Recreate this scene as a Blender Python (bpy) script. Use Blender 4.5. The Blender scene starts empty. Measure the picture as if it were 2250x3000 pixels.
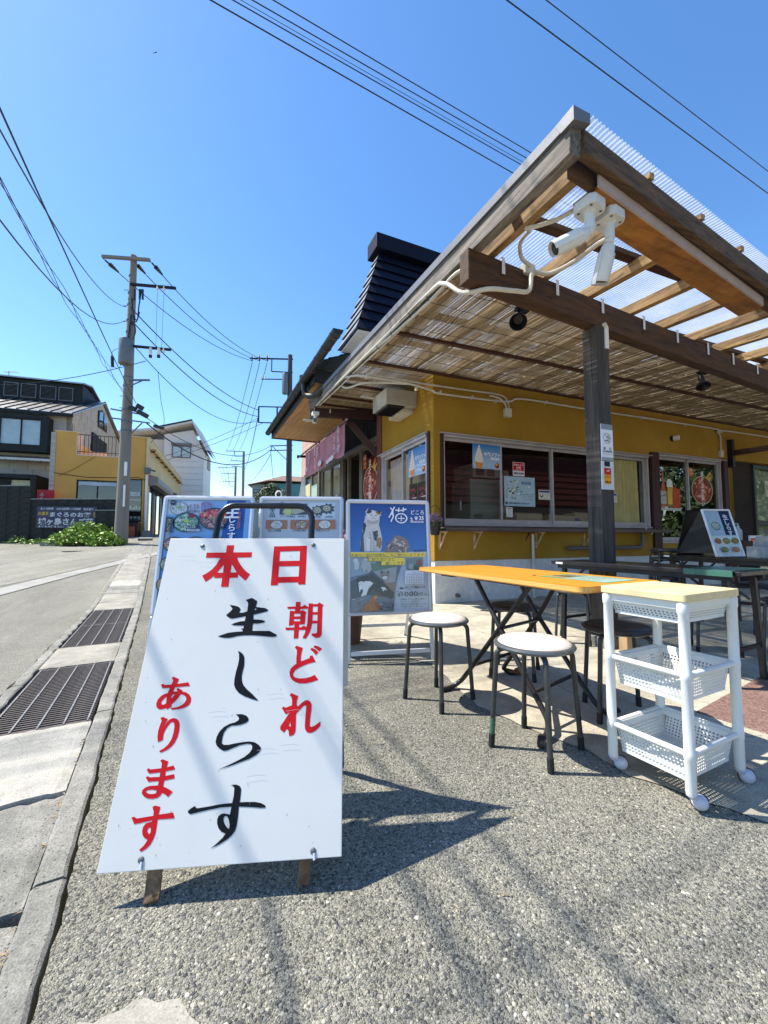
import bpy, bmesh, math, random
import numpy as np
from mathutils import Vector, Matrix, Euler
from math import sin, cos, tan, pi, radians, atan2, sqrt, hypot
random.seed(7)
SC = bpy.context.scene
COL = SC.collection
# ---------------------------------------------------------------- camera
cd = bpy.data.cameras.new('camera'); cam = bpy.data.objects.new('camera', cd); COL.objects.link(cam)
cam.location = (0, 0, 0.9); cam.rotation_euler = (radians(90 + 3.576), 0, 0)
cd.sensor_fit = 'HORIZONTAL'; cd.sensor_width = 36; cd.lens = 19.2
cd.clip_start = 0.02; cd.clip_end = 2000
SC.camera = cam
SC.render.resolution_x = 768; SC.render.resolution_y = 1024
# ---------------------------------------------------------------- world and sun
SUN_DIR = Vector((-0.63, 0.11, 1.0)).normalized()      # towards the sun
SUN_EL = math.asin(SUN_DIR.z); SUN_AZ = atan2(SUN_DIR.x, SUN_DIR.y)
W = bpy.data.worlds.new('World'); SC.world = W; W.use_nodes = True
wn = W.node_tree; wn.nodes.clear()
_o = wn.nodes.new('ShaderNodeOutputWorld'); _b = wn.nodes.new('ShaderNodeBackground'); _s = wn.nodes.new('ShaderNodeTexSky')
_s.sky_type = 'NISHITA'; _s.sun_disc = False; _s.sun_elevation = SUN_EL; _s.sun_rotation = SUN_AZ
_s.air_density = 1.0; _s.dust_density = 0.25; _s.ozone_density = 2.2
_b.inputs['Strength'].default_value = 0.145
_h = wn.nodes.new('ShaderNodeHueSaturation'); _h.inputs['Saturation'].default_value = 1.22; _h.inputs['Hue'].default_value = .5015
wn.links.new(_s.outputs[0], _h.inputs['Color']); wn.links.new(_h.outputs[0], _b.inputs[0]); wn.links.new(_b.outputs[0], _o.inputs[0])
sd = bpy.data.lights.new('sun', 'SUN'); sun = bpy.data.objects.new('sun', sd); COL.objects.link(sun)
sd.energy = 4.8; sd.angle = radians(0.53); sd.color = (1.0, 0.93, 0.82)
sun.rotation_euler = (-SUN_DIR).to_track_quat('-Z', 'Y').to_euler(); sun.location = (-6, 2, 12)
SC.view_settings.view_transform = 'Standard'; SC.view_settings.look = 'None'
SC.view_settings.exposure = 0.92; SC.view_settings.gamma = 1.0; SC.view_settings.use_curve_mapping = False
SC.cycles.max_bounces = 8; SC.cycles.diffuse_bounces = 4; SC.cycles.glossy_bounces = 4
SC.cycles.transparent_max_bounces = 24; SC.cycles.transmission_bounces = 6
SC.cycles.caustics_reflective = False; SC.cycles.caustics_refractive = False
SC.cycles.sample_clamp_indirect = 6
SC.cycles.use_denoising = True

# ---------------------------------------------------------------- frames
TH = radians(22.3)                       # the shop stands turned this much from the line of sight
SO = Vector((0.687, 5.599, 0))           # its front left corner
SHOP = Matrix.Translation(SO) @ Matrix.Rotation(TH, 4, 'Z')
ROAD = Matrix.Rotation(radians(28.6), 4, 'Z')
def S2W(x, y, z=0): return SHOP @ Vector((x, y, z))
def R2W(u, v, z=0): return ROAD @ Vector((u, v, z))

# ---------------------------------------------------------------- mesh builder
class MB:
    def __init__(s): s.v = []; s.f = []; s.m = []; s.c = []; s.cur = 0; s.col = None
    def add(s, vs, fs):
        n = len(s.v); s.v += [tuple(p) for p in vs]
        for f in fs: s.f.append(tuple(i + n for i in f)); s.m.append(s.cur); s.c.append(s.col)
        return s
    def box(s, c, d, rot=None):
        x, y, z = d[0] / 2, d[1] / 2, d[2] / 2
        vs = [Vector(p) for p in [(-x,-y,-z),(x,-y,-z),(x,y,-z),(-x,y,-z),(-x,-y,z),(x,-y,z),(x,y,z),(-x,y,z)]]
        if rot is not None:
            R = rot if isinstance(rot, Matrix) else Euler(rot).to_matrix()
            vs = [R @ v for v in vs]
        vs = [v + Vector(c) for v in vs]
        return s.add(vs, [(0,3,2,1),(4,5,6,7),(0,1,5,4),(1,2,6,5),(2,3,7,6),(3,0,4,7)])
    def bx(s, x0, x1, y0, y1, z0, z1):
        return s.box(((x0+x1)/2,(y0+y1)/2,(z0+z1)/2), (abs(x1-x0),abs(y1-y0),abs(z1-z0)))
    def bar(s, a, b, w, h, up=(0,0,1)):
        a = Vector(a); b = Vector(b); d = (b - a); L = d.length; d.normalize(); up = Vector(up)
        if abs(d.dot(up)) > .99: up = Vector((0,1,0))
        x = d.cross(up).normalized(); u = x.cross(d).normalized()
        vs = []
        for p in (a, b):
            for i, j in ((-1,-1),(1,-1),(1,1),(-1,1)): vs.append(p + x*i*w/2 + u*j*h/2)
        return s.add(vs, [(0,1,2,3),(7,6,5,4),(0,4,5,1),(1,5,6,2),(2,6,7,3),(3,7,4,0)])
    def tube(s, pts, r, n=8, cap=True, closed=False):
        pts = [Vector(p) for p in pts]; N = len(pts)
        if not isinstance(r, (list, tuple)): r = [r] * N
        t0 = (pts[1] - pts[0]).normalized()
        ref = Vector((0,0,1)) if abs(t0.z) < .9 else Vector((1,0,0))
        u = t0.cross(ref).normalized(); rings = []
        for i, p in enumerate(pts):
            if closed: t = (pts[(i+1) % N] - pts[i-1]).normalized()
            else: t = ((pts[min(i+1,N-1)] - p).normalized() + (p - pts[max(i-1,0)]).normalized())
            if t.length < 1e-9: t = t0
            t.normalize(); u = (u - t * u.dot(t))
            if u.length < 1e-6: u = t.orthogonal()
            u.normalize(); w = t.cross(u)
            rings.append([p + (u*cos(2*pi*k/n) + w*sin(2*pi*k/n)) * r[i] for k in range(n)])
        vs = [q for R in rings for q in R]; fs = []
        for i in range(N if closed else N-1):
            a = i*n; b = ((i+1) % N)*n
            for k in range(n): fs.append((a+k, a+(k+1)%n, b+(k+1)%n, b+k))
        if cap and not closed: fs.append(tuple(range(n-1,-1,-1))); fs.append(tuple((N-1)*n+k for k in range(n)))
        return s.add(vs, fs)
    def lathe(s, prof, n=24, c=(0,0,0), M=None):
        vs = []; fs = []; P = len(prof)
        for k in range(n):
            a = 2*pi*k/n
            for r, z in prof:
                q = Vector((r*cos(a), r*sin(a), z))
                if M is not None: q = M @ q
                vs.append(q + Vector(c))
        for k in range(n):
            a = k*P; b = ((k+1)%n)*P
            for i in range(P-1): fs.append((a+i, b+i, b+i+1, a+i+1))
        if prof[0][0] > 1e-6: fs.append(tuple(k*P for k in range(n-1,-1,-1)))
        if prof[-1][0] > 1e-6: fs.append(tuple(k*P+P-1 for k in range(n)))
        return s.add(vs, fs)
    def cyl(s, a, b, r, n=16): return s.tube([a, b], r, n)
    def prism(s, poly, h, M=None):
        n = len(poly); M = M or Matrix.Identity(4)
        vs = [M @ Vector((x, y, 0)) for x, y in poly] + [M @ Vector((x, y, h)) for x, y in poly]
        return s.add(vs, [tuple(range(n-1,-1,-1)), tuple(range(n,2*n))] + [(i,(i+1)%n,n+(i+1)%n,n+i) for i in range(n)])
    def quad(s, a, b, c, d): return s.add([a,b,c,d], [(0,1,2,3)])
    def sphere(s, c, r, n=12, m=8, sc=(1,1,1)):
        pr = [(max(0, r*sin(pi*i/m)), -r*cos(pi*i/m)) for i in range(m+1)]
        return s.lathe(pr, n, c, Matrix.Diagonal((sc[0],sc[1],sc[2])))
    def mesh(s, name='mesh', smooth=False):
        me = bpy.data.meshes.new(name); me.from_pydata([tuple(v) for v in s.v], [], s.f)
        if any(s.m): me.polygons.foreach_set('material_index', s.m)
        if any(c is not None for c in s.c):
            at = me.color_attributes.new('Col', 'FLOAT_COLOR', 'CORNER')
            buf = []
            for p, c in zip(me.polygons, s.c): buf += list((*(c or (1,1,1)), 1.0)) * p.loop_total
            at.data.foreach_set('color', buf)
        if smooth: me.polygons.foreach_set('use_smooth', [True]*len(me.polygons))
        me.validate(); me.update(); return me
    def build(s, name, mat, parent=None, bevel=0, smooth=False, seg=2, kind=None, label=None, M=None, weld=False):
        me = s.mesh(name, smooth)
        for q in (mat if isinstance(mat, (list, tuple)) else [mat]): me.materials.append(q)
        o = bpy.data.objects.new(name, me); COL.objects.link(o)
        if parent is not None: o.parent = parent
        if M is not None: o.matrix_local = M
        if smooth:
            md = o.modifiers.new('edge', 'EDGE_SPLIT'); md.split_angle = radians(38)
        if bevel:
            b = o.modifiers.new('bevel', 'BEVEL'); b.width = bevel; b.segments = seg; b.limit_method = 'ANGLE'; b.angle_limit = radians(40)
        if kind: o['kind'] = kind
        if label: o['label'] = label
        return o
def tag(o, label, cat, group=None, kind=None):
    o['label'] = label; o['category'] = cat
    if group: o['group'] = group
    if kind: o['kind'] = kind
    return o
def thing(name, label, cat, M=None, group=None):
    o = bpy.data.objects.new(name, None); COL.objects.link(o); o.empty_display_size = .1
    if M is not None: o.matrix_world = M
    return tag(o, label, cat, group)
def at(x, y, z=0, rz=0): return Matrix.Translation((x, y, z)) @ Matrix.Rotation(rz, 4, 'Z')
def shop(x=0, y=0, z=0, rz=0): return SHOP @ at(x, y, z, rz)
def copy_tree(o, parent=None):
    c = o.copy(); COL.objects.link(c); c.parent = parent
    for ch in o.children: copy_tree(ch, c)
    return c
def pieces(name, mesh, mats, parent, xf):
    """alike pieces sharing one mesh"""
    out = []
    if mats is not None:
        for q in (mats if isinstance(mats, (list, tuple)) else [mats]): mesh.materials.append(q)
    for M in xf:
        o = bpy.data.objects.new(name, mesh); COL.objects.link(o); o.parent = parent; o.matrix_local = M; out.append(o)
    return out
def cat_rom(pts, n=6):
    P = [Vector(p) for p in pts]; out = []
    for i in range(len(P)-1):
        p0 = P[max(i-1,0)]; p1 = P[i]; p2 = P[i+1]; p3 = P[min(i+2,len(P)-1)]
        for k in range(n):
            t = k/n
            out.append(.5*((2*p1)+(p2-p0)*t+(2*p0-5*p1+4*p2-p3)*t*t+(3*p1-p0-3*p2+p3)*t**3))
    out.append(P[-1]); return out
def sag(a, b, s, n=14):
    a = Vector(a); b = Vector(b)
    return [a.lerp(b, i/n) - Vector((0,0,s*4*(i/n)*(1-i/n))) for i in range(n+1)]

# ---------------------------------------------------------------- materials
def hexc(h):
    h = h.lstrip('#'); h = h if len(h) == 6 else ''.join(q*2 for q in h); v = [int(h[i:i+2],16)/255 for i in (0,2,4)]
    return tuple((c/12.92 if c <= .04045 else ((c+.055)/1.055)**2.4) for c in v)
class NT:
    def __init__(s, name):
        s.m = bpy.data.materials.new(name); s.m.use_nodes = True; s.t = s.m.node_tree; s.t.nodes.clear()
        s.out = s.n('OutputMaterial')
    def n(s, typ, **k):
        nd = s.t.nodes.new('ShaderNode' + typ)
        for a, b in k.items(): setattr(nd, a, b)
        return nd
    def l(s, a, b): s.t.links.new(a, b)
    def coord(s, kind='Object', scale=(1,1,1)):
        c = s.n('TexCoord'); mp = s.n('Mapping'); s.l(c.outputs[kind], mp.inputs['Vector'])
        mp.inputs['Scale'].default_value = scale; return mp.outputs['Vector']
    def noise(s, vec, scale, detail=4, rough=.55, dist=0):
        nd = s.n('TexNoise'); s.l(vec, nd.inputs['Vector']); nd.inputs['Scale'].default_value = scale
        nd.inputs['Detail'].default_value = detail; nd.inputs['Roughness'].default_value = rough
        nd.inputs['Distortion'].default_value = dist; return nd.outputs['Fac']
    def voro(s, vec, scale, feature='F1', out='Distance', dim='3D'):
        nd = s.n('TexVoronoi'); nd.voronoi_dimensions = dim; s.l(vec, nd.inputs['Vector']); nd.inputs['Scale'].default_value = scale; nd.feature = feature
        return nd.outputs[out]
    def ramp(s, fac, stops, interp='LINEAR'):
        nd = s.n('ValToRGB'); s.l(fac, nd.inputs['Fac']); e = nd.color_ramp.elements; nd.color_ramp.interpolation = interp
        while len(e) < len(stops): e.new(.5)
        for i, (p, c) in enumerate(stops):
            e[i].position = p; e[i].color = (*c, 1) if isinstance(c, tuple) else (c, c, c, 1)
        return nd.outputs['Color']
    def mix(s, fac, a, b, mode='MIX'):
        nd = s.n('Mix', data_type='RGBA', blend_type=mode)
        for v, i in ((fac, 0), (a, 6), (b, 7)):
            if hasattr(v, 'links'): s.l(v, nd.inputs[i])
            elif isinstance(v, (int, float)): nd.inputs[i].default_value = v if i == 0 else (v, v, v, 1)
            else: nd.inputs[i].default_value = (*v, 1)
        return nd.outputs[2]
    def math(s, op, a, b=None):
        nd = s.n('Math', operation=op)
        for i, v in enumerate((a, b)):
            if v is None: continue
            if hasattr(v, 'links'): s.l(v, nd.inputs[i])
            else: nd.inputs[i].default_value = v
        return nd.outputs[0]
    def bsdf(s, col, rough=.6, metal=0, bump=None, bstr=.3, bdist=.01, spec=.5, **kw):
        p = s.n('BsdfPrincipled')
        if hasattr(col, 'links'): s.l(col, p.inputs['Base Color'])
        else: p.inputs['Base Color'].default_value = (*col, 1)
        if hasattr(rough, 'links'): s.l(rough, p.inputs['Roughness'])
        else: p.inputs['Roughness'].default_value = rough
        p.inputs['Metallic'].default_value = metal; p.inputs['Specular IOR Level'].default_value = spec
        for k, v in kw.items(): p.inputs[k].default_value = v
        if bump is not None:
            b = s.n('Bump'); b.inputs['Strength'].default_value = bstr; b.inputs['Distance'].default_value = bdist
            s.l(bump, b.inputs['Height']); s.l(b.outputs[0], p.inputs['Normal'])
        s.l(p.outputs[0], s.out.inputs[0]); s.p = p; return s.m
def mat(name, col, rough=.6, metal=0, var=.12, scale=6, bump=.15, bscale=40, stretch=(1,1,1), rand=0, col2=None, bdist=.004, spec=.5, detail=5, dirt=0, dirtcol=(.06,.05,.04), **kw):
    if isinstance(col, str): col = hexc(col)
    if isinstance(col2, str): col2 = hexc(col2)
    t = NT(name); v = t.coord('Object', stretch)
    a = tuple(c*(1-var) for c in col); b = col2 or tuple(min(1, c*(1+var)) for c in col)
    f = t.ramp(t.noise(v, scale, detail, .6), [(.3, 0.0), (.7, 1.0)])
    c = t.mix(f, a, b)
    if rand:
        oi = t.n('ObjectInfo'); r = t.ramp(oi.outputs['Random'], [(0, 1-rand), (1, 1+rand)])
        c = t.mix(1.0, c, r, 'MULTIPLY')
    if dirt:
        d = t.ramp(t.noise(t.coord('Object'), 2.3, 8, .7), [(.48, 0.0), (.75, 1.0)])
        c = t.mix(t.math('MULTIPLY', d, dirt), c, dirtcol)
    rg = t.ramp(t.noise(v, scale*1.7, 3), [(.3, max(0, rough-.07)), (.7, min(1, rough+.07))])
    return t.bsdf(c, rg, metal, t.noise(v, bscale, 4, .65), bump, bdist, spec, **kw)
def wood(name, c1, c2, rough=.75, grain=(1.2, 28, 28), knots=True, bump=.4, dirt=0, rand=.08, dirtcol=(.02,.015,.012)):
    """grain runs along local x; the object's generated frame carries it"""
    t = NT(name); v = t.coord('Object', grain)
    n1 = t.noise(v, 1.6, 9, .62, .6); n2 = t.noise(t.coord('Object', (grain[0]*3, grain[1]*3, grain[2]*3)), 3, 4, .6)
    f = t.ramp(n1, [(.28, 0.0), (.5, .55), (.72, 1.0)])
    c = t.mix(f, hexc(c1), hexc(c2)); ck = t.ramp(t.noise(t.coord('Object', tuple(g*2.2 for g in grain)), 1.1, 3, .5, .3), [(.30, 1.0), (.36, 0.0)]); c = t.mix(t.math('MULTIPLY', ck, .7 if bump > .35 else .25), c, tuple(x*.25 for x in hexc(c1)))
    c = t.mix(t.math('MULTIPLY', t.ramp(n2, [(.45, 0.0), (.6, 1.0)]), .25), c, hexc(c1))
    oi = t.n('ObjectInfo'); c = t.mix(1.0, c, t.ramp(oi.outputs['Random'], [(0, 1-rand), (1, 1+rand)]), 'MULTIPLY')
    if knots:
        k = t.ramp(t.voro(t.coord('Object', (2.2 if grain[0] < grain[1] else 7, 7 if grain[0] < grain[1] else 2.2, 7 if grain[2] > 5 else 2.2)), 1.1), [(.05, 1.0), (.13, 0.0)])
        c = t.mix(t.math('MULTIPLY', k, .7), c, tuple(x*.35 for x in hexc(c1)))
    if dirt:
        d = t.ramp(t.noise(t.coord('Object'), 3.1, 8, .7), [(.42, 0.0), (.7, 1.0)])
        c = t.mix(t.math('MULTIPLY', d, dirt), c, dirtcol)
    return t.bsdf(c, rough, 0, n1, bump, .004)
RED_GLYPHS={'hon':[[-106.6,423.2,-82.3,424.1,-81.7,397,-18.5,397.3,-18.4,379,-66.2,377.9,-59.8,364,-51.1,351.2,-40.1,337.2,-29.6,327,-16.1,317.4,-28.6,294.9,-40.9,304.9,-55.1,316.9,-55.4,306,-82,305.2,-81.6,274.3,-105.7,274.7,-106,305.5,-132.1,305.4,-132.6,314.7,-144,302.6,-157.9,292.6,-172.3,314,-158.5,322.4,-144.3,334.6,-131.9,352.1,-122.6,376.7,-170.1,377.9,-170.2,396.4,-105.8,396.7],[-107,352.3,-125.4,324,-105.8,323.7],[-81,354,-81.3,324.4,-61.4,324.7]],
'nichi':[[54.7,419.2,168.6,421.4,169.9,280,146.4,279.9,146.2,287.5,79.2,286.5,78.7,277.9,55.5,277.8],[77.2,399.6,145.5,401.7,146.1,365.3,77.5,364.4],[78.1,344.7,146.2,345.9,146.2,308,78,307]],
'asa':[[142.5,220.7,157.4,220.4,157.5,205.5,164.8,205.3,171.4,210.7,182.4,203.6,184.5,202.6,184.2,215.1,197.5,214.8,198.6,212.4,212.4,212.4,219.8,217.5,234,208.4,229.8,204.1,230,164.7,230.2,114.1,228,108.8,224.5,105.3,219,103.6,208.9,103.7,206,107.5,198.6,110.8,198.5,117.1,211.6,117.7,215,119.5,214.6,149.2,198.3,149.6,195.8,134,191.7,120.5,186.7,110.7,179.6,101.2,169.8,103.9,175.4,116.4,179.2,128.9,157.3,129.5,156.7,103.8,142.5,102.1,142.1,129.4,116.5,129.7,113.7,137.6,142.1,137.3,142.1,149,139.1,148.6,138.9,144.9,124.5,143.4,124.7,191.8,139.8,190.1,140.8,189.3,141.7,197.2,117.6,197.7,114.7,204.9,142.6,205.3],[138.9,181.6,159.2,181.2,159.5,172.6,139.2,172.8],[139.2,164.3,159.5,164.3,159.4,156.9,139.4,157.4],[176.1,178,175.2,180.4,179.7,184.6,165.9,193.6,158.6,189.5,157.3,196.4,180.8,197.4,183,199.2,183.5,178.8,183,149.9,180.8,137.6,172.4,142.8,163.5,137.5,157.3,137.7,157.6,148.6,159.6,146.3,175,147.3],[198.4,204.2,214.6,204.4,214.5,185.8,198.7,185.9],[199.1,177.6,214.6,177.4,214.8,157.6,198.9,157.7]],
'do':[[147.5,75.5,152.8,80.6,172.8,73.5,169.9,61.2,168.2,49.2,169,33.3,182.9,38.1,195.2,42.4,195.6,48.4,203.4,50.6,214.3,31.3,191.7,26,175.5,20,162.2,13.9,151.7,6.4,147.1,-3.7,150,-10.2,155.6,-13.5,167.9,-16.1,185.5,-15.7,201.6,-11.8,213,-7,224.5,-21.2,205,-27.1,186.2,-30.5,168.7,-30,155,-25.5,145.1,-18.9,138.5,-9.8,136.3,3.1,139.7,13.3,148,22.1,155.6,27.1,154.4,41.6,155.1,58.9,154.2,68.3],[195.7,68.8,200.8,73.2,212.3,68.1,222.4,59.1,213.6,50.6,205.5,60.9],[204.7,75.4,210.1,80.4,221.8,76.7,232.8,69.6,224.4,61.7,215,69.4]],
're':[[141,-62,144.8,-55.6,166.6,-64.9,163.9,-75.2,163.3,-87.2,167.2,-93.4,175.7,-85.3,185.9,-78.4,195.1,-76.5,203.3,-81.4,207.4,-90,207,-105.6,204.6,-126.7,204.1,-145.2,208.1,-148.6,217.7,-145.7,234.9,-134.8,234.6,-147,223.3,-157.4,213.2,-162.7,204.3,-163.7,196.5,-160.9,191.2,-153.9,189.9,-144.7,190.6,-119.1,191.6,-92.5,187.9,-90.8,181.4,-93.9,172.7,-103.1,163.1,-112.8,164.3,-148.2,163.7,-159.6,159.7,-166.2,152.2,-169.1,146.5,-168.8,144.8,-157.7,141.5,-152.5,138.3,-151.2,131.9,-160,120.4,-151.6,119.8,-144.2,144.3,-108,132.7,-112.8,120.7,-95.8,124.7,-92.1,132.4,-95.1,149.6,-89.1,149,-74.7,146.2,-66.1],[148.8,-132.7,143.5,-143.1,149.6,-145.1]],
'a':[[-208.6,-2.7,-203.9,0,-186.4,-7.3,-190,-20.7,-158.1,-16.8,-152,-27.3,-192.7,-29.6,-194.4,-32.1,-196.4,-41.5,-185.6,-40.8,-186.2,-37.6,-189.5,-34.7,-185.2,-31.4,-170.8,-38.7,-171.7,-41.8,-159.7,-44.3,-149.8,-50.3,-142.9,-59.4,-142,-69.7,-145.8,-78.7,-154.6,-84.4,-170.1,-88.4,-192,-89.6,-194.7,-84.8,-177.6,-83.1,-165.5,-78,-158.2,-70.6,-155.7,-63,-158.7,-55.7,-166.2,-50.8,-174.2,-49,-179,-58.1,-187,-68.1,-195.1,-75.4,-192.9,-81,-205.2,-88.1,-208.1,-84.3,-215.6,-87,-223,-87.5,-231,-85.2,-236,-79.5,-238,-71.3,-236,-61.2,-229.2,-52.2,-220.5,-46.9,-211.4,-44.6,-208.5,-30.6,-229.8,-30.9,-235.1,-21.3,-229.6,-18.7,-223.3,-22.4,-205.3,-21.6,-202.6,-10.7],[-212.6,-53.8,-219.9,-60.8,-224.1,-66.7,-224.3,-71.8,-220.1,-75.5,-215.9,-75.1,-210.6,-71.8],[-190.1,-48.6,-196.6,-49.2,-198.9,-54.3,-198.9,-60]],
'ri':[[-218.5,-109.5,-212,-107.2,-197.3,-113.2,-206.6,-133.8,-199.9,-122.4,-192,-113.9,-183,-111.1,-174,-113.1,-166.5,-118.8,-162.3,-128.7,-160.7,-144.3,-162.2,-158.6,-166.9,-172.5,-175.2,-183.4,-185.2,-190.4,-200,-196,-205.6,-191.5,-194.3,-186.3,-184.7,-177.4,-177.8,-164.5,-175.5,-149.4,-175.6,-134.1,-178.3,-124.2,-182.1,-121.1,-187.2,-121.9,-194,-130.4,-200,-142.7,-201.8,-152.2,-200.6,-165.5,-213.1,-170.4,-216.9,-157.3,-218,-142,-216.4,-129.5,-213.7,-117]],
'ma':[[-197.6,-215.1,-192.5,-211.8,-175.5,-217.9,-177.5,-231.5,-159.8,-228,-153.7,-237.2,-177.8,-240.9,-177.3,-251.5,-154.7,-248.3,-151.6,-258.2,-177.4,-262,-177.6,-275.5,-165.3,-280.2,-150.3,-288.6,-160.3,-299.3,-168.6,-293.3,-177.7,-289.3,-181.1,-295.7,-187.3,-300,-198.7,-301.7,-212,-300.3,-222.5,-295.2,-229.4,-288.3,-229.8,-281.2,-223.4,-275.3,-212.2,-272.3,-192,-272.2,-191.4,-262.4,-218.5,-263,-227.4,-252.3,-223.1,-249.9,-216.5,-252.8,-191.8,-252.9,-191.6,-242.6,-219.9,-244.1,-228.8,-235.4,-225.4,-231.5,-218.1,-234.6,-191.1,-233.1,-192,-221],[-220.2,-284.7,-217.3,-281.8,-205.6,-280.8,-192.6,-283.5,-193.2,-289.1,-198.7,-290.8,-208.2,-290.6,-215.9,-288]],
'su2':[[-195.8,-319.3,-190.3,-316.6,-175.5,-320.1,-176.7,-336.8,-140.8,-333.9,-134.6,-346.8,-176.9,-347,-176.1,-360,-176,-375.3,-179,-388.3,-184.5,-399.1,-192,-406,-203.6,-411.8,-209,-407.7,-201,-401,-195.8,-393.8,-193.2,-387.9,-201.4,-384.2,-207.2,-378.3,-210.3,-369.6,-210,-361.1,-204.8,-353.7,-189.9,-350.7,-190.5,-348.2,-233.3,-354.1,-243.4,-339.7,-237.1,-338,-229.8,-342.3,-189.6,-338.6,-190.3,-330.2],[-193.7,-362.5,-197,-365.6,-197.5,-370.8,-191.7,-376.8,-188.9,-373.6,-189.7,-365]]}
BLACK_GLYPHS={'nama':[[-20.9,229.4,-3.2,235.2,2.2,234.5,16.5,225.6,16.6,218.1,13.9,205.9,42.7,201.9,51,198.4,55.6,194.6,51.7,190.9,40.1,187.8,10,180.4,10.9,165.2,25.3,164.7,39.9,162.8,49.4,158.7,43.3,154.6,17.7,150.6,23.9,153.7,11.1,151.2,10.9,129.4,64.6,128.2,76.1,122.7,89.4,115.4,86.8,110,79.8,109.2,64.3,110.3,38.3,113.4,9.8,115.7,-10.6,115.9,-32.1,114.5,-48.1,110.5,-60.6,109,-74.6,109.9,-93,114.8,-77.3,120.1,-62.7,124.8,-42.6,127.1,-17.9,128.6,-19.7,133.4,-25.1,138.2,-17,137,-16.7,146.2,-34.9,147,-47.9,148.2,-56.9,150.6,-46.2,155.3,-31.3,159.5,-15.3,161.1,-13.8,176.3,-30.3,173.3,-53.2,169.3,-61,170,-70.8,175.5,-75.5,179.6,-74.4,182.8,-65.2,191.3,-58.5,200.5,-63.3,207.4,-69.5,214,-53.3,211.2,-41.1,207.6,-32.9,200,-35.7,187.4,-24.2,187.8,-11.4,191.8,-10.9,214.5,-12.3,221.3,-16.9,226.2],[11.7,201.2,19.2,198.7,12.4,194.4]],
'shi':[[-26,69.5,-15.6,64.9,-7.7,57.7,-3.6,49,-1.4,26.7,-3.8,10,-5.3,-3.3,-3,-18.2,2.7,-29.8,14.3,-41.5,33.2,-56.6,50.2,-72.7,46.9,-73.2,31,-68.4,9.7,-60.5,-8.6,-50.3,-19.4,-38.7,-24.8,-27.3,-25.6,-10.9,-23.7,8.9,-20.1,29,-19,46,-21.5,61.6]],
'ra':[[-10.2,-107.7,8.5,-107.9,20.7,-112.2,27.9,-119.3,28.1,-125.4,22.8,-130.4,8.5,-135.1,-4.6,-136.6,-17.8,-136.6,-28.6,-141.9,-36.8,-153.3,-39.2,-164.9,-39.2,-180.1,-32.5,-184.2,-19.6,-184.5,-2.2,-181.6,20.2,-179,36.5,-178.5,51.4,-181,63.6,-188,71.2,-196.2,68.4,-203.9,59.5,-212,41.2,-221.1,16.5,-228.3,-8,-235.5,-40.7,-243.6,-11.5,-232.6,12.6,-222.6,27.8,-215.6,39.6,-206.9,45.9,-198,45.9,-190.1,41.3,-184.9,30.6,-184,11.4,-186.5,-7.2,-192.9,-21,-198,-31.3,-198.9,-42.5,-192.8,-52.6,-184.5,-56.3,-175.8,-55.5,-164.2,-50.1,-151.3,-38.8,-139.2,-23.4,-131.6,-8.9,-128.5,-0.4,-123.5,1.2,-119.1,-2.6,-112.8]],
'su':[[-1.8,-280.8,6.6,-279.5,14.9,-280.2,22.8,-283.8,27.3,-289.2,27.7,-301.9,27.3,-320.2,44.1,-320.3,67.2,-321.4,82.4,-324.4,92.3,-328.9,97,-332.8,94.2,-335.3,83.4,-335.2,58.9,-332.2,26.4,-329.5,26.6,-353.3,25.5,-370.6,22.9,-381.2,15.6,-390.3,5,-398.2,-11.9,-406.6,-34.3,-414.9,-18.7,-404.2,-7.2,-394.4,-0.6,-385.7,-11.7,-380.9,-19.9,-373.5,-24.9,-363.6,-26.1,-354.9,-23.7,-347.4,-17,-343.3,-10.5,-342.6,5.2,-345.8,6.9,-328.8,-21.7,-329.3,-54.2,-333.2,-95.7,-339.8,-100.4,-338,-103.9,-334.5,-103,-331.8,-96.1,-326.6,-86.9,-322.3,-84.9,-326.6,-80.1,-328,-48.8,-325.1,-22.7,-322,7.9,-320.7,9.8,-304.4,9.2,-287.2,4.9,-282.3],[-5.8,-347.8,-0.2,-350.2,4.1,-357.5,7.4,-367.5,7.1,-375.5,3.8,-375.3,-4.5,-366.8,-9.7,-357.9,-9.9,-351.4]]}
# ---------------------------------------------------------------- flat prints: coloured polygons and lettering
_tc = {}
def glyph_mesh(txt, bold=0.0):
    k = (txt, bold)
    if k in _tc: return _tc[k]
    c = bpy.data.curves.new('lettering', 'FONT'); c.body = txt; c.size = 1; c.offset = bold; c.resolution_u = 2
    c.align_x = 'CENTER'; c.align_y = 'CENTER'
    o = bpy.data.objects.new('lettering', c); COL.objects.link(o)
    dg = bpy.context.evaluated_depsgraph_get(); me = bpy.data.meshes.new_from_object(o.evaluated_get(dg))
    V = [(v.co.x, v.co.y) for v in me.vertices]; Fc = [tuple(p.vertices) for p in me.polygons]
    bpy.data.objects.remove(o); bpy.data.curves.remove(c); bpy.data.meshes.remove(me)
    if V:
        xs = [p[0] for p in V]; ys = [p[1] for p in V]
        cx = (min(xs)+max(xs))/2; w = max(xs)-min(xs)
        if len(txt) > 1: cy = (min(ys)+max(ys))/2
        else: cy = .36
        V = [(x-cx, y-cy) for x, y in V]
    else: w = 0
    _tc[k] = (V, Fc, w); return _tc[k]
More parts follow.
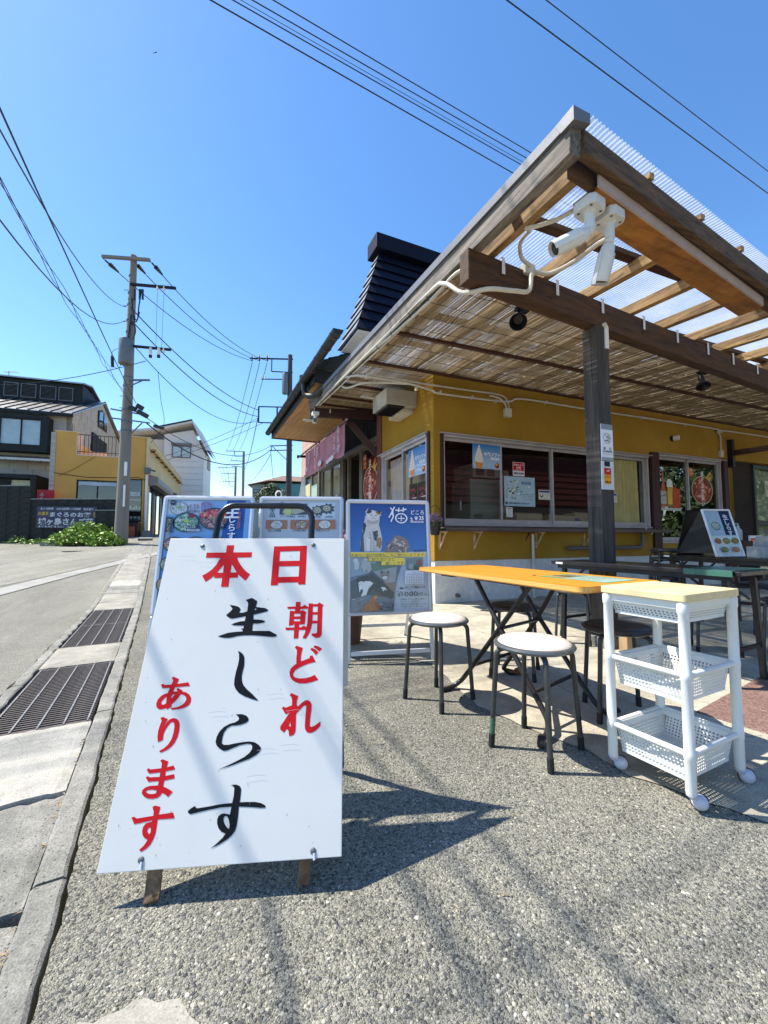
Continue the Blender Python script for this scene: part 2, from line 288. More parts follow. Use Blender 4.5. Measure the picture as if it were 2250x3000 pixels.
def loops_mesh(loops):
    c = bpy.data.curves.new('outline', 'CURVE'); c.dimensions = '2D'; c.fill_mode = 'BOTH'
    for l in loops:
        s = c.splines.new('POLY'); s.points.add(len(l)//2-1); s.use_cyclic_u = True
        for i in range(len(l)//2): s.points[i].co = (l[2*i], l[2*i+1], 0, 1)
    o = bpy.data.objects.new('outline', c); COL.objects.link(o)
    dg = bpy.context.evaluated_depsgraph_get(); me = bpy.data.meshes.new_from_object(o.evaluated_get(dg))
    V = [(v.co.x, v.co.y) for v in me.vertices]; Fc = [tuple(p.vertices) for p in me.polygons]
    bpy.data.objects.remove(o); bpy.data.curves.remove(c); bpy.data.meshes.remove(me)
    return V, Fc
class Print:
    """a printed sheet in its own plane: x right, y up, each layer a hair above the last"""
    def __init__(s, step=.00012, z=0): s.mb = MB(); s.z = z; s.step = step
    def _c(s, c): return hexc(c) if isinstance(c, str) else c
    def poly(s, pts, c):
        s.z += s.step; s.mb.col = s._c(c)
        a = sum(pts[i][0]*pts[(i+1)%len(pts)][1]-pts[(i+1)%len(pts)][0]*pts[i][1] for i in range(len(pts)))
        if a < 0: pts = pts[::-1]
        if len(pts) > 4:
            V, Fc = loops_mesh([[t for p in pts for t in p]]); s.mb.add([(x, y, s.z) for x, y in V], Fc)
        else: s.mb.add([(x, y, s.z) for x, y in pts], [tuple(range(len(pts)))])
        return s
    def rect(s, x0, y0, x1, y1, c):
        s.z += s.step; s.mb.col = s._c(c)
        s.mb.add([(x0,y0,s.z),(x1,y0,s.z),(x1,y1,s.z),(x0,y1,s.z)], [(0,1,2,3)] if (x1-x0)*(y1-y0) > 0 else [(3,2,1,0)]); return s
    def grad(s, x0, y0, x1, y1, c0, c1, n=10):
        s.z += s.step; a = s._c(c0); b = s._c(c1)
        for i in range(n):
            t = (i+.5)/n; s.mb.col = tuple(a[k]*(1-t)+b[k]*t for k in range(3)); ya = y0+(y1-y0)*i/n; yb = y0+(y1-y0)*(i+1)/n
            s.mb.add([(x0,ya,s.z),(x1,ya,s.z),(x1,yb,s.z),(x0,yb,s.z)], [(0,1,2,3)])
        return s
    def disc(s, x, y, rx, ry, c, n=28, a0=0, a1=2*pi):
        s.z += s.step; s.mb.col = s._c(c)
        pts = [(x+rx*cos(a0+(a1-a0)*i/n), y+ry*sin(a0+(a1-a0)*i/n), s.z) for i in range(n if a1-a0 > 6.28 else n+1)]
        s.mb.add(pts, [tuple(range(len(pts)))]); return s
    def ring(s, x, y, r0, r1, c, n=32, k=1):
        s.z += s.step; s.mb.col = s._c(c)
        vs = []
        for i in range(n):
            a = 2*pi*i/n; vs += [(x+r0*cos(a), y+r0*k*sin(a), s.z), (x+r1*cos(a), y+r1*k*sin(a), s.z)]
        s.mb.add(vs, [(2*i, 2*i+1, (2*i+3)%(2*n), (2*i+2)%(2*n)) for i in range(n)]); return s
    def line(s, pts, w, c):
        s.z += s.step; s.mb.col = s._c(c); W_ = w if isinstance(w, (list, tuple)) else [w]*len(pts)
        vs = []
        for i, p in enumerate(pts):
            a = pts[max(i-1,0)]; b = pts[min(i+1,len(pts)-1)]; dx, dy = b[0]-a[0], b[1]-a[1]; L = hypot(dx, dy) or 1
            nx, ny = -dy/L*W_[i]/2, dx/L*W_[i]/2
            vs += [(p[0]+nx, p[1]+ny, s.z), (p[0]-nx, p[1]-ny, s.z)]
        s.mb.add(vs, [(2*i+1, 2*i+3, 2*i+2, 2*i) for i in range(len(pts)-1)]); return s
    def text(s, t, x, y, h, c, bold=.0, sx=1.0, rot=0, width=None, align='c', skew=0):
        s.z += s.step; s.mb.col = s._c(c); V, Fc, w = glyph_mesh(t, bold)
        if not V: return s
        kx = h*sx
        if width: kx = width/max(w, 1e-6)
        ox = 0 if align == 'c' else (w*kx/2 if align == 'l' else -w*kx/2)
        ca, sa = cos(rot), sin(rot); vs = []
        for a, b in V:
            a = a*kx+ox+b*h*skew; b = b*h; vs.append((x+a*ca-b*sa, y+a*sa+b*ca, s.z))
        s.mb.add(vs, Fc); return s
    def vtext(s, t, x, y, h, c, bold=.0, gap=1.05, sx=1.0):
        z = s.z
        for i, ch in enumerate(t): s.z = z; s.text(ch, x, y-i*h*gap, h, c, bold, sx)
        return s
    def glyphs(s, D, c, k=.001):
        s.z += s.step; s.mb.col = s._c(c)
        for loops in D.values():
            # loops that lie outside the first are separate strokes: fill them all together, holes stay open
            V, Fc = loops_mesh(loops); s.mb.add([(x*k, y*k, s.z) for x, y in V], Fc)
        return s
    def specks(s, x0, y0, x1, y1, n, cols, r=(.003,.008), seed=1, ell=None):
        rd = random.Random(seed); s.z += s.step
        for i in range(n):
            for _ in range(20):
                x = rd.uniform(x0, x1); y = rd.uniform(y0, y1)
                if ell is None or ((x-ell[0])/ell[2])**2+((y-ell[1])/ell[3])**2 < 1: break
            a = rd.uniform(0, pi); q = rd.uniform(*r); e = q*rd.uniform(.3, .8); s.mb.col = s._c(rd.choice(cols)); z = s.z+i*1e-6
            s.mb.add([(x+q*cos(t)*cos(a)-e*sin(t)*sin(a), y+q*cos(t)*sin(a)+e*sin(t)*cos(a), z) for t in [2*pi*k/7 for k in range(7)]], [tuple(range(7))])
        return s
    def build(s, name, mt, parent=None, M=None, label=None): return s.mb.build(name, mt, parent, M=M, label=label)
def print_mat(name, rough=.4, spec=.5, emit=0, coat=0):
    t = NT(name); a = t.n('VertexColor'); a.layer_name = 'Col'
    n = t.noise(t.coord('Object'), 9, 5, .6)
    c = t.mix(1.0, a.outputs[0], t.ramp(n, [(.3, .93), (.7, 1.02)]), 'MULTIPLY')
    return t.bsdf(c, rough, 0, n, .05, .002, spec, **({'Coat Weight': coat, 'Coat Roughness': .12} if coat else {}))
def glass(name, tint=(.93,.96,.96), refl=1.0, base=.05, rough=.0):
    t = NT(name); tr = t.n('BsdfTransparent'); tr.inputs[0].default_value = (*tint, 1)
    gl = t.n('BsdfGlossy'); gl.inputs['Roughness'].default_value = rough; gl.inputs[0].default_value = (refl, refl, refl, 1)
    fr = t.n('Fresnel'); fr.inputs[0].default_value = 1.52
    f = t.math('ADD', t.math('MULTIPLY', fr.outputs[0], 1.3), base)
    ge = t.n('NewGeometry'); f = t.math('MULTIPLY', f, t.math('SUBTRACT', 1.0, ge.outputs['Backfacing']))
    f = t.math('MINIMUM', f, 1.0)
    mx = t.n('MixShader'); t.l(f, mx.inputs[0]); t.l(tr.outputs[0], mx.inputs[1]); t.l(gl.outputs[0], mx.inputs[2]); t.l(mx.outputs[0], t.out.inputs[0])
    return t.m
M = {}
def ground_mats():
    # coarse old asphalt: rounded stones of a centimetre standing in a dark binder
    def asphalt(name, stone, k, bump, patch=.14, cover=.5, r0=.30, kc=1.0):
        """pale sandy matrix with grey stones standing in it"""
        t = NT(name); v = t.coord('Object')
        w = t.n('TexNoise'); t.l(v, w.inputs['Vector']); w.inputs['Scale'].default_value = 95; w.inputs['Detail'].default_value = 3
        vv = t.mix(.007, v, w.outputs['Color'], 'ADD')
        def layer(sc, cov, r, seed):
            d = t.voro(vv, sc, dim='2D'); c_ = t.voro(vv, sc, out='Color', dim='2D'); sp = t.n('SeparateColor'); t.l(c_, sp.inputs[0])
            on = t.math('LESS_THAN', sp.outputs[1], cov); rad = t.math('MULTIPLY', t.math('ADD', t.math('MULTIPLY', sp.outputs[2], .5), .75), r)
            q = t.math('DIVIDE', d, rad); dome = t.math('MULTIPLY', t.math('SQRT', t.math('MAXIMUM', t.math('SUBTRACT', 1.0, t.math('MULTIPLY', q, q)), 0.0)), on)
            return t.math('MULTIPLY', t.math('LESS_THAN', q, 1.0), on), dome, sp.outputs[0]
        m1, h1, a1 = layer(stone, cover, r0, 0); m2, h2, a2 = layer(stone*1.9, .72, .46, 1); m3, h3, a3 = layer(stone*3.7, .8, .5, 2)
        sand = t.noise(v, 620, 3, .65); c = t.mix(t.ramp(sand, [(.32, 0.0), (.68, 1.0)]), (.20*k*kc,.197*k*kc,.172*k*kc), (.47*k,.46*k,.405*k))
        c2 = t.ramp(a2, [(0,(.10*k,.10*k,.095*k)),(.4,(.24*k,.238*k,.215*k)),(.8,(.40*k,.39*k,.34*k)),(1,(.66*k,.64*k,.57*k))]); c = t.mix(t.math('MULTIPLY', m3, .85), c, t.ramp(a3, [(0,(.12*k,.12*k,.107*k)),(.5,(.34*k,.335*k,.295*k)),(1,(.62*k,.60*k,.53*k))])); c = t.mix(t.math('MULTIPLY', m2, .9), c, c2)
        c1 = t.ramp(a1, [(0,(.11*k,.118*k,.122*k)),(.35,(.20*k,.206*k,.203*k)),(.75,(.33*k,.33*k,.30*k)),(.93,(.40*k,.39*k,.34*k)),(1,(.66*k,.62*k,.55*k))]); c = t.mix(m1, c, c1)
        big = t.noise(v, .8, 6, .62); c = t.mix(1.0, c, t.ramp(big, [(.3, 1-patch), (.7, 1+patch*.6)]), 'MULTIPLY')
        mid = t.noise(v, 9, 6, .7); c = t.mix(1.0, c, t.ramp(mid, [(.3, .88), (.7, 1.08)]), 'MULTIPLY')
        st = t.ramp(t.noise(v, 1.9, 9, .75, 1.5), [(.58, 0.0), (.72, 1.0)]); c = t.mix(t.math('MULTIPLY', st, .42), c, (.13*k,.125*k,.11*k)); bd = t.ramp(t.noise(t.coord('Object', (1.6, .35, 1)), 1.3, 5, .6, .8), [(.35, .84), (.65, 1.08)]); c = t.mix(1.0, c, bd, 'MULTIPLY'); c = t.mix(1.0, c, (1.03, 1.02, .945), 'MULTIPLY')
        h = t.math('ADD', t.math('MULTIPLY', h1, 1.0), t.math('MULTIPLY', h2, .6)); h = t.math('ADD', h, t.math('MULTIPLY', h3, .4)); h = t.math('ADD', h, t.math('MULTIPLY', sand, .3)); h = t.math('ADD', h, t.math('MULTIPLY', mid, 1.0))
        return t.bsdf(c, .88, 0, h, bump, .006, .25)
    M['asphalt'] = asphalt('coarse_asphalt', 92, .90, 1.0, .16, .46, .40)
    M['road'] = asphalt('fine_road_asphalt', 150, .66, .4, .10, .5, .40)
    M['far_asphalt'] = asphalt('pale_far_asphalt', 80, .72, .4, .2, .4, .35)
    def concrete(name, c1, c2, agg=.25, bump=.5, scale=3.0, crack=0, stain=.35, sp=300):
        t = NT(name); v = t.coord('Object')
        n = t.noise(v, scale, 9, .72); c = t.mix(t.ramp(n, [(.34, 0.0), (.66, 1.0)]), tuple(x*.85 for x in c1), c2)
        c = t.mix(agg, c, t.mix(1.0, c, t.ramp(t.noise(v, 240, 4, .75), [(.30, .35), (.5, 1.0), (.68, 1.6)]), 'MULTIPLY'))
        pit = t.voro(v, 70, out='Distance'); c = t.mix(t.math('MULTIPLY', t.ramp(pit, [(.10, 1.0), (.2, 0.0)]), agg), c, tuple(x*.4 for x in c1)); c = t.mix(1.0, c, t.ramp(t.noise(v, 14, 6, .7), [(.3, .85), (.7, 1.12)]), 'MULTIPLY')
        st = t.ramp(t.noise(v, 1.7, 9, .72, .8), [(.52, 0.0), (.74, 1.0)]); c = t.mix(t.math('MULTIPLY', st, stain), c, tuple(x*.42 for x in c1))
        h = t.math('ADD', t.noise(v, 130, 6, .7), t.math('MULTIPLY', t.ramp(t.voro(v, 70, out='Distance'), [(.08, 0.0), (.2, 1.0)]), .6)); h = t.math('ADD', h, t.math('MULTIPLY', t.noise(v, 12, 6, .7), 1.2))
        if crack:
            w = t.n('TexNoise'); t.l(v, w.inputs['Vector']); w.inputs['Scale'].default_value = 3.5; w.inputs['Detail'].default_value = 8
            e = t.voro(t.mix(.22, v, w.outputs['Color'], 'ADD'), crack, 'DISTANCE_TO_EDGE', dim='2D')
            k = t.math('MULTIPLY', t.ramp(e, [(.0, 1.0), (.005, 0.0)]), t.ramp(t.noise(v, 1.1, 3), [(.45, 0.0), (.55, 1.0)])); c = t.mix(t.math('MULTIPLY', k, .75), c, (.06,.05,.04))
        return t.bsdf(c, .85, 0, h, bump, .004, .3)
    M['pad'] = concrete('pavement_concrete', (.33,.305,.24), (.52,.48,.38), .8, 1.0, 2.2, .9, .5)
    M['kerb'] = concrete('kerb_concrete', (.19,.19,.165), (.31,.30,.265), .75, 1.0, 5, 0, .5)
    M['slab_rough'] = concrete('rough_slab_concrete', (.19,.19,.165), (.31,.30,.265), .8, 1.0, 3, 1.6, .5)
    M['slab_white'] = concrete('pale_slab_concrete', (.36,.35,.30), (.48,.46,.40), .4, .7, 3, 2.2, .4)
    M['slab_light'] = concrete('worn_slab_concrete', (.26,.25,.21), (.36,.34,.29), .4, .5, 3, 0, .45)
    M['gutter'] = concrete('white_gutter_concrete', (.27,.27,.245), (.36,.355,.32), .25, .4, 2, 0, .4)
    M['plinth'] = concrete('white_plinth_render', (.66,.66,.66), (.76,.76,.75), .05, .15, 1.4, 0, .12)
    M['block'] = concrete('dark_wall_block', (.012,.014,.014), (.032,.035,.033), .3, .6, 4, 0, .5)
ground_mats()
def stucco():
    t = NT('mustard_stucco'); v = t.coord('Object')
    n = t.noise(v, 1.3, 7, .65); c = t.mix(t.ramp(n, [(.3, 0.0), (.72, 1.0)]), (.30,.165,.018), (.40,.225,.03))
    st = t.ramp(t.noise(v, 5, 9, .75, 1.2), [(.6, 0.0), (.8, 1.0)]); c = t.mix(t.math('MULTIPLY', st, .45), c, (.14,.08,.02))
    run = t.ramp(t.noise(t.coord('Object', (9, 9, .55)), 1.6, 6, .7), [(.54, 0.0), (.74, 1.0)]); c = t.mix(t.math('MULTIPLY', run, .28), c, (.17,.11,.04)); pale = t.ramp(t.noise(v, .7, 5, .6), [(.5, 0.0), (.75, 1.0)]); c = t.mix(t.math('MULTIPLY', pale, .22), c, (.58,.40,.13))
    h = t.math('ADD', t.noise(v, 55, 6, .7), t.math('MULTIPLY', t.noise(v, 9, 4, .6), .8))
    return t.bsdf(c, .9, 0, h, .55, .006, .2)
M['stucco'] = stucco()
M['print'] = print_mat('printed_sheet', .45)
M['print_glossy'] = print_mat('printed_sheet_under_film', .25, .5, 0, .6)
M['glass'] = glass('window_glass', base=.10)
M['glass_far'] = glass('far_window_glass', base=.04)
M['signwhite'] = mat('painted_sign_board', (.68,.68,.645), .42, var=.04, scale=2, bump=.06, bscale=18, dirt=.06, dirtcol=(.3,.3,.28))
M['black_tube'] = mat('black_painted_tube', (.012,.013,.014), .28, var=.3, bump=.05)
M['stool_tube'] = mat('graphite_stool_tube', (.06,.063,.063), .38, .5, var=.3, scale=12, bump=.12, dirt=.35, dirtcol=(.12,.10,.08))
M['stool_ring'] = mat('grey_stool_ring', (.16,.17,.17), .35, .6, var=.15, scale=10)
M['vinyl'] = mat('pale_vinyl_seat', (.54,.49,.45), .5, var=.08, scale=7, bump=.15, bscale=220, dirt=.22, dirtcol=(.28,.25,.21))
M['vinyl_dark'] = mat('dark_vinyl_seat', (.03,.028,.027), .45, var=.2, bump=.12, bscale=220)
M['rubber'] = mat('black_rubber', (.012,.012,.012), .75, var=.2)
M['greentape'] = mat('green_tape', (.05,.13,.085), .5)
M['table_wood'] = wood('honey_table_veneer', '#c27818', '#dc9a38', .38, (.8, 26, 26), False, .05, 0, .02)
M['table_edge'] = wood('pale_table_edge', '#cf8c34', '#eebc6c', .45, (.8, 30, 30), False, .08, 0, .02)
M['table_leg'] = mat('dark_table_leg', (.018,.018,.02), .35, .2, var=.3, scale=9, dirt=.25, dirtcol=(.1,.045,.02))
M['rust'] = mat('rusty_tube', (.17,.08,.04), .7, .2, var=.35, scale=30, bump=.4)
M['trolley'] = mat('white_plastic', (.72,.73,.70), .42, var=.04, scale=3, bump=.05, dirt=.16, dirtcol=(.48,.45,.36), **{'Subsurface Weight': .06})
M['trolley_top'] = wood('pale_maple_board', '#d9bf8c', '#e6d2a6', .45, (30, 1.0, 30), False, .04, 0, .0)
M['castor'] = mat('grey_castor_plastic', (.55,.55,.62), .4, var=.05)
M['alu'] = mat('brushed_aluminium_frame', (.62,.64,.68), .38, .35, var=.05, scale=6, bump=.03)
M['alu_dark'] = mat('bronze_window_frame', (.055,.03,.028), .4, .3, var=.2)
M['sash'] = mat('silver_sash', (.50,.46,.47), .42, .35, var=.12, scale=5, dirt=.25)
M['brown_trim'] = wood('dark_brown_trim', '#2c1310', '#43201a', .55, (24, 24, 1.2), False, .15)
M['weathered'] = wood('grey_weathered_timber', '#36322c', '#9b9286', .85, (18, 1.1, 18), True, .6, .45)
M['weathered_x'] = wood('grey_weathered_beam', '#2a1e14', '#755a3d', .85, (1.1, 18, 18), True, .6, .4)
M['beam'] = wood('brown_roof_beam', '#21130a', '#63401f', .8, (1.1, 16, 16), True, .5, .4)
M['rafter'] = wood('honey_rafter', '#5f4122', '#cfa76e', .75, (16, 1.1, 16), True, .45, .5, .14, (.05,.035,.02))
M['plank'] = wood('orange_underside_plank', '#8a4f14', '#bb8138', .6, (.9, 14, 14), True, .3, .8, .0, (.045,.022,.010))
M['post'] = wood('grey_stained_post', '#1c1917', '#5e5751', .8, (14, 14, .8), True, .6, .35, 0, (.02,.02,.022))
M['post_side'] = wood('brown_stained_post', '#2a211f', '#5e4f4b', .8, (14, 14, .8), True, .6, .3, 0)
M['batten'] = wood('brown_ceiling_batten', '#33170c', '#57301c', .75, (1.1, 20, 20), False, .3)
M['flash'] = mat('grey_metal_flashing', (.15,.16,.18), .6, .15, var=.1, scale=2, dirt=.15)
M['reed'] = (lambda t: t.bsdf(t.mix(1.0, t.mix(t.ramp(t.noise(t.coord('Object', (60, 2, 8)), 2, 5), [(.3, 0.0), (.7, 1.0)]), (.19,.13,.07), (.54,.41,.24)), t.ramp(t.noise(t.coord('Object', (140, 1.2, 1)), 1.0, 2), [(.3, .55), (.7, 1.25)]), 'MULTIPLY'), .6, **{'Transmission Weight': 0.0}))(NT('dry_reed'))
M['twine'] = mat('dark_twine', (.025,.015,.01), .9)
def poly_sheet():
    t = NT('ribbed_polycarbonate'); tr = t.n('BsdfTransparent'); tr.inputs[0].default_value = (.86,.91,.95,1)
    p = t.n('BsdfPrincipled'); p.inputs['Base Color'].default_value = (.82,.86,.88,1); p.inputs['Roughness'].default_value = .25
    tl = t.n('BsdfTranslucent'); tl.inputs[0].default_value = (.86,.9,.93,1)
    m1 = t.n('MixShader'); m1.inputs[0].default_value = .6; t.l(p.outputs[0], m1.inputs[1]); t.l(tl.outputs[0], m1.inputs[2])
    m2 = t.n('MixShader')
    d = t.ramp(t.noise(t.coord('Object'), 1.8, 7, .7), [(.35, .30), (.75, .62)]); t.l(d, m2.inputs[0])
    t.l(tr.outputs[0], m2.inputs[1]); t.l(m1.outputs[0], m2.inputs[2]); t.l(m2.outputs[0], t.out.inputs[0]); return t.m
M['poly'] = poly_sheet()
M['conduit'] = mat('ivory_conduit', (.58,.55,.46), .5, var=.08, scale=9, dirt=.25)
M['camwhite'] = mat('white_camera_housing', (.66,.67,.65), .45, var=.05, dirt=.35, dirtcol=(.35,.33,.28))
M['camblack'] = mat('black_lens_glass', (.01,.01,.012), .12)
M['blackmetal'] = mat('black_metal', (.018,.018,.02), .4, .3, var=.3)
M['tile'] = mat('navy_metal_roof', (.003,.004,.014), .6, .0, spec=.18, var=.25, scale=3, rand=.12)
M['tile_side'] = mat('slate_roof_verge', (.14,.16,.18), .5, .3, var=.15)
M['gutter_black'] = mat('black_rain_gutter', (.008,.009,.010), .5, 0, var=.3, scale=10)
M['soffit'] = wood('orange_soffit_board', '#b08048', '#d6a56c', .6, (16, .8, 16), True, .15, .2, .1)
M['siding'] = wood('pale_pink_siding', '#b8978a', '#cdb0a2', .65, (16, .8, 16), False, .15, .1, .06)
M['redsiding'] = mat('maroon_siding', (.060,.013,.011), .7, var=.2, rand=.1, spec=.2)
M['noren'] = mat('faded_pink_cloth', (.42,.17,.2), .85, var=.14, scale=3, bump=.25, bscale=260)
M['curtain_yellow'] = mat('yellow_curtain', (.80,.66,.28), .8, var=.15, scale=3, bump=.15, **{'Subsurface Weight': .05})
M['curtain_pink'] = mat('pink_curtain', (.72,.55,.5), .8, var=.1)
M['curtain_grey'] = mat('grey_curtain', (.34,.33,.28), .8, var=.1)
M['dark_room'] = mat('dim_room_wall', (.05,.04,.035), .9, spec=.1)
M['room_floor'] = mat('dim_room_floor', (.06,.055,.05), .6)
M['steel'] = mat('stainless_cabinet', (.38,.37,.34), .35, .4, var=.1)
M['greenish'] = mat('grey_green_machine', (.22,.24,.21), .45, .1, var=.1)
M['carton'] = mat('cardboard', (.48,.34,.2), .8, var=.1, scale=5)
M['white'] = mat('white_paint', (.75,.75,.74), .5, var=.05, dirt=.1)
M['cream_box'] = mat('ivory_painted_metal', (.58,.55,.46), .5, var=.08, dirt=.2)
M['pipe_grey'] = mat('grey_brown_pipe', (.12,.1,.09), .5, var=.2)
M['black_table'] = mat('black_table_top', (.012,.011,.012), .3, 0, var=.3, scale=4)
M['greenmat'] = mat('green_table_mat', (.05,.15,.11), .3, var=.12)
M['wire'] = mat('black_cable', (.008,.008,.009), .5)
M['galv'] = mat('galvanised_steel', (.13,.135,.15), .5, .5, var=.2)
M['pole_concrete'] = mat('concrete_pole', (.20,.18,.155), .85, var=.14, scale=2, bump=.3, stretch=(3,3,.4))
M['pole_dark'] = mat('dark_steel_pole', (.05,.045,.045), .6, .2, var=.2, stretch=(3,3,.5))
M['transformer'] = mat('grey_transformer', (.13,.15,.165), .5, .2, var=.08)
M['ochre'] = mat('ochre_house_wall', (.60,.32,.075), .85, var=.08, scale=1.2, bump=.3, bscale=25)
M['ochre_pale'] = mat('pale_ochre_wall', (.66,.51,.27), .85, var=.08, scale=1.2, bump=.3, bscale=25)
M['peach'] = mat('peach_parapet_wall', (.66,.52,.44), .85, var=.06)
M['greyhouse'] = mat('grey_panel_wall', (.34,.36,.36), .8, var=.1, scale=1.5, bump=.2, rand=.05)
M['greyhouse_side'] = mat('warm_grey_panel_wall', (.4,.38,.33), .8, var=.1, scale=1.5, bump=.2, rand=.05)
M['darkframe'] = mat('dark_green_frame', (.010,.014,.017), .6, 0, var=.25, spec=.25)
M['metalroof'] = mat('standing_seam_roof', (.34,.34,.34), .32, .75, var=.1, scale=2)
M['whitehouse'] = mat('white_house_wall', (.72,.72,.70), .8, var=.05, scale=1, bump=.2)
M['tealhouse'] = mat('teal_house_wall', (.1,.28,.3), .8, var=.1)
M['tealpale'] = mat('pale_teal_wall', (.42,.52,.52), .8, var=.08)
M['brownroof'] = mat('brown_tile_roof', (.2,.12,.08), .8, var=.2, scale=8, stretch=(1,6,1))
M['blind'] = mat('pale_blue_blind', (.42,.5,.55), .6, var=.15, scale=2)
M['shutterbox'] = mat('brown_shutter_box', (.2,.17,.15), .5, .2, var=.1)
M['leaf'] = (lambda t: t.bsdf(t.mix(t.ramp(t.n('ObjectInfo').outputs['Random'], [(0, 0.0), (1, .0)]), t.mix(t.ramp(t.noise(t.coord('Object'), 9, 3), [(.35, 0.0), (.65, 1.0)]), (.12,.24,.03), (.34,.48,.08)), (.1,.2,.03)), .5, **{'Subsurface Weight': .1}))(NT('bright_weed_leaf'))
M['leaf_dark'] = mat('olive_tree_leaf', (.06,.085,.025), .55, var=.5, scale=1.2)
M['stem'] = mat('brown_stem', (.12,.09,.05), .8)
M['tile_red'] = (lambda t: t.bsdf(t.mix(t.ramp(t.voro(t.coord('Object'), 110, out='Color'), [(.2, .25), (.8, 1.0)]), (.07,.035,.03), (.25,.15,.12)), .7, 0, t.noise(t.coord('Object'), 120, 5), .6, .003))(NT('red_granite_paver'))
M['grate'] = mat('worn_steel_grating', (.24,.205,.175), .5, .7, var=.35, scale=12, bump=.3)
M['grate_light'] = mat('polished_grating_bar', (.34,.33,.31), .42, .7, var=.2, scale=14)
M['void'] = mat('dark_channel_floor', (.02,.02,.018), .7)  # near-black, for the drain channel and the dark wall mortar
M['foot_wood'] = wood('splintered_sign_foot', '#4a3522', '#94785a', .9, (20, 20, 1.5), False, .7, .4)
M['water_glass'] = M['glass']
# ---------------------------------------------------------------- terrain
def sst(a, b, x):
    t = min(1, max(0, (x-a)/(b-a))); return t*t*(3-2*t)
def hz(x, y):
    s = y-5.0
    r = 0 if s < 0 else (.085*s*s/2 if s < 1 else .085*(s-.5))
    if y > 17: r = .085*11.5+.01*(y-17)
    lx = (x-SO.x)*cos(TH)+(y-SO.y)*sin(TH)
    return r*(1-sst(-1.6, -.2, lx))
def ticks(a, b, fine0, fine1, st, grow=1.35):
    v = []; x = fine0
    while x < fine1: v.append(x); x += st
    v.append(fine1); g = st; x = fine1
    while x < b: g *= grow; x = min(b, x+g); v.append(x)
    g = st; x = fine0
    while x > a: g *= grow; x = max(a, x-g); v.insert(0, x)
    return v
def sheet(name, us, vs, mt, dz=0, fr=None, kind='structure', edge=None):
    """ground sheet on a grid in the road frame (or the given frame), draped over the terrain"""
    F = fr or ROAD; mb = MB(); n = len(us)
    for v in vs:
        for u in us:
            uu = u+(edge(u, v) if edge else 0); p = F @ Vector((uu, v, 0)); mb.v.append((uu, v, hz(p.x, p.y)+dz))
    for j in range(len(vs)-1):
        for i in range(n-1): mb.f.append((j*n+i, j*n+i+1, (j+1)*n+i+1, (j+1)*n+i)); mb.m.append(0); mb.c.append(None)
    o = mb.build(name, mt, M=F.copy())
    if kind: o['kind'] = kind
    return o
VS = ticks(-30, 400, -2, 20, .5)
def jag(amp, f=9.0, ph=0.0):
    return lambda u, v: amp*(sin(v*f+ph)*.5+sin(v*f*2.7+1.3+ph)*.3+sin(v*f*6.1+ph*2)*.3) if -2 < v < 12 else 0
VF = ticks(-30, 400, -1, 7, .03, 1.3)
# right of the kerb: coarse asphalt forecourt, running on under the buildings
us = [-.182]+ticks(-.12, 300, -.12, 4, .4)
sheet('ground', us, VF, M['asphalt'], 0, edge=lambda u, v: jag(.008, 11)(u, v) if u < -.15 else 0)
# left of the channel: finer road surface
us = sorted([-.772]+[-x for x in ticks(.9, 300, .9, 6, .5)])
sheet('road', us, VF, M['road'], 0, edge=lambda u, v: jag(.012, 5, 2)(u, v) if u > -.8 else 0)
# the channel under the gratings: a trough of its own
mb = MB(); vv = ticks(-6, 60, 0, 12, .5)
for a, b in zip(vv[:-1], vv[1:]):
    def Z(u, v): p = R2W(u, v); return hz(p.x, p.y)
    za, zb = Z(-.5, a), Z(-.5, b)
    mb.quad((-.75,a,za-.42),(-.2,a,za-.42),(-.2,b,zb-.42),(-.75,b,zb-.42))
    mb.quad((-.70,a,za-.03),(-.70,a,za-.42),(-.70,b,zb-.42),(-.70,b,zb-.03))
    mb.quad((-.25,b,zb-.03),(-.25,b,zb-.42),(-.25,a,za-.42),(-.25,a,za-.03))
mb.build('drain_channel', M['void'], M=ROAD.copy(), kind='structure')
# kerb strips either side, one cast length after another
def kerb_thing(name, u0, u1, label, cat, lens, top, ja):
    root = thing(name, label, cat, ROAD.copy())
    v = -1.2; rd = random.Random(len(label))
    while v < 16:
        L = rd.choice(lens); mb = MB(); n = max(3, int(L/.06)); e = v+L-.008
        vs = []
        for i in range(n+1):
            y = v+(e-v)*i/n; p = R2W(u0, y); z = hz(p.x, p.y)
            a = u0+ja*rd.uniform(-1, 1)*.6; b = u1+ja*rd.uniform(-1, 1)
            t = top*(1 if 0 < i < n else .8)+rd.uniform(-.0012, .0012)
            vs += [(a,y,z-.12),(a,y,z+t-.006),(a+.008,y,z+t),(b-.008,y,z+t),(b,y,z+t-.006),(b,y,z-.12)]
        fs = [(6*i+k, 6*i+k+1, 6*i+k+7, 6*i+k+6) for i in range(n) for k in range(5)]+[tuple(range(5,-1,-1)), tuple(6*n+k for k in range(6))]
        mb.add(vs, [f[::-1] for f in fs]); mb.build('kerbstone', M['kerb'], root); v += L
    return root
kerb_thing('kerb', -.262, -.19, 'long grey concrete kerb between the drain covers and the coarse asphalt forecourt', 'kerb', [1.2, .95, 1.4], .014, .004)
kerb_thing('kerb', -.765, -.705, 'thin broken concrete edging between the drain covers and the road', 'kerb', [.9, 1.1, .7], .008, .009)
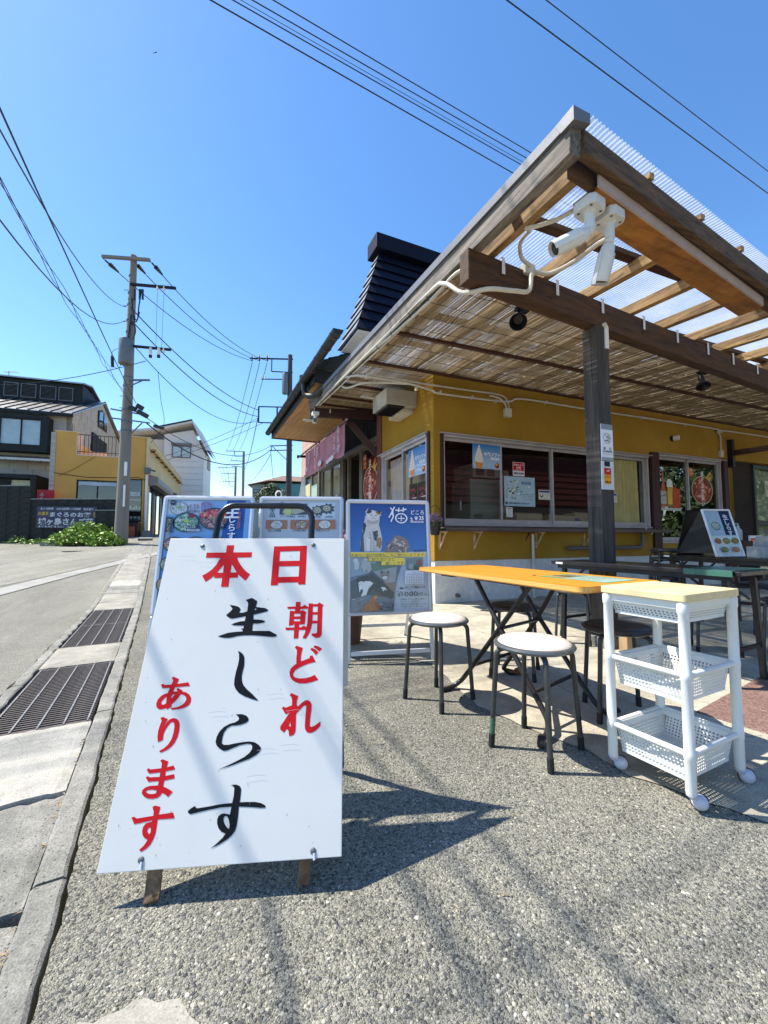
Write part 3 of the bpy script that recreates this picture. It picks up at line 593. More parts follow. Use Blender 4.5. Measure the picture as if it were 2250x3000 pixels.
# cover slabs
def cover(v0, v1, mt, label, top=.006, wob=.004, seed=0, thick=.09, name='cover_slab', u0=-.70, u1=-.268):
    rd = random.Random(seed); n, m = 14, 10; vs = []
    p = R2W(-.48, (v0+v1)/2); zc = hz(p.x, p.y)
    q = R2W(-.48, v1); r = R2W(-.48, v0); sl = (hz(q.x, q.y)-hz(r.x, r.y))/(v1-v0)
    for j in range(m+1):
        for i in range(n+1):
            y = v0+(v1-v0)*j/m; x = u0+(u1-u0)*i/n; ed = i in (0, n) or j in (0, m)
            vs.append((x+(rd.uniform(-wob, wob) if ed and i not in (0,n) else 0), y+(rd.uniform(-wob, wob) if ed else 0), sl*(y-(v0+v1)/2)+top-(.006 if ed else 0)+rd.uniform(-.0006, .0006)))
    N = len(vs); mb = MB(); vs += [(a, b, c-thick) for a, b, c in vs]
    fs = [(j*(n+1)+i, j*(n+1)+i+1, (j+1)*(n+1)+i+1, (j+1)*(n+1)+i) for j in range(m) for i in range(n)]
    ring = list(range(n+1))+[j*(n+1)+n for j in range(1, m+1)]+[m*(n+1)+i for i in range(n-1, -1, -1)]+[j*(n+1) for j in range(m-1, 0, -1)]
    fs += [(ring[k], ring[k]+N, ring[(k+1)%len(ring)]+N, ring[(k+1)%len(ring)]) for k in range(len(ring))]
    mb.add(vs, fs); o = mb.build(name, mt, M=ROAD @ at(0, 0, zc)); return tag(o, label, 'drain cover', 'concrete drain covers along the kerb')
cover(-1.2, 1.32, M['slab_rough'], 'rough grey concrete drain cover filling the bottom left corner beside the kerb', -.004, .012, 1)
cover(1.345, 1.86, M['slab_rough'], 'grey pitted drain cover just below the whitest slab', -.001, .01, 2)
cover(1.872, 2.50, M['slab_white'], 'whitest drain cover, cracked across, below the nearest steel grating', .010, .008, 3)
cover(3.625, 4.22, M['slab_light'], 'pale worn drain cover between the two steel gratings', .010, .006, 4)
for i, (a, b, mt, l) in enumerate([(6.21, 6.75, 'slab_light', 'first pale drain cover above the farther steel grating'), (6.76, 7.36, 'slab_light', 'second drain cover above the farther steel grating'),
    (7.37, 7.96, 'kerb', 'grey drain cover third above the farther steel grating'), (7.97, 8.56, 'slab_white', 'small white drain cover far up the kerb beside the menu stand'),
    (8.57, 9.16, 'slab_light', 'far drain cover just above the small white one'), (9.17, 10.4, 'slab_light', 'farthest drain cover visible beside the menu stand'), (10.41, 13.0, 'slab_light', 'long drain cover beyond the menu stands'), (13.01, 17.0, 'kerb', 'drain cover in the distance up the street'), (17.01, 30.0, 'kerb', 'drain cover at the far end of the street')]):
    cover(a, b, M[mt], l, .008, .004, 10+i, zc if False else .09)
# gratings
def grating(v0, v1, label):
    p = R2W(-.48, (v0+v1)/2); root = thing('drain_grating', label, 'grating', ROAD @ at(-.483, (v0+v1)/2, hz(p.x, p.y)), 'steel drain gratings in the channel')
    q = R2W(-.48, v1); r = R2W(-.48, v0); sl = (hz(q.x, q.y)-hz(r.x, r.y))/(v1-v0); Ls = v1-v0; n = int(Ls/.03)
    rm = Matrix.Rotation(math.atan(sl), 4, 'X')
    c = MB(); c.box((0,0,-.016), (.415,.0065,.032)); m1 = c.mesh('cross_bar')
    pieces('cross_bar', m1, M['grate'], root, [rm @ Matrix.Translation((0, -Ls/2+.02+(Ls-.04)*i/n, 0)) for i in range(n+1)])
    c = MB(); c.box((0,0,0), (.0075, Ls-.01, .007)); m2 = c.mesh('long_bar')
    pieces('long_bar', m2, M['grate_light'], root, [rm @ Matrix.Translation((x, 0, .002)) for x in (-.195, -.1, 0, .1, .195)])
    c = MB(); c.box((0,-Ls/2+.004,-.02), (.42,.008,.042)); c.box((0,Ls/2-.004,-.02), (.42,.008,.042)); c.build('end_bar', M['grate'], root, M=rm)
grating(2.515, 3.61, 'nearest brown steel drain grating with crosswise bars, beside the sign')
grating(4.24, 5.2, 'second steel drain grating, just above the pale slab')
grating(5.215, 6.19, 'third and farthest steel drain grating beside the menu stands')
# concrete floor in front of the shop (world frame, slightly proud of the asphalt)
def flat(name, pts, mt, z, kind='structure', sub=0):
    V, Fc = loops_mesh([[t for p in pts for t in p]]); mb = MB(); mb.add([(x, y, hz(x, y)+z) for x, y in V], Fc); o = mb.build(name, mt)
    if kind: o['kind'] = kind
    return o
rd = random.Random(5)
def rough_line(pts, amp, step=.06):
    out = []
    for a, b in zip(pts[:-1], pts[1:]):
        n = max(1, int(hypot(b[0]-a[0], b[1]-a[1])/step))
        for i in range(n): out.append((a[0]+(b[0]-a[0])*i/n+rd.uniform(-amp, amp), a[1]+(b[1]-a[1])*i/n+rd.uniform(-amp, amp)))
    return out+[pts[-1]]
edge = rough_line([(-.42,3.55),(-.30,3.3),(.12,3.18),(.33,2.98),(.42,2.62),(.50,2.25),(.66,2.02),(.86,1.78),(.93,1.60),(1.05,1.50),(1.19,1.36),(1.45,1.18),(2.1,.78),(3.4,.35),(6,-.6)], .008)
flat('concrete_pavement', edge+[(11,-1.5),(13,9.2),(6.5,9.2),(S2W(0,0).x+.05,S2W(0,0).y+.04)]+[(S2W(-.06,2.0).x,S2W(-.06,2.0).y),(S2W(-1.5,1.6).x,S2W(-1.5,1.6).y)], M['pad'], .0045)
# darker old strip of rough asphalt patch in the corner and along the pavement
flat('concrete_patch', rough_line([(-.60,.62),(-.58,.80),(-.49,.855),(-.40,.862),(-.33,.80),(-.30,.62),(-.60,.62)], .010, .02)[:-1], M['slab_light'], .0015)
flat('concrete_patch', rough_line([(-1.60,3.06),(-1.62,3.22),(-1.30,3.36),(-1.12,3.40),(-1.10,3.26),(-1.3,3.12),(-1.60,3.06)], .008, .03)[:-1], M['slab_light'], .0045)
# far side: pale gutter line and paler ground
flat('road_gutter', [(-5.2,1.5),(-5.45,4.5),(-5.62,6.06),(-5.79,7.8),(-5.92,10.7),(-5.95,15),(-5.9,30),(-6.2,30),(-6.3,15),(-6.27,11.3),(-6.15,8),(-6.08,6.5),(-5.9,4.5),(-5.65,1.5)], M['gutter'], .010)
sheet('far_ground', ticks(-200, -6.25, -30, -6.25, 2), ticks(-20, 300, -6, 40, 1), M['far_asphalt'], .005, Matrix.Identity(4), 'structure', lambda u, v: 0)
# paved area at the right: red granite pavers and a pale one
PV = Matrix.Translation((1.34, 2.0, .009)) @ Matrix.Rotation(radians(33.0), 4, 'Z')
pav = thing('paved_patch', 'speckled red granite pavers with two pale ones beside the white trolley', 'paving', PV)
k = 0
for j in range(5):
    for i in range(9):
        x0 = i*.302; y0 = -.302*(j+1); cr = MB(); cr.bx(x0+.004, x0+.298, y0+.004, y0+.298, -.03, .001+random.uniform(-.0012,.0012))
        pale = (i, j) in ((2, 1), (3, 1), (5, 3), (4, 3))
        if x0 < .12+j*.12: continue
        cr.build('paver', M['slab_white' if pale else 'tile_red'], pav, bevel=.002, seg=1)
# small stones lying about, leaf litter in the joint
def pebbles():
    """stones of the worn asphalt standing proud near the viewer"""
    mb = MB(); rd = random.Random(3); iv = ROAD.inverted(); n = 0; pal = [(.11,.114,.11),(.16,.163,.152),(.21,.21,.19),(.26,.255,.222),(.31,.30,.25),(.38,.36,.29)]
    ring = [(cos(2*pi*k/7), sin(2*pi*k/7)) for k in range(7)]
    def inpad(x, y): return x > .30 and y > 1.36+(1.25-x)*.9 if x < 1.3 else y > 1.2-(x-1.3)*.45
    while n < 12000:
        y = .50+2.9*rd.random()**1.5; x = rd.uniform(-.66, 1.02)*y
        if (iv @ Vector((x, y, 0))).x < -.17 or inpad(x, y): continue
        n += 1; u = rd.random(); r = .0022+.0036*u*u+(.0015 if rd.random() < .05 else 0); a = rd.uniform(0, pi); c, s_ = cos(a), sin(a); e = rd.uniform(.6, .95); h = r*rd.uniform(.18, .42)
        f = rd.uniform(.55,.75); mb.col = rd.choice(pal) if rd.random() > .03 else (.5,.48,.42); jj = [rd.uniform(.82,1.12) for _ in ring]
        base = [(x+r*q*(p*c-e*t*s_), y+r*q*(p*s_+e*t*c), -.0006) for (p, t), q in zip(ring, jj)]
        mb.add(base+[(x+(b[0]-x)*.86, y+(b[1]-y)*.86, h*.62) for b in base]+[(x+(b[0]-x)*.42, y+(b[1]-y)*.42, h) for b in base], [(k, (k+1)%7, 7+(k+1)%7, 7+k) for k in range(7)]+[(7+k, 7+(k+1)%7, 14+(k+1)%7, 14+k) for k in range(7)]+[tuple(range(14,21))])
    o = mb.build('asphalt_stone', M['grit'], kind='stuff', smooth=False); o.data.polygons.foreach_set('use_smooth', [True]*len(o.data.polygons)); tag(o, 'rounded grey stones standing out of the worn asphalt', 'stones', kind='stuff')
M['grit'] = (lambda t: t.bsdf(t.mix(1.0, (lambda a: (setattr(a, 'layer_name', 'Col'), a.outputs[0])[1])(t.n('VertexColor')), t.ramp(t.noise(t.coord('Object'), 260, 3), [(.3, .75), (.7, 1.15)]), 'MULTIPLY'), .9, spec=.12))(NT('grit_stone'))
pebbles()
lm = MB(); rd = random.Random(11)
for i in range(70):
    v = rd.uniform(.3, 2.3); u = -.262-rd.uniform(0, .012); p = R2W(u, v); a = rd.uniform(0, pi); L = rd.uniform(.005, .016)
    lm.add([(p.x-L*cos(a), p.y-L*sin(a), .012), (p.x, p.y-L*.4, .016), (p.x+L*cos(a), p.y+L*sin(a), .013), (p.x, p.y+L*.35, .014)], [(0,1,2,3)])
M['dryleaf'] = mat('dry_leaf', (.30,.22,.12), .8, var=.3)
tag(lm.build('leaf_litter', M['dryleaf'], kind='stuff'), 'bits of dry leaf in the joint beside the kerb', 'leaf litter', kind='stuff')

tw = MB(); rd = random.Random(19)
for i in range(46):
    y = rd.uniform(.7, 3.2); x = rd.uniform(-.1, .75)*y; a = rd.uniform(0, pi); L = rd.uniform(.008, .035)
    tw.tube([(x, y, .004), (x+L*.5*cos(a), y+L*.5*sin(a), .006), (x+L*cos(a+.2), y+L*sin(a+.2), .004)], rd.uniform(.0006, .0012), 4)
tag(tw.build('twig_litter', M['dryleaf'], kind='stuff'), 'little dry twigs scattered over the forecourt', 'twigs', kind='stuff')
# ================================================================ the shop
HOUSE = SHOP @ Matrix.Translation((0, 1.93, 0)) @ Matrix.Rotation(radians(2.2), 4, 'Z')
shopb = thing('shop_building', 'mustard yellow eatery with white plinth and dark roofed hall behind', 'shop', SHOP.copy())
def P(name, mb, mt, par=None, **k): return mb.build(name, M[mt] if isinstance(mt, str) else mt, par or shopb, **k)
# walls of the low front part (frame: x along the front, y into the building)
w = MB()
def wallx(x0, x1, z0, z1, y0=0, y1=.16): w.bx(x0, x1, y0, y1, z0, z1)
wallx(0, .10, .585, 3.25); wallx(.10, 4.42, .585, 1.04); wallx(.10, 4.42, 2.36, 3.25); wallx(4.42, 4.56, .585, 3.25)
wallx(4.56, 6.52, .585, .80); wallx(4.56, 6.52, 2.43, 3.25); wallx(6.52, 6.86, .585, 3.25); wallx(6.86, 11, 2.47, 3.25); wallx(9.6, 11, .585, 2.47)
w.bx(0, .16, .16, 1.93, 2.40, 3.25); w.bx(0, .16, .16, 1.93, .585, 1.0); w.bx(0, .16, 1.86, 1.93, 1.0, 2.4)
P('wall', w, 'stucco')
w = MB(); w.bx(.015, 6.84, .018, .15, 0, .583); w.bx(9.6, 11, .018, .15, 0, .583); w.bx(.015, .15, .15, 1.92, 0, .583)
P('plinth', w, 'plinth', bevel=.006)
w = MB(); w.cyl((.36,-.03,.10), (.36,.03,.10), .028, 14); P('drain_outlet', w, 'pipe_grey', smooth=True)
# room behind the glass
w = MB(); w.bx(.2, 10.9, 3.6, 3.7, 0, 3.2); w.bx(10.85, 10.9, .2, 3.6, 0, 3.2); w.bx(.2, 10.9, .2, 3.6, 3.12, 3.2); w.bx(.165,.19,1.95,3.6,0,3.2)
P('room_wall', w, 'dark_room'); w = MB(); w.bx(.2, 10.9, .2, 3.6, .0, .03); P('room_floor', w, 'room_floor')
def window(x0, x1, z0, z1, panes, fr='sash', y=0.03, par=None, dep=.07, rail=.075, glassm='glass'):
    """sliding window in the front wall: frame > sash, pane"""
    f = MB(); t = .035
    f.bx(x0, x1, y-.045, y+dep, z1-t, z1); f.bx(x0, x1, y-.06, y+dep, z0, z0+t*.8); f.bx(x0, x0+t*.7, y-.03, y+dep, z0+t*.8, z1-t); f.bx(x1-t*.7, x1, y-.03, y+dep, z0+t*.8, z1-t)
    W_ = P('window', f, fr, par, bevel=.003, seg=1)
    for i, (a, b, off) in enumerate(panes):
        s = MB(); q = .028; yy = y+.012+off; zt = z1-t-.002; zb = z0+t*.8+.002
        s.bx(a, b, yy, yy+.026, zt-.04, zt); s.bx(a, b, yy, yy+.026, zb, zb+rail); s.bx(a, a+q, yy, yy+.026, zb+rail, zt-.04); s.bx(b-q, b, yy, yy+.026, zb+rail, zt-.04)
        s.build('sash', M[fr], W_, bevel=.002, seg=1)
        g = MB(); g.bx(a+q-.004, b-q+.004, yy+.011, yy+.015, zb+rail-.004, zt-.036); g.build('pane', M[glassm], W_)
    return W_
window(.155, 4.37, 1.062, 2.35, [(.165,1.19,0),(1.17,2.19,.03),(2.165,3.2,0),(3.26,4.36,.03)])
window(4.62, 6.49, .80, 2.42, [(4.64,5.56,.03),(5.53,6.47,0)])
for a_ in ((.10,.152,-.022,.02,1.045,2.345),(4.40,4.60,-.045,.03,.60,2.43),(6.50,6.63,-.05,.03,0,2.46)): w = MB(); w.bx(*a_); P('window_post', w, 'brown_trim', bevel=.003, seg=1)
w = MB(); w.bx(.09, 4.42, -.05, .0, 2.352, 2.366); w.bx(4.58, 6.6, -.055, .0, 2.422, 2.436); P('drip_cap', w, 'sash')
# side window facing the street
def side_box(mb, y0, y1, z0, z1, x0, x1): mb.bx(x0, x1, y0, y1, z0, z1)
f = MB(); f.bx(-.05,.06,.16,1.86,2.33,2.372); f.bx(-.05,.06,.16,1.86,.99,1.03); f.bx(-.03,.06,.16,.185,1.03,2.33); f.bx(-.03,.06,1.835,1.86,1.03,2.33)
W_ = P('window', f, 'sash', bevel=.003, seg=1)
for a, b, x in ((.19,1.03,-.012),(1.0,1.83,.02)):
    s = MB(); s.bx(x,x+.026,a,b,2.28,2.325); s.bx(x,x+.026,a,b,1.035,1.10); s.bx(x,x+.026,a,a+.03,1.10,2.28); s.bx(x,x+.026,b-.03,b,1.10,2.28); s.build('sash', M['sash'], W_, bevel=.002, seg=1)
    g = MB(); g.bx(x+.011,x+.015,a+.026,b-.026,1.096,2.284); g.build('pane', M['glass'], W_)
w = MB(); w.bx(-.028,.02,.10,.156,1.0,2.40); P('window_post', w, 'brown_trim'); w = MB(); w.bx(-.075,0,.12,1.98,2.374,2.386); P('drip_cap', w, 'sash')
# serving ledge with brackets, the little shelf at the corner
w = MB(); w.bx(.02, 4.56, -.22, -.002, .985, 1.035); w.bx(.14, 4.4, -.07, -.002, 1.037, 1.056); P('serving_ledge', w, wood('ledge_board', '#4a3c38', '#75625c', .7, (1.2,22,22), False, .3, .3), bevel=.004)
w = MB(); w.bx(-.20, .03, -.26, -.002, .992, 1.022); P('corner_shelf', w, 'darkframe')
for x in (.075, .638, 1.75, 2.74):
    c = MB(); c.bar((x,-.015,.74), (x,-.015,.98), .028, .026); c.bar((x,-.2,.975), (x,-.0,.975), .028, .018); c.bar((x,-.03,.77), (x,-.17,.965), .012, .022)
    P('ledge_bracket', c, mat('peeling_bracket', (.5,.35,.2), .7, var=.4, scale=20) if x == .075 else bpy.data.materials['peeling_bracket'])
c = MB(); c.tube([(2.30,-.10,.735),(3.93,-.10,.735),(4.0,-.10,.78),(4.005,-.10,.98)], .034, 12); P('waste_pipe', c, 'pipe_grey', smooth=True)
c = MB(); c.tube([(1.66,-.05,.0),(1.66,-.05,.95)], .022, 10); P('down_pipe', c, 'cream_box', smooth=True)
c = MB(); c.tube([(1.30,-.30,.86),(1.62,-.03,.98)], .008, 6); P('awning_rod', c, 'blackmetal')
c = MB(); c.tube([(4.10,-.06,1.02),(4.10,-.13,1.02),(4.17,-.15,.99),(4.17,-.15,.955)], .011, 8); c.cyl((4.10,-.1,1.02),(4.10,-.1,1.06),.014); c.box((4.1,-.1,1.068),(.06,.014,.01)); P('tap', c, 'sash', smooth=True)
# right hand doorway: flat dark panel coloured as the unlit opening, hanging arm, glass leaf
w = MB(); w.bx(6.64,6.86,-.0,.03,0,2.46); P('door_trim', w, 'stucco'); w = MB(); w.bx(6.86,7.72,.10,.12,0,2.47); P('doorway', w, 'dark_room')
f = MB(); f.bx(7.70,7.76,.05,.12,0,2.44); f.bx(9.5,9.58,.05,.12,0,2.44); f.bx(7.76,9.5,.05,.12,2.38,2.44); f.bx(7.76,9.5,.05,.12,1.16,1.26); f.bx(7.76,9.5,.05,.12,0,.2)
D_ = P('sliding_door', f, mat('dark_green_door', (.03,.04,.035), .45), bevel=.003, seg=1); g = MB(); g.bx(7.76,9.5,.08,.086,.2,2.38); g.build('pane', M['glass'], D_)
# screened yellow green cloth behind that glass
g = MB()
for i in range(60):
    x = 7.8+i*.028; y = .2+.018*sin(i*1.1)+.01*sin(i*2.7); x2 = x+.028; y2 = .2+.018*sin((i+1)*1.1)+.01*sin((i+1)*2.7); g.quad((x,y,.2),(x2,y2,.2),(x2,y2,2.36),(x,y,2.36))
P('door_curtain', g, mat('pale_olive_curtain', (.5,.5,.36), .8), smooth=True)  # cloth in a plain pale yellow-green colour
c = MB(); c.bx(6.72,6.80,-.09,-.0,2.30,2.86); P('sign_arm_mount', c, 'blackmetal')
c = MB(); c.bar((6.86,-.02,2.60),(6.90,-.98,2.60),.09,.10); P('sign_arm', c, 'brown_trim')
# conduit along the wall head with a junction box
c = MB()
c.tube(cat_rom([(-1.0,-.03,2.99),(-.4,-.04,2.974),(-.05,-.045,2.93),(.1,-.035,2.905),(1.04,-.035,2.925),(1.3,-.035,2.95),(1.57,-.035,3.02),(2.92,-.035,3.02),(6.15,-.035,3.04),(6.36,-.035,2.99),(6.45,-.035,2.9),(6.45,-.035,2.62)], 5), .0145, 8)
c.tube(cat_rom([(-1.0,-.03,3.02),(-.3,-.03,3.01),(.6,-.03,3.02),(1.0,-.03,3.03),(1.2,-.03,3.0),(1.27,-.03,2.9),(1.27,-.03,2.82)], 5), .0125, 8)
c.tube(cat_rom([(.9,-.06,2.98),(1.08,-.06,2.96),(1.2,-.05,2.88),(1.215,-.04,2.82)], 5), .0125, 8)
c.tube(cat_rom([(6.5,-.035,2.98),(6.6,-.035,3.03),(8.5,-.035,3.05),(11,-.035,3.05)], 4), .0145, 8)
P('conduit', c, 'conduit', smooth=True)
c = MB(); c.bx(1.19,1.30,-.07,-.001,2.70,2.83); P('junction_box', c, 'cream_box', bevel=.006); c = MB(); c.bx(6.41,6.50,-.06,-.001,2.49,2.62); P('junction_box', c, 'cream_box', bevel=.006)
c = MB()
for x in (-.28,.09,.62,1.04,2.0,2.92,4.2,5.4): c.bx(x-.012,x+.012,-.055,-.0,2.9 if x < 1.3 else 3.0,2.945 if x < 1.3 else 3.045)
P('conduit_clip', c, 'conduit')
# vent hood on the side wall
c = MB(); c.bx(-.50,-.001,.50,1.06,2.86,3.10); P('vent_hood', c, mat('stained_vent_hood', (.42,.39,.33), .5, .1, var=.12, scale=4, dirt=.5, dirtcol=(.12,.1,.08)), bevel=.006)
c = MB(); c.bx(-.47,-.20,.52,1.02,2.835,2.858)
for i in range(9): c.box((-.335,.56+i*.052,2.83),(.24,.006,.02))
P('vent_grille', c, 'blackmetal'); c = MB(); c.bx(-.20,-.002,.62,1.12,2.80,2.857); P('vent_flange', c, 'cream_box', bevel=.004)
# ---------------------------------------------------------------- main hall behind (frame HOUSE)
HM = Matrix.Translation((0, 1.93, 0)) @ Matrix.Rotation(radians(2.2), 4, 'Z')
def H(name, mb, mt, **k): return mb.build(name, M[mt] if isinstance(mt, str) else mt, shopb, M=HM.copy(), **k)
c = MB(); c.bx(-.03,.15,-.03,.155,0,3.3); H('corner_post', c, mat('oxblood_post', (.15,.045,.04), .5, var=.2), bevel=.004)
c = MB(); c.bx(.06,6,5.95,6.28,0,3.9); c.bx(.2,.3,.16,5.95,2.86,3.9); H('wall', c, 'siding')
c = MB(); c.bx(.1,6,6.28,6.30,0,3.9)
for i in range(14): c.bx(-.01,.09,4.45,6.28,2.80+i*.085,2.80+i*.085+.078)
H('siding', c, 'siding', kind='stuff') if False else None
sb = MB(); sb.bx(0,.02,4.42,6.28,0,.08); m_ = sb.mesh('siding_board')
for i in range(14): pass
prs = pieces('siding_board', m_, M['siding'], shopb, [HM @ Matrix.Translation((-.02+.012*(i%2==0)*0,0,2.84+i*.088)) @ Matrix.Rotation(radians(-3), 4, 'Y') for i in range(13)])
# glazed shopfront: posts, header, transom lattice, doors
c = MB(); c.bx(-.02,.10,.155,6.28,2.74,2.80); c.bx(-.03,.12,.155,4.2,2.70,2.74); H('door_header', c, mat('weathered_bronze_frame', (.16,.14,.10), .5, .2, var=.2, dirt=.3), bevel=.003)
BZ = bpy.data.materials['weathered_bronze_frame']
c = MB()
for a, b in ((.99,1.07),(1.09,1.13),(1.80,1.88),(2.18,2.30),(2.34,2.42),(3.08,3.16),(3.88,3.94),(4.22,4.34),(5.03,5.10),(5.86,5.93),(6.2,6.28)): c.bx(.0,.07,a,b,.1,2.74)
for a, b in ((.16,.99),(2.42,3.08),(3.16,3.88)): c.bx(.01,.06,a,b,2.66,2.74); c.bx(.01,.06,a,b,.3,.5)
H('door_frame', c, BZ, bevel=.003, seg=1)
for a, b in ((.16,.99),(2.42,3.08),(3.16,3.88),(4.34,5.03),(5.10,5.86)):
    c = MB(); c.bx(.03,.036,a,b,.5,2.66); H('door_pane', c, 'glass')
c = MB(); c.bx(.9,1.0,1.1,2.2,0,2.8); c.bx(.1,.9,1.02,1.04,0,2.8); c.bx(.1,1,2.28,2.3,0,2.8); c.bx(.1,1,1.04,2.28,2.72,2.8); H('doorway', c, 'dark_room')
c = MB(); c.bx(.25,.5,1.75,2.2,0,1.75); H('counter_side', c, 'cream_box')
# transom lattice of upright slats
sl = MB(); sl.box((0,0,0),(.03,.026,.66)); m_ = sl.mesh('lattice_slat'); xf = []
for i in range(54): xf.append(HM @ Matrix.Translation((-.005, .21+i*.075, 3.14)))
pieces('lattice_slat', m_, M['darkframe'], shopb, xf)
c = MB(); c.bx(-.02,.03,.155,4.3,2.802,2.83); c.bx(-.02,.03,.155,4.3,3.45,3.5); H('lattice_rail', c, 'darkframe')
c = MB(); c.bx(.03,.035,.16,4.3,2.83,3.45); H('lattice_backing', c, mat('rippled_grey_sheet', (.22,.21,.19), .4, var=.4, scale=3, stretch=(1,30,1)))
# soffit boards running with the eave
sb = MB(); sb.bx(0,.138,.05,4.45,0,.018); m_ = sb.mesh('soffit_board')
pieces('soffit_board', m_, M['soffit'], shopb, [HM @ Matrix.Translation((-1.22+i*.143, 0, 3.60)) for i in range(9)])
c = MB(); c.bx(-1.26,-1.235,.03,4.47,3.56,3.74); c.bx(-1.235,.1,.03,.05,3.57,3.80); c.bx(-1.235,.1,4.452,4.475,3.57,3.72); H('fascia', c, 'gutter_black')
def gutter(x, z, y0, y1, r=.075):
    c = MB(); n = 10; N = 2
    vs = []
    for y in (y0, y1):
        for k in range(n+1): a = pi+pi*k/n; vs.append((x+r*cos(a), y, z+r*sin(a)))
    c.add(vs, [(k, k+1, n+1+k+1, n+1+k) for k in range(n)]+[tuple(range(n,-1,-1)), tuple(n+1+k for k in range(n+1))]); return c
c = gutter(-1.34, 3.74, -1.55, 4.55); g_ = H('rain_gutter', c, 'gutter_black')
for y in [-1.4+.42*i for i in range(14)]:
    q = MB(); q.tube([(-1.34+.080*cos(pi+pi*k/8), y, 3.74+.080*sin(pi+pi*k/8)) for k in range(9)], .005, 5); q.build('gutter_strap', M['galv'], g_)
c = MB(); c.tube(cat_rom([(-1.34,.42,3.72),(-1.34,.42,3.56),(-1.30,.38,3.44),(-1.2,.2,3.40),(-1.1,-.1,3.46)], 4), .05, 12); c.lathe([(.05,0),(.085,.05),(.085,.14),(.05,.14)], 12, (-1.34,.42,3.66)); H('downpipe_elbow', c, 'gutter_black', smooth=True)
# lower roof of flat dark tiles, course by course
rt = MB(); sl_ = radians(24); L = 1.55
for i in range(8): pass
tm = MB(); tm.add([(0,-.35,0),(.24,-.35,.0),(.24,4.5,.0),(0,4.5,0),(0,-.35,.03),(.24,-.35,.012),(.24,4.5,.012),(0,4.5,.03)], [(0,3,2,1),(4,5,6,7),(0,1,5,4),(1,2,6,5),(2,3,7,6),(3,0,4,7)])
m_ = tm.mesh('roof_course')
pieces('roof_course', m_, M['tile'], shopb, [HM @ Matrix.Translation((-1.3+i*.215*cos(sl_), 0, 3.76+i*.215*sin(sl_))) @ Matrix.Rotation(-sl_, 4, 'Y') for i in range(9)])
# the steep hipped crown
B0 = Vector((-.9,-1.11,4.06)); T0 = Vector((-.246,-.456,5.86)); Bk = Vector((-.9,-.27,4.06)); Tk = Vector((-.246,-.33,5.86)); XR = 6.2
c = MB(); c.add([B0, (XR,B0.y,B0.z), (XR,T0.y,T0.z), T0, Bk, Tk, (XR,Bk.y,Bk.z), (XR,Tk.y,Tk.z)], [(0,1,2,3),(4,0,3,5),(6,4,5,7),(1,6,7,2),(3,2,7,5),(0,4,6,1)]); H('crown_roof', c, 'tile')
n = 9
for i in range(n):
    t0 = i/n; t1 = (i+1)/n-.006; a = B0.lerp(T0,t0); b = B0.lerp(T0,t1); e = Vector((-.012,-.03,0)); f0 = .022
    c = MB(); A = a+Vector((-.03,-f0-.02,0)); B = b+Vector((-.01,-.012,0))
    c.add([A, (XR,A.y,A.z), (XR,B.y,B.z), B, a, (XR,a.y,a.z), (XR,b.y,b.z), b], [(0,1,2,3),(1,0,4,5),(2,6,7,3),(0,3,7,4)]); H('roof_course', c, 'tile')
    ak = Bk.lerp(Tk,t0); bk = Bk.lerp(Tk,t1); c = MB()
    c.add([A, a, ak, ak+Vector((-.045,0,0)), B, b, bk, bk+Vector((-.012,0,0))], [(0,4,7,3),(0,3,2,1),(4,5,6,7),(3,7,6,2)]); H('verge_course', c, 'tile_side')
c = MB(); c.bx(-.36,XR,-.60,-.18,5.86,6.13); H('ridge_cap', c, 'tile', bevel=.01)
c = MB(); c.bx(-.88,XR,-1.09,-.29,4.02,4.055); c.bx(-.55,XR,-.85,-.30,3.3,4.02); H('gable_wall', c, 'plinth')
# roof deck closing the low front part
c = MB(); c.add([(-.05,-.0,3.26),(11,-.0,3.26),(11,2.0,3.36),(-.05,2.0,3.36)], [(0,1,2,3)]); P('roof_deck', c, 'flash')
# ---------------------------------------------------------------- curtains
def curtain(mb, x0, x1, z0, z1, y, amp, f, gather=0, n=60, rows=14):
    vs = []
    for j in range(rows+1):
        t = j/rows; z = z0+(z1-z0)*t
        for i in range(n+1):
            s = i/n; sq = 1-gather*(1-t)**1.5*.0; x = x0+(x1-x0)*s
            ph = s*f*2*pi+.4*sin(3*t+s*5); vs.append((x+.006*sin(ph*2), y+amp*sin(ph)*(1.2-.5*t)+amp*.4*sin(ph*2.3+t*2), z+.012*sin(s*9)*(1-t)))
    mb.add(vs, [(j*(n+1)+i, j*(n+1)+i+1, (j+1)*(n+1)+i+1, (j+1)*(n+1)+i) for j in range(rows) for i in range(n)])
cu = thing('window_curtain', 'yellow curtain drawn at the right end of the long front window', 'curtain', SHOP.copy())
c = MB(); curtain(c, 3.18, 3.72, 1.14, 2.28, .17, .022, 5); curtain(c, 3.66, 4.27, 1.13, 2.28, .155, .026, 6); c.build('curtain_cloth', M['curtain_yellow'], cu, smooth=True)
cu = thing('window_curtain', 'pinkish curtain behind the left half of the side window', 'curtain', SHOP.copy())
c = MB(); curtain(c, 0, .80, 1.05, 2.27, 0, .02, 6); c.build('curtain_cloth', M['curtain_pink'], cu, smooth=True, M=Matrix.Translation((.13,.98,0)) @ Matrix.Rotation(pi/2, 4, 'Z'))
cu = thing('window_curtain', 'thin greyish curtain behind the right half of the side window', 'curtain', SHOP.copy())
c = MB(); curtain(c, 0, .75, 1.05, 2.27, 0, .014, 5); c.build('curtain_cloth', M['curtain_grey'], cu, smooth=True, M=Matrix.Translation((.14,.2,0)) @ Matrix.Rotation(pi/2, 4, 'Z'))
cu = thing('door_curtain', 'two grey net curtains behind the closed sliding doors on the street side', 'curtain', SHOP @ HM)
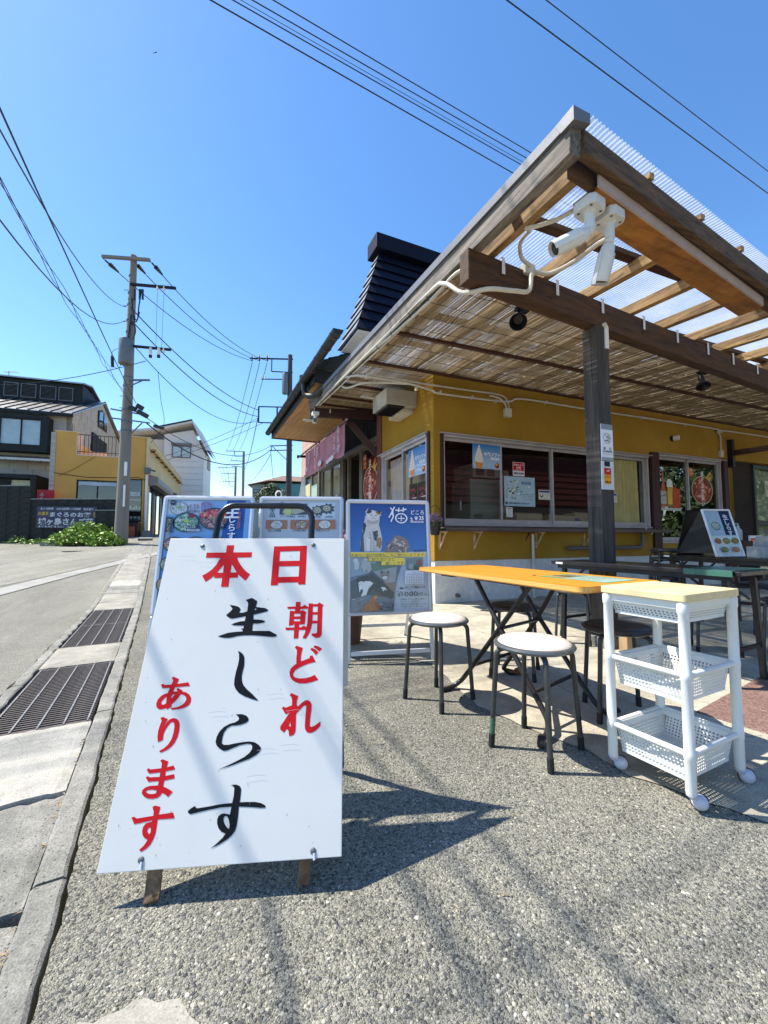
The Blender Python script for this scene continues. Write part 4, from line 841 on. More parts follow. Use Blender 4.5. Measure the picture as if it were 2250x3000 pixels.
for a in (2.45, 3.2):
    c = MB(); curtain(c, 0, .6, .4, 2.62, 0, .016, 4); c.build('curtain_cloth', M['curtain_grey'], cu, smooth=True, M=Matrix.Translation((.11,a,0)) @ Matrix.Rotation(pi/2, 4, 'Z'))
# things seen inside the long window
t = thing('soft_serve_machine', 'tall grey steel kitchen machine with louvred top inside the front window', 'machine', shop(1.02,.42,0))
c = MB(); c.bx(-.14,.42,0,.55,.6,1.82); c.build('cabinet', M['greenish'], t, bevel=.01); c = MB(); c.bx(-.10,.44,-.02,.55,1.84,2.06); c.build('head', M['steel'], t, bevel=.01)
for i in range(7): c = MB(); c.bx(-.05,.10,-.028,-.02,1.87+i*.026,1.885+i*.026); c.bx(.16,.30,-.028,-.02,1.87+i*.026,1.885+i*.026); c.build('louvre', M['blackmetal'], t)
c = MB(); c.bx(.44,.60,-.0,.5,.6,1.98); c.build('side_panel', M['steel'], t, bevel=.006)
c = MB(); c.tube(cat_rom([(.40,-.04,2.02),(.46,-.05,1.9),(.46,-.05,1.6),(.40,-.05,1.3),(.30,-.05,1.12)], 6), .008, 6); c.build('cable', M['wire'], t, smooth=True)
for i in range(8): c = MB(); c.bx(-.08,.08,-.006,-.001,1.12+i*.02,1.128+i*.02); c.build('louvre', M['blackmetal'], t)
def carton(x, y, z, sx, sy, sz, lab, rz=0):
    t = thing('cardboard_box', lab, 'box', shop(x, y, z, rz), 'cartons on the inner sill of the front window')
    c = MB(); c.box((0,0,sz/2),(sx,sy,sz)); c.build('carton', M['carton'], t, bevel=.004)
    c = MB(); c.box((0,-sy*.3,sz+.012),(sx*.98,sy*.4,.004),(.2,0,0)); c.build('flap', M['carton'], t)
sh = MB(); sh.bx(.2,4.4,.16,.55,1.0,1.06); tag(sh.build('inner_counter', M['dark_room'], M=SHOP.copy()), 'dim counter top just inside the long front window', 'counter')
carton(1.85,.34,1.06,.52,.24,.22,'left of the two low cardboard boxes inside the front window')
carton(2.55,.36,1.06,.56,.24,.20,'right of the two low cardboard boxes, beneath the small clear bottle')
carton(3.03,.40,1.06,.30,.24,.26,'taller cardboard box inside the window, partly hidden by the post')
b = MB(); b.lathe([(.028,0),(.03,.01),(.03,.09),(.012,.12),(.012,.135),(.0,.136)], 16, (0,0,0)); tag(b.build('bottle', mat('clear_bottle', (.5,.55,.55), .1, **{'Transmission Weight': .7}), M=shop(2.42,.36,1.262), smooth=True), 'small clear bottle standing on a cardboard box inside the window', 'bottle')
b = MB(); b.sphere((0,0,.04),.16,16,8,(1,.6,.45)); b.sphere((.12,.02,.02),.12,14,8,(1,.7,.4)); tag(b.build('plastic_bag', mat('crumpled_bag', (.16,.14,.14), .35, bump=.6, bscale=30), M=shop(.38,.33,1.06), smooth=True), 'crumpled dark plastic bag at the bottom left corner of the front window', 'bag')
b = MB(); b.sphere((0,0,.10),.15,18,10,(1,.7,.8)); tag(b.build('rice_sack', mat('brown_sack', (.3,.15,.07), .8), M=shop(1.42,.34,1.06), smooth=True), 'brown rounded bag behind the window under the map poster', 'bag')
b = MB(); b.tube([(.0,0,.05),(.06,0,.12),(.16,0,.13),(.24,0,.06)], .05, 10); tag(b.build('blue_cloth', mat('blue_cloth', (.08,.12,.3), .8), M=shop(2.78,.30,1.06), smooth=True), 'blue rolled cloth at the foot of the window left of the post', 'cloth')
# kettle-like hook
b = MB(); b.bx(.03,.05,0,.02,0,.14); tag(b.build('latch', M['sash'], M=shop(.52,.2,1.3)), 'thin steel handle upright inside the left pane', 'handle')
# round black and white wall lamp
t = thing('wall_spotlight', 'small round spotlight on the yellow wall above the drinks poster', 'lamp', shop(5.03,-.02,2.73))
c = MB(); c.cyl((0,.02,0),(0,-.02,0),.05,16); c.build('base', M['blackmetal'], t, smooth=True); c = MB(); c.tube([(0,-.02,0),(.02,-.10,.0)],.045,16); c.build('lamp_head', M['white'], t, smooth=True)
# ================================================================ awning (frame SHOP)
aw = thing('awning', 'lean-to awning of brown timber, clear ribbed sheet and reed blind on a grey post', 'awning', SHOP.copy())
def A(name, mb, mt, **k): return mb.build(name, M[mt] if isinstance(mt, str) else mt, aw, **k)
def zr(y): return 3.07+.078*(y+3.49)
def yb(x): return -2.40+.09*(x-.27)          # main beam line (not square to the wall)
def yr(x): return -3.455+.13*(x+1.1)         # outer rim line
XE = 9.5
c = MB(); c.bar((-1.16,yb(-1.16),2.835), (XE,yb(XE),2.835), .105, .235); A('main_beam', c, 'beam', bevel=.005, seg=1)
c = MB(); c.bar((-1.05,yr(-1.05)+.0,2.945), (XE,yr(XE),2.945), .05, .13); A('rim_beam', c, 'weathered_x', bevel=.004, seg=1)
c = MB(); c.bar((-1.05,yr(-1.05)+.075,2.905), (XE,yr(XE)+.075,2.905), .035, .15); A('rim_board', c, 'beam', bevel=.003, seg=1)
# side rim: weathered timber under a metal flashing
c = MB(); c.bar((-1.085,-3.45,zr(-3.45)-.125), (-1.085,2.86,zr(2.86)-.125), .075, .15, (0,0,1)); A('side_beam', c, 'weathered', bevel=.004, seg=1)
c = MB(); y0, y1 = -3.49, 2.92
for x0, x1, d0, d1 in ((-1.140,-1.125,-.060,.004),(-1.125,-1.04,-.001,.004)):
    c.add([(x0,y0,zr(y0)+d0),(x1,y0,zr(y0)+d0),(x1,y1,zr(y1)+d0),(x0,y1,zr(y1)+d0),(x0,y0,zr(y0)+d1),(x1,y0,zr(y0)+d1),(x1,y1,zr(y1)+d1),(x0,y1,zr(y1)+d1)], [(0,3,2,1),(4,5,6,7),(0,1,5,4),(1,2,6,5),(2,3,7,6),(3,0,4,7)])
A('flashing', c, 'flash'); c = MB(); c.add([(-1.145,y0-.005,zr(y0)-.07),(-1.03,y0-.005,zr(y0)-.05),(-1.03,y0-.005,zr(y0)+.006),(-1.145,y0-.005,zr(y0)+.006),(-1.145,y0+.08,zr(y0)-.065),(-1.03,y0+.05,zr(y0)-.05),(-1.03,y0+.12,zr(y0)+.007),(-1.145,y0+.12,zr(y0)+.007)], [(0,1,2,3),(0,4,5,1),(1,5,6,2),(2,6,7,3),(3,7,4,0)]); A('flashing_end', c, 'flash')
# rafters
rx = [-.90,-.325,.24,.84,1.40,1.98,2.52,3.10,3.68,4.26,4.84,5.42,6.0,6.6,7.2,7.8,8.4,9.0]
for i, x in enumerate(rx):
    a, b = yr(x)+.10, .02
    c = MB(); c.bar((x,a,zr(a)-.105), (x,b,zr(b)-.105), .062, .095); A('rafter', c, 'rafter', bevel=.004, seg=1)
    q = MB(); y = yb(x)-.06; q.add([(x+.045,y,2.97),(x+.075,y,2.97),(x+.075,y,2.84),(x+.045,y,2.84),(x+.045,y+.012,2.97),(x+.075,y+.012,2.97),(x+.07,y-.015,2.83),(x+.05,y-.015,2.83)], [(0,1,2,3),(3,2,6,7),(0,4,5,1)]); A('rafter_clip', q, 'white') if i < 12 else None
for k, y in enumerate((-2.80,-2.05,-1.3,-.55)):
    c = MB(); c.bar((-1.04,y,zr(y)-.032), (XE,y+.02*k,zr(y)-.032), .075, .042); A('purlin', c, 'beam', bevel=.003, seg=1)
for y in (.35,1.1,1.9,2.6):
    c = MB(); c.bar((-1.04,y,zr(y)-.032), (.0,y,zr(y)-.032), .075, .042); A('purlin', c, 'beam')
# blocks that poke over the rim
for x in (-.42,.20,.80,1.42,2.05):
    c = MB(); c.bar((x,yr(x)-.03,3.04),(x,yr(x)+.04,3.045),.04,.035); A('rafter_tail', c, 'rafter')
# ribbed sheet
def ribs(x0, x1, ya, yb_, name, amp=.0085, pitch=.0318):
    n = int((x1-x0)/pitch*6); vs = []; NY = 5
    for i in range(n+1):
        x = x0+(x1-x0)*i/n; z = amp*sin(2*pi*x/pitch)
        a = ya(x) if callable(ya) else ya
        for j in range(NY): y = a+(yb_-a)*j/(NY-1); vs.append((x, y, zr(y)+z-.006))
    c = MB(); c.add(vs, [(i*NY+j, (i+1)*NY+j, (i+1)*NY+j+1, i*NY+j+1) for i in range(n) for j in range(NY-1)]); return A(name, c, 'poly', smooth=False)
o = ribs(-1.03, 5.2, lambda x: yr(x)-.055, .04, 'ribbed_sheet'); o.data.polygons.foreach_set('use_smooth', [True]*len(o.data.polygons))
o = ribs(5.2, XE, lambda x: yr(x)-.055, .04, 'ribbed_sheet'); o.data.polygons.foreach_set('use_smooth', [True]*len(o.data.polygons))
o = ribs(-1.03, -.02, .04, 2.86, 'ribbed_sheet'); o.data.polygons.foreach_set('use_smooth', [True]*len(o.data.polygons))
# post
px_, py_ = .27, -2.40
c = MB(); c.bx(px_-.0725,px_+.0725,py_-.0725,py_+.0725,.03,2.718); A('post', c, 'post', bevel=.006)
c = MB(); c.bx(px_-.11,px_+.11,py_-.11,py_+.11,0,.09); A('post_base', c, 'kerb', bevel=.01)
c = MB(); c.bx(px_+.02,px_+.06,py_-.085,py_-.073,2.52,2.71); c.bar((px_+.04,py_-.08,2.70),(px_+.0,py_-.09,2.73),.03,.012); A('post_strap', c, 'white')
# board hung under the rim that carries the cameras
ya, yb2 = -3.30, -3.22
c = MB(); c.bar((-.86,-3.31,2.832), (1.40,-2.985,2.832), .165, .038); pl = A('camera_board', c, 'plank', bevel=.003, seg=1)
c = MB(); c.bar((-.87,-3.40,2.85), (1.39,-3.075,2.85), .012, .07); A('board_edge', c, mat('pinkish_board_edge', (.42,.33,.29), .7, var=.1))
# reed blind on twine, under the rafters
def zc(y): return zr(y)-.158
def reeds():
    rd = random.Random(21); mb = MB()
    def strip(xa, xb, y0, y1, pitch=.0088):
        x = xa
        while x < xb:
            x += pitch*rd.uniform(.65, 1.2); s = y0+rd.uniform(-.03,.0) if not callable(y0) else y0(x)+rd.uniform(-.02,.05)
            if rd.random() < .02: x += .006
            while s < y1:
                L = rd.uniform(.5, 1.5); e = min(y1+rd.uniform(-.02,.02), s+L); r = rd.uniform(.0028,.0046)
                xx = x+rd.uniform(-.002,.002); dx = rd.uniform(-.006,.006); z0 = zc(s)+rd.uniform(-.003,.004)
                z1 = zc(e)+rd.uniform(-.003,.004)
                mb.add([(xx-r,s,z0),(xx,s,z0-r),(xx+r,s,z0),(xx,s,z0+r),(xx+dx-r,e,z1),(xx+dx,e,z1-r),(xx+dx+r,e,z1),(xx+dx,e,z1+r)], [(0,1,5,4),(1,2,6,5),(2,3,7,6),(3,0,4,7)])
                s = e+rd.uniform(.0,.02) if rd.random() < .7 else e+rd.uniform(.0,.09)
    strip(-1.05, 8.6, lambda x: yb(x)+.06, .0); strip(-1.05, -.03, .0, 2.8)
    return mb
o = A('reed', reeds(), 'reed', kind='stuff')
tw = MB(); rd = random.Random(4)
for k in range(9):
    y = -2.25+.26*k; tw.tube([(x, y+.012*sin(x*3+k)+rd.uniform(-.006,.006), zc(y)-.006-.006*abs(sin(x*9+k))) for x in [-1.05+.08*i for i in range(121)]], .0026, 4)
for k in range(10):
    y = .15+.27*k; tw.tube([(x, y+rd.uniform(-.006,.006), zc(y)-.006-.005*abs(sin(x*9+k))) for x in [-1.05+.08*i for i in range(13)]], .0026, 4)
A('blind_twine', tw, 'twine', kind='stuff')
for y in (-1.05, -.10): c = MB(); c.bar((-1.05,y,zc(y)-.022),(8.6,y+.0,zc(y)-.022),.045,.026); A('ceiling_batten', c, 'batten')
for y in (1.0,1.75,2.35): c = MB(); c.bar((-1.05,y,zc(y)-.022),(-.02,y,zc(y)-.022),.045,.026); A('ceiling_batten', c, 'batten')
# end beam and knee brace at the street side
c = MB(); c.bar((-1.10,2.55,3.235),(.0,2.30,3.235),.09,.17); A('end_beam', c, 'brown_trim', bevel=.004)
c = MB(); c.bar((-.52,2.36,3.13),(.0,2.18,2.46),.07,.12); A('knee_brace', c, 'brown_trim', bevel=.004)
c = MB(); c.bx(-1.13,-1.04,2.80,2.88,3.14,3.46); A('beam_end_post', c, 'weathered')
for x in (-.85,-.45): c = MB(); c.bx(x,x+.02,2.40,2.415,3.22,3.29); A('rafter_clip', c, 'white')
# flexible conduit looping round the beam ends
def flex(pts, r, name='flexible_conduit', n=7):
    P_ = cat_rom(pts, 8); c = MB(); c.tube(P_, [r*(1+.07*(i%2)) for i in range(len(P_))], 9); A(name, c, 'conduit')
flex([(-1.06,2.45,3.16),(-1.08,2.60,3.30),(-1.09,2.55,3.40),(-1.10,2.2,3.36)], .014)
flex([(-1.10,2.4,zr(2.4)-.20),(-1.11,1.2,zr(1.2)-.19),(-1.11,-.6,zr(-.6)-.195),(-1.11,-1.9,zr(-1.9)-.19),(-1.14,-2.22,2.90),(-1.10,-2.42,2.72),(-.98,-2.58,2.685),(-.80,-2.62,2.69),(-.64,-2.60,2.74),(-.585,-2.57,2.90)], .016)
flex([(-1.04,.12,3.05),(-1.08,.35,3.12),(-1.10,.6,3.2),(-1.05,.3,3.22),(-1.10,.0,3.18),(-1.09,-1.0,zr(-1)-.225),(-1.08,-1.85,zr(-1.85)-.235),(-1.10,-2.3,2.93),(-1.08,-2.5,2.88)], .013)
flex([(-1.05,.95,3.2),(-1.0,.8,3.12),(-.85,.35,3.06),(-.4,-.03,2.975)], .013)
flex([(-1.04,.12,3.04),(-.9,.0,3.02),(-.6,-.03,3.015),(-.3,-.03,3.012)], .012)
# grey bundled cable tied along the same edge
flex([(-1.07,2.3,zr(2.3)-.22),(-1.065,1,zr(1)-.225),(-1.07,0,zr(0)-.22),(-1.065,-1,zr(-1)-.225),(-1.07,-2.1,zr(-2.1)-.225)], .010, 'cable_bundle')
for y in (-1.9,-1.55,-1.1,-.7,-.2,.3,.8,1.4,2.0): c = MB(); c.tube([(-1.09+.028*cos(t), y+.004*t, zr(y)-.205+.034*sin(t)) for t in [2*pi*k/10 for k in range(11)]], .003, 4); A('cable_tie', c, 'twine')
c = MB(); c.box((-.58,-2.53,2.955),(.10,.06,.085)); A('junction_box', c, 'cream_box', bevel=.006)
flex([(-.62,-2.56,2.99),(-.72,-2.62,3.02),(-.74,-2.72,3.06),(-.66,-2.84,3.02),(-.5,-2.98,2.94),(-.45,-3.1,2.90)], .013) if False else None
flex([(-.60,-2.58,2.96),(-.70,-2.60,2.98),(-.78,-2.68,3.02),(-.80,-2.80,3.02)], .014)
flex([(-.54,-2.56,2.94),(-.45,-2.62,2.91),(-.40,-2.80,2.90),(-.40,-3.0,2.895),(-.42,-3.13,2.86),(-.52,-3.18,2.84)], .016)
flex([(-.95,-2.92,2.90),(-.90,-3.0,2.88),(-.84,-3.10,2.87),(-.80,-3.18,2.88)], .013)
# ---------------------------------------------------------------- things under and on the awning
def bullet_cam(base, aim, label, grp, rz=0, stem=.09):
    t = thing('security_camera', label, 'camera', SHOP @ Matrix.Translation(base) @ Matrix.Diagonal((1.12,1.12,1.12,1)), grp)
    c = MB(); c.prism([(-.062,-.04),(-.04,-.062),(.04,-.062),(.062,-.04),(.062,.04),(.04,.062),(-.04,.062),(-.062,.04)], .05, Matrix.Translation((0,0,-.05)) @ Matrix.Rotation(rz, 4, 'Z')); c.build('mounting_box', M['camwhite'], t, bevel=.004)
    for sx, sy in ((-.04,-.035),(.04,-.035),(.04,.035),(-.04,.035)):
        q = MB(); q.cyl((sx,sy,-.051),(sx,sy,-.0515),.007,10); q.build('screw_hole', M['galv'], t, M=Matrix.Rotation(rz, 4, 'Z'))
    c = MB(); c.lathe([(.034,-.05),(.030,-.056),(.0245,-.06),(.0245,-.05-stem),(.018,-.055-stem),(0,-.056-stem)][::-1], 20); c.build('stem', M['camwhite'], t, smooth=True)
    j = Vector((0,0,-.05-stem-.01)); a = Vector(aim).normalized(); c = MB(); c.sphere(j, .022, 14, 8); c.build('joint', M['camwhite'], t, smooth=True)
    R = a.to_track_quat('Z', 'Y').to_matrix().to_4x4(); b = Matrix.Translation(j+a*.012) @ R
    c = MB(); c.lathe([(0,0),(.024,.002),(.032,.014),(.037,.045),(.039,.05),(.039,.175),(.035,.18),(.0,.176)], 24); c.build('housing', M['camwhite'], t, smooth=True, M=b)
    c = MB(); vs = []
    n = 12
    for z in (.045,.195):
        for k in range(n+1): th = -.15*pi+1.3*pi*k/n; vs.append((.0425*cos(th), .0425*sin(th), z))
    c.add(vs, [(k, k+1, n+2+k, n+1+k) for k in range(n)]); o = c.build('sun_shield', M['camwhite'], t, M=b); md = o.modifiers.new('s','SOLIDIFY'); md.thickness = .002
    c = MB(); c.lathe([(.0,.1775),(.031,.1775),(.031,.1815),(0,.1825)], 20); c.build('lens', M['camblack'], t, smooth=True, M=b)
    return t
bullet_cam((-.825,-3.30,2.812), (-.80,.42,-.42), 'white bullet camera aimed sideways at the street, left of the pair', 'white cameras under the awning board', .15)
bullet_cam((-.650,-3.285,2.812), (.10,.42,-.90), 'white bullet camera pointing down, right of the pair', 'white cameras under the awning board', .15, .085)
t = thing('security_camera', 'small white camera hanging at the far street corner of the awning', 'camera', shop(-1.12,2.40,3.17))
c = MB(); c.box((0,0,0),(.12,.12,.06)); c.build('mounting_box', M['camwhite'], t, bevel=.005); c = MB(); c.cyl((0,0,-.03),(0,0,-.08),.03,14); c.build('stem', M['camwhite'], t, smooth=True)
c = MB(); c.tube([(0,.05,-.13),(-.02,-.09,-.145)], .045, 18); c.build('housing', M['camwhite'], t, smooth=True); c = MB(); c.tube([(-.02,-.09,-.145),(-.0215,-.098,-.146)], .038, 18); c.build('lens', M['camblack'], t, smooth=True)
c = MB(); c.lathe([(0,0),(.09,.0),(.09,.006),(0,.008)], 24, (-.14,-.02,-.15)); c.build('antenna_disc', M['cream_box'], t, smooth=True)
def floodlight(x, y, z, label, aim=(-.5,-.5,-.7)):
    t = thing('spotlight', label, 'lamp', shop(x, y, z), 'black spotlights under the reed ceiling')
    c = MB(); c.box((0,0,.0),(.14,.05,.022)); c.build('bracket', M['blackmetal'], t, bevel=.003)
    c = MB(); c.tube([(-.03,0,-.01),(-.05,-.02,-.07)], .012, 8); c.build('arm', M['blackmetal'], t, smooth=True)
    a = Vector(aim).normalized(); R = Matrix.Translation((-.05,-.02,-.08)) @ a.to_track_quat('Z','Y').to_matrix().to_4x4()
    c = MB(); c.lathe([(0,-.05),(.028,-.045),(.032,0),(.034,.05),(.045,.07),(.075,.13),(.078,.14),(.074,.14),(.04,.08),(0,.075)], 24); c.build('lamp_head', M['blackmetal'], t, smooth=True, M=R)
floodlight(-.20,-2.02,2.99, 'black spotlight under the reeds left of the post')
floodlight(2.95,-1.72,3.0, 'black spotlight under the reeds far to the right of the post', (-.3,-.3,-.9))
# ================================================================ the big standing sign
def plane_frame(c, yaw, lean):
    r = Vector((cos(yaw), sin(yaw), 0)); f = Vector((-sin(yaw), cos(yaw), 0)); u = Vector((0,0,1))*cos(lean)+f*sin(lean); n = r.cross(u)
    m = Matrix.Identity(4)
    for i, a in enumerate((r, u, n)):
        for k in range(3): m[k][i] = a[k]
    return Matrix.Translation(c) @ m
SG = plane_frame((-.425,1.269,.486), .092, .418)
sg = thing('sandwich_sign', 'large white standing board with red and black brush lettering about raw whitebait', 'sign', SG)
c = MB(); c.bx(-.3,.3,-.45,.45,-.004,0); c.build('panel', M['signwhite'], sg, bevel=.0015)
pr = Print(.0002, .0004)
pr.glyphs(RED_GLYPHS, (.58,.008,.014)).glyphs(BLACK_GLYPHS, (.006,.007,.009)); pr.build('lettering', print_mat('sign_paint', .5, .18), sg)
k = Print(.0001, .0003); rd = random.Random(9)
for i in range(26):
    x = rd.uniform(-.28,.28); y = rd.uniform(-.43,.42); a = rd.uniform(1.2,1.9); L = rd.uniform(.002,.006)
    k.line([(x,y),(x+L*cos(a),y+L*sin(a))], .0012, (.12,.12,.12))
for i in range(9): x = rd.uniform(-.28,.2); y = rd.uniform(-.4,.4); k.line([(x,y),(x+.03,y+.003),(x+.05,y)], .0008, (.4,.43,.45))
for i in range(7): x = rd.uniform(-.29,.29); y = rd.uniform(-.44,-.3); k.disc(x,y,rd.uniform(.0008,.0018),rd.uniform(.0008,.0015),(.40,.40,.37),8)
k.build('scuff_mark', M['print'], sg)
for x, y in ((-.188,.421),(.191,.424),(-.200,-.428),(.226,-.434)):
    q = MB(); q.lathe([(.0075,0),(.0075,.0012),(.004,.0035),(0,.004)][::1], 14, (x,y,0)); q.build('screw', M['galv'], sg, smooth=True)
    if y < 0: q = MB(); q.tube([(x+.002,y-.004,.001),(x+.004,y-.018,.004)], .0035, 6); q.build('cable_tie', M['alu'], sg)
arch = [(-.157,.30,-.022),(-.157,.53,-.022)]+[(-.157+.055*(1-cos(a)), .53+.055*sin(a)*1.15, -.022) for a in [pi/2*i/7 for i in range(1,8)]]+[(.18-.055*(1-cos(a)), .53+.055*sin(a)*1.15, -.022) for a in [pi/2*(7-i)/7 for i in range(0,8)]]+[(.18,.30,-.022)]
c = MB(); c.tube(arch, .0115, 14); c.build('carrying_handle', M['black_tube'], sg, smooth=True)
inv = SG.inverted()
def splinter_leg(name, top, foot, w=.034, seed=0):
    rd = random.Random(seed); top = inv @ Vector(top) if seed > 9 else Vector(top); foot = inv @ Vector(foot); d = foot-top
    vs = []; n = 9; u = Vector((1,0,0)); 
    for i in range(n+1):
        t = i/n; p = top.lerp(foot, t); ww = w/2*(1+(.25*sin(t*3.1) if t > .6 else 0))
        v = d.normalized().cross(u).normalized(); j = (lambda: rd.uniform(-.0016,.0016)*(4 if t > .85 else 1))
        e = d.normalized()*(rd.uniform(-.006,.004) if i == n else 0)
        for a, b in ((-1,-.7),(0,-1),(1,-.7),(1,.7),(0,.9),(-1,.7)): vs.append(p+u*a*ww+v*b*ww*.75+Vector((j(),j(),j()))+(d.normalized()*rd.uniform(-.012,.0) if i == n else Vector((0,0,0))))
    c = MB(); c.add(vs, [(6*i+k, 6*i+(k+1)%6, 6*i+6+(k+1)%6, 6*i+6+k) for i in range(n) for k in range(6)]+[tuple(range(5,-1,-1)), tuple(6*n+k for k in range(6))])
    c.build(name, M['foot_wood'], sg)
splinter_leg('leg', (-.194,.44,-.026), (-.576,1.062,.002), .036, 1)
splinter_leg('leg', (.198,.44,-.026), (-.206,1.112,.002), .034, 2)
# rear half of the A: a plain board and two legs
yb_ = Vector((-.40,1.49,.897)); RB = plane_frame((-.432,1.515,.625), .092+pi, .07)
c = MB(); c.bx(-.3,.3,-.275,.27,-.004,0); c.build('rear_panel', M['signwhite'], sg, M=inv @ RB)
splinter_leg('leg', (-.62,1.475,.86), (-.65,1.60,.002), .028, 11); splinter_leg('leg', (-.21,1.51,.86), (-.17,1.64,.002), .028, 12)
# small scraps of blue chalk-like paint on the asphalt near its foot
# ================================================================ poster stands
def round_frame(mb, w, h, b, r, t):
    """frame rail of width b with rounded outer corners, thickness t, centred"""
    out = []; inn = []
    for cx, cy, a0 in ((w/2-r,h/2-r,0),(-w/2+r,h/2-r,pi/2),(-w/2+r,-h/2+r,pi),(w/2-r,-h/2+r,3*pi/2)):
        for k in range(6):
            a = a0+pi/2*k/5; out.append((cx+r*cos(a), cy+r*sin(a)))
            s = 1 if a0 in (0,) else 1
            sx = 1 if cx > 0 else -1; sy = 1 if cy > 0 else -1; inn.append((sx*(w/2-b), sy*(h/2-b)))
    n = len(out); vs = [(x,y,t) for x,y in out]+[(x,y,t) for x,y in inn]+[(x,y,-.004) for x,y in out]+[(x,y,.002) for x,y in inn]
    mid = [((o[0]*.5+i[0]*.5),(o[1]*.5+i[1]*.5),t+.004) for o, i in zip(out, inn)]; vs += mid
    fs = []
    for k in range(n):
        j = (k+1)%n; fs += [(k,j,4*n+j,4*n+k),(4*n+k,4*n+j,n+j,n+k),(2*n+k,2*n+j,j,k),(n+k,n+j,3*n+j,3*n+k)]
    mb.add(vs, fs); return mb
def poster_stand(c0, yaw, lean, label, art, w=.65, h=.86, grp='aluminium poster stands beside the forecourt', film='print_glossy'):
    Fm = plane_frame(c0, yaw, lean); t = thing('poster_stand', label, 'sign', Fm, grp); iv = Fm.inverted()
    round_frame(MB(), w, h, .030, .028, .012)
    c = MB(); round_frame(c, w, h, .030, .028, .012); c.build('frame', M['alu'], t)
    c = MB(); c.bx(-w/2+.01,w/2-.01,-h/2+.01,h/2-.01,-.006,-.0005); c.build('backboard', M['alu'], t)
    for sx in (-1, 1):
        for sy in (-1, 1): q = MB(); q.box((sx*(w/2-.016), sy*(h/2-.016), .0165),(.010,.004,.0012)); q.build('corner_clip', mat('chrome_clip', (.6,.63,.68), .2, .7) if 'chrome_clip' not in bpy.data.materials else bpy.data.materials['chrome_clip'], t)
    p = Print(.00015, .0006); art(p, w/2-.03, h/2-.03); p.build('poster', M[film], t)
    # legs: front pair carries on below the frame, rear pair folds back
    zc0 = c0[2]; down = (zc0/cos(lean)); cbm = MB()
    for sx in (-1, 1): q = MB(); q.bar((sx*(w/2-.016),-h/2+.0,.0),(sx*(w/2-.016+.004),-down+.004,.0),.028,.02,(0,0,1)); q.build('leg', M['alu'], t, bevel=.002, seg=1)
    q = MB(); q.bx(-w/2+.03,w/2-.03,-down+.055,-down+.085,-.008,.008); q.build('crossbar', M['alu'], t, bevel=.002, seg=1)
    top = Vector((0,h/2,-.02)); wt = Fm @ top; f = Vector((-sin(yaw), cos(yaw), 0)); dist = .70
    for sx in (-1, 1):
        a = Fm @ Vector((sx*(w/2-.04), h/2-.02, -.022)); b = Fm @ Vector((sx*(w/2-.04), h/2-.02, -.022)); b = Vector((b.x, b.y, 0))+f*.62; b.z = hz(b.x, b.y)+.004
        q = MB(); q.bar(iv @ a, iv @ b, .026, .018, (0,0,1)); q.build('rear_leg', M['alu'], t)
    a = Fm @ Vector((-w/2+.04,h/2-.02,-.022)); b = Fm @ Vector((w/2-.04,h/2-.02,-.022)); e0 = a.lerp(Vector((a.x,a.y,0))+f*.62,.90); e1 = b.lerp(Vector((b.x,b.y,0))+f*.62,.90)
    q = MB(); q.bar(iv @ e0, iv @ e1, .026, .016); q.build('crossbar', M['alu'], t)
    q = MB(); q.bar(iv @ a, iv @ b, .022, .022); q.build('hinge_bar', M['alu'], t)
    e0 = a.lerp(Vector((a.x,a.y,0))+f*.62,.36); e1 = b.lerp(Vector((b.x,b.y,0))+f*.62,.36); q = MB(); q.bar(iv @ e0, iv @ e1, .02, .016); q.build('crossbar', M['alu'], t)
    up0 = a.lerp(Vector((a.x,a.y,0))+f*.62,.04); w0 = b.lerp(Vector((b.x,b.y,0))+f*.62,.04); l0 = a.lerp(Vector((a.x,a.y,0))+f*.62,.66); l1 = b.lerp(Vector((b.x,b.y,0))+f*.62,.66)
    q = MB(); q.add([iv@up0, iv@w0, iv@l1, iv@l0], [(0,1,2,3)]); o = q.build('rear_panel', M['alu'], t); o.modifiers.new('s','SOLIDIFY').thickness = .006
    return t
def cat_face(p, x, y, r, c1, c2, ear=1, eye='#2a2a18'):
    p.poly([(x-r*.85,y+r*.1),(x-r*.95,y+r*1.25),(x-r*.2,y+r*.8)], c2); p.poly([(x+r*.85,y+r*.1),(x+r*.95,y+r*1.15),(x+r*.2,y+r*.8)], c2)
    p.disc(x,y,r,r*.88,c1); p.disc(x,y-r*.35,r*.5,r*.38,'#e9e4da')
    for s in (-1,1): p.disc(x+s*r*.38,y+r*.1,r*.15,r*.08,eye)
    p.poly([(x-r*.1,y-r*.14),(x+r*.1,y-r*.14),(x,y-r*.27)], '#b98478'); p.line([(x-r*.2,y-r*.42),(x,y-r*.34),(x+r*.2,y-r*.42)], r*.05, '#5b463c')
    for s in (-1,1):
        for k in (-.05,.06): p.line([(x+s*r*.3,y-r*.3),(x+s*r*1.2,y-r*(.3-k*4))], r*.022, '#f4f0ea')
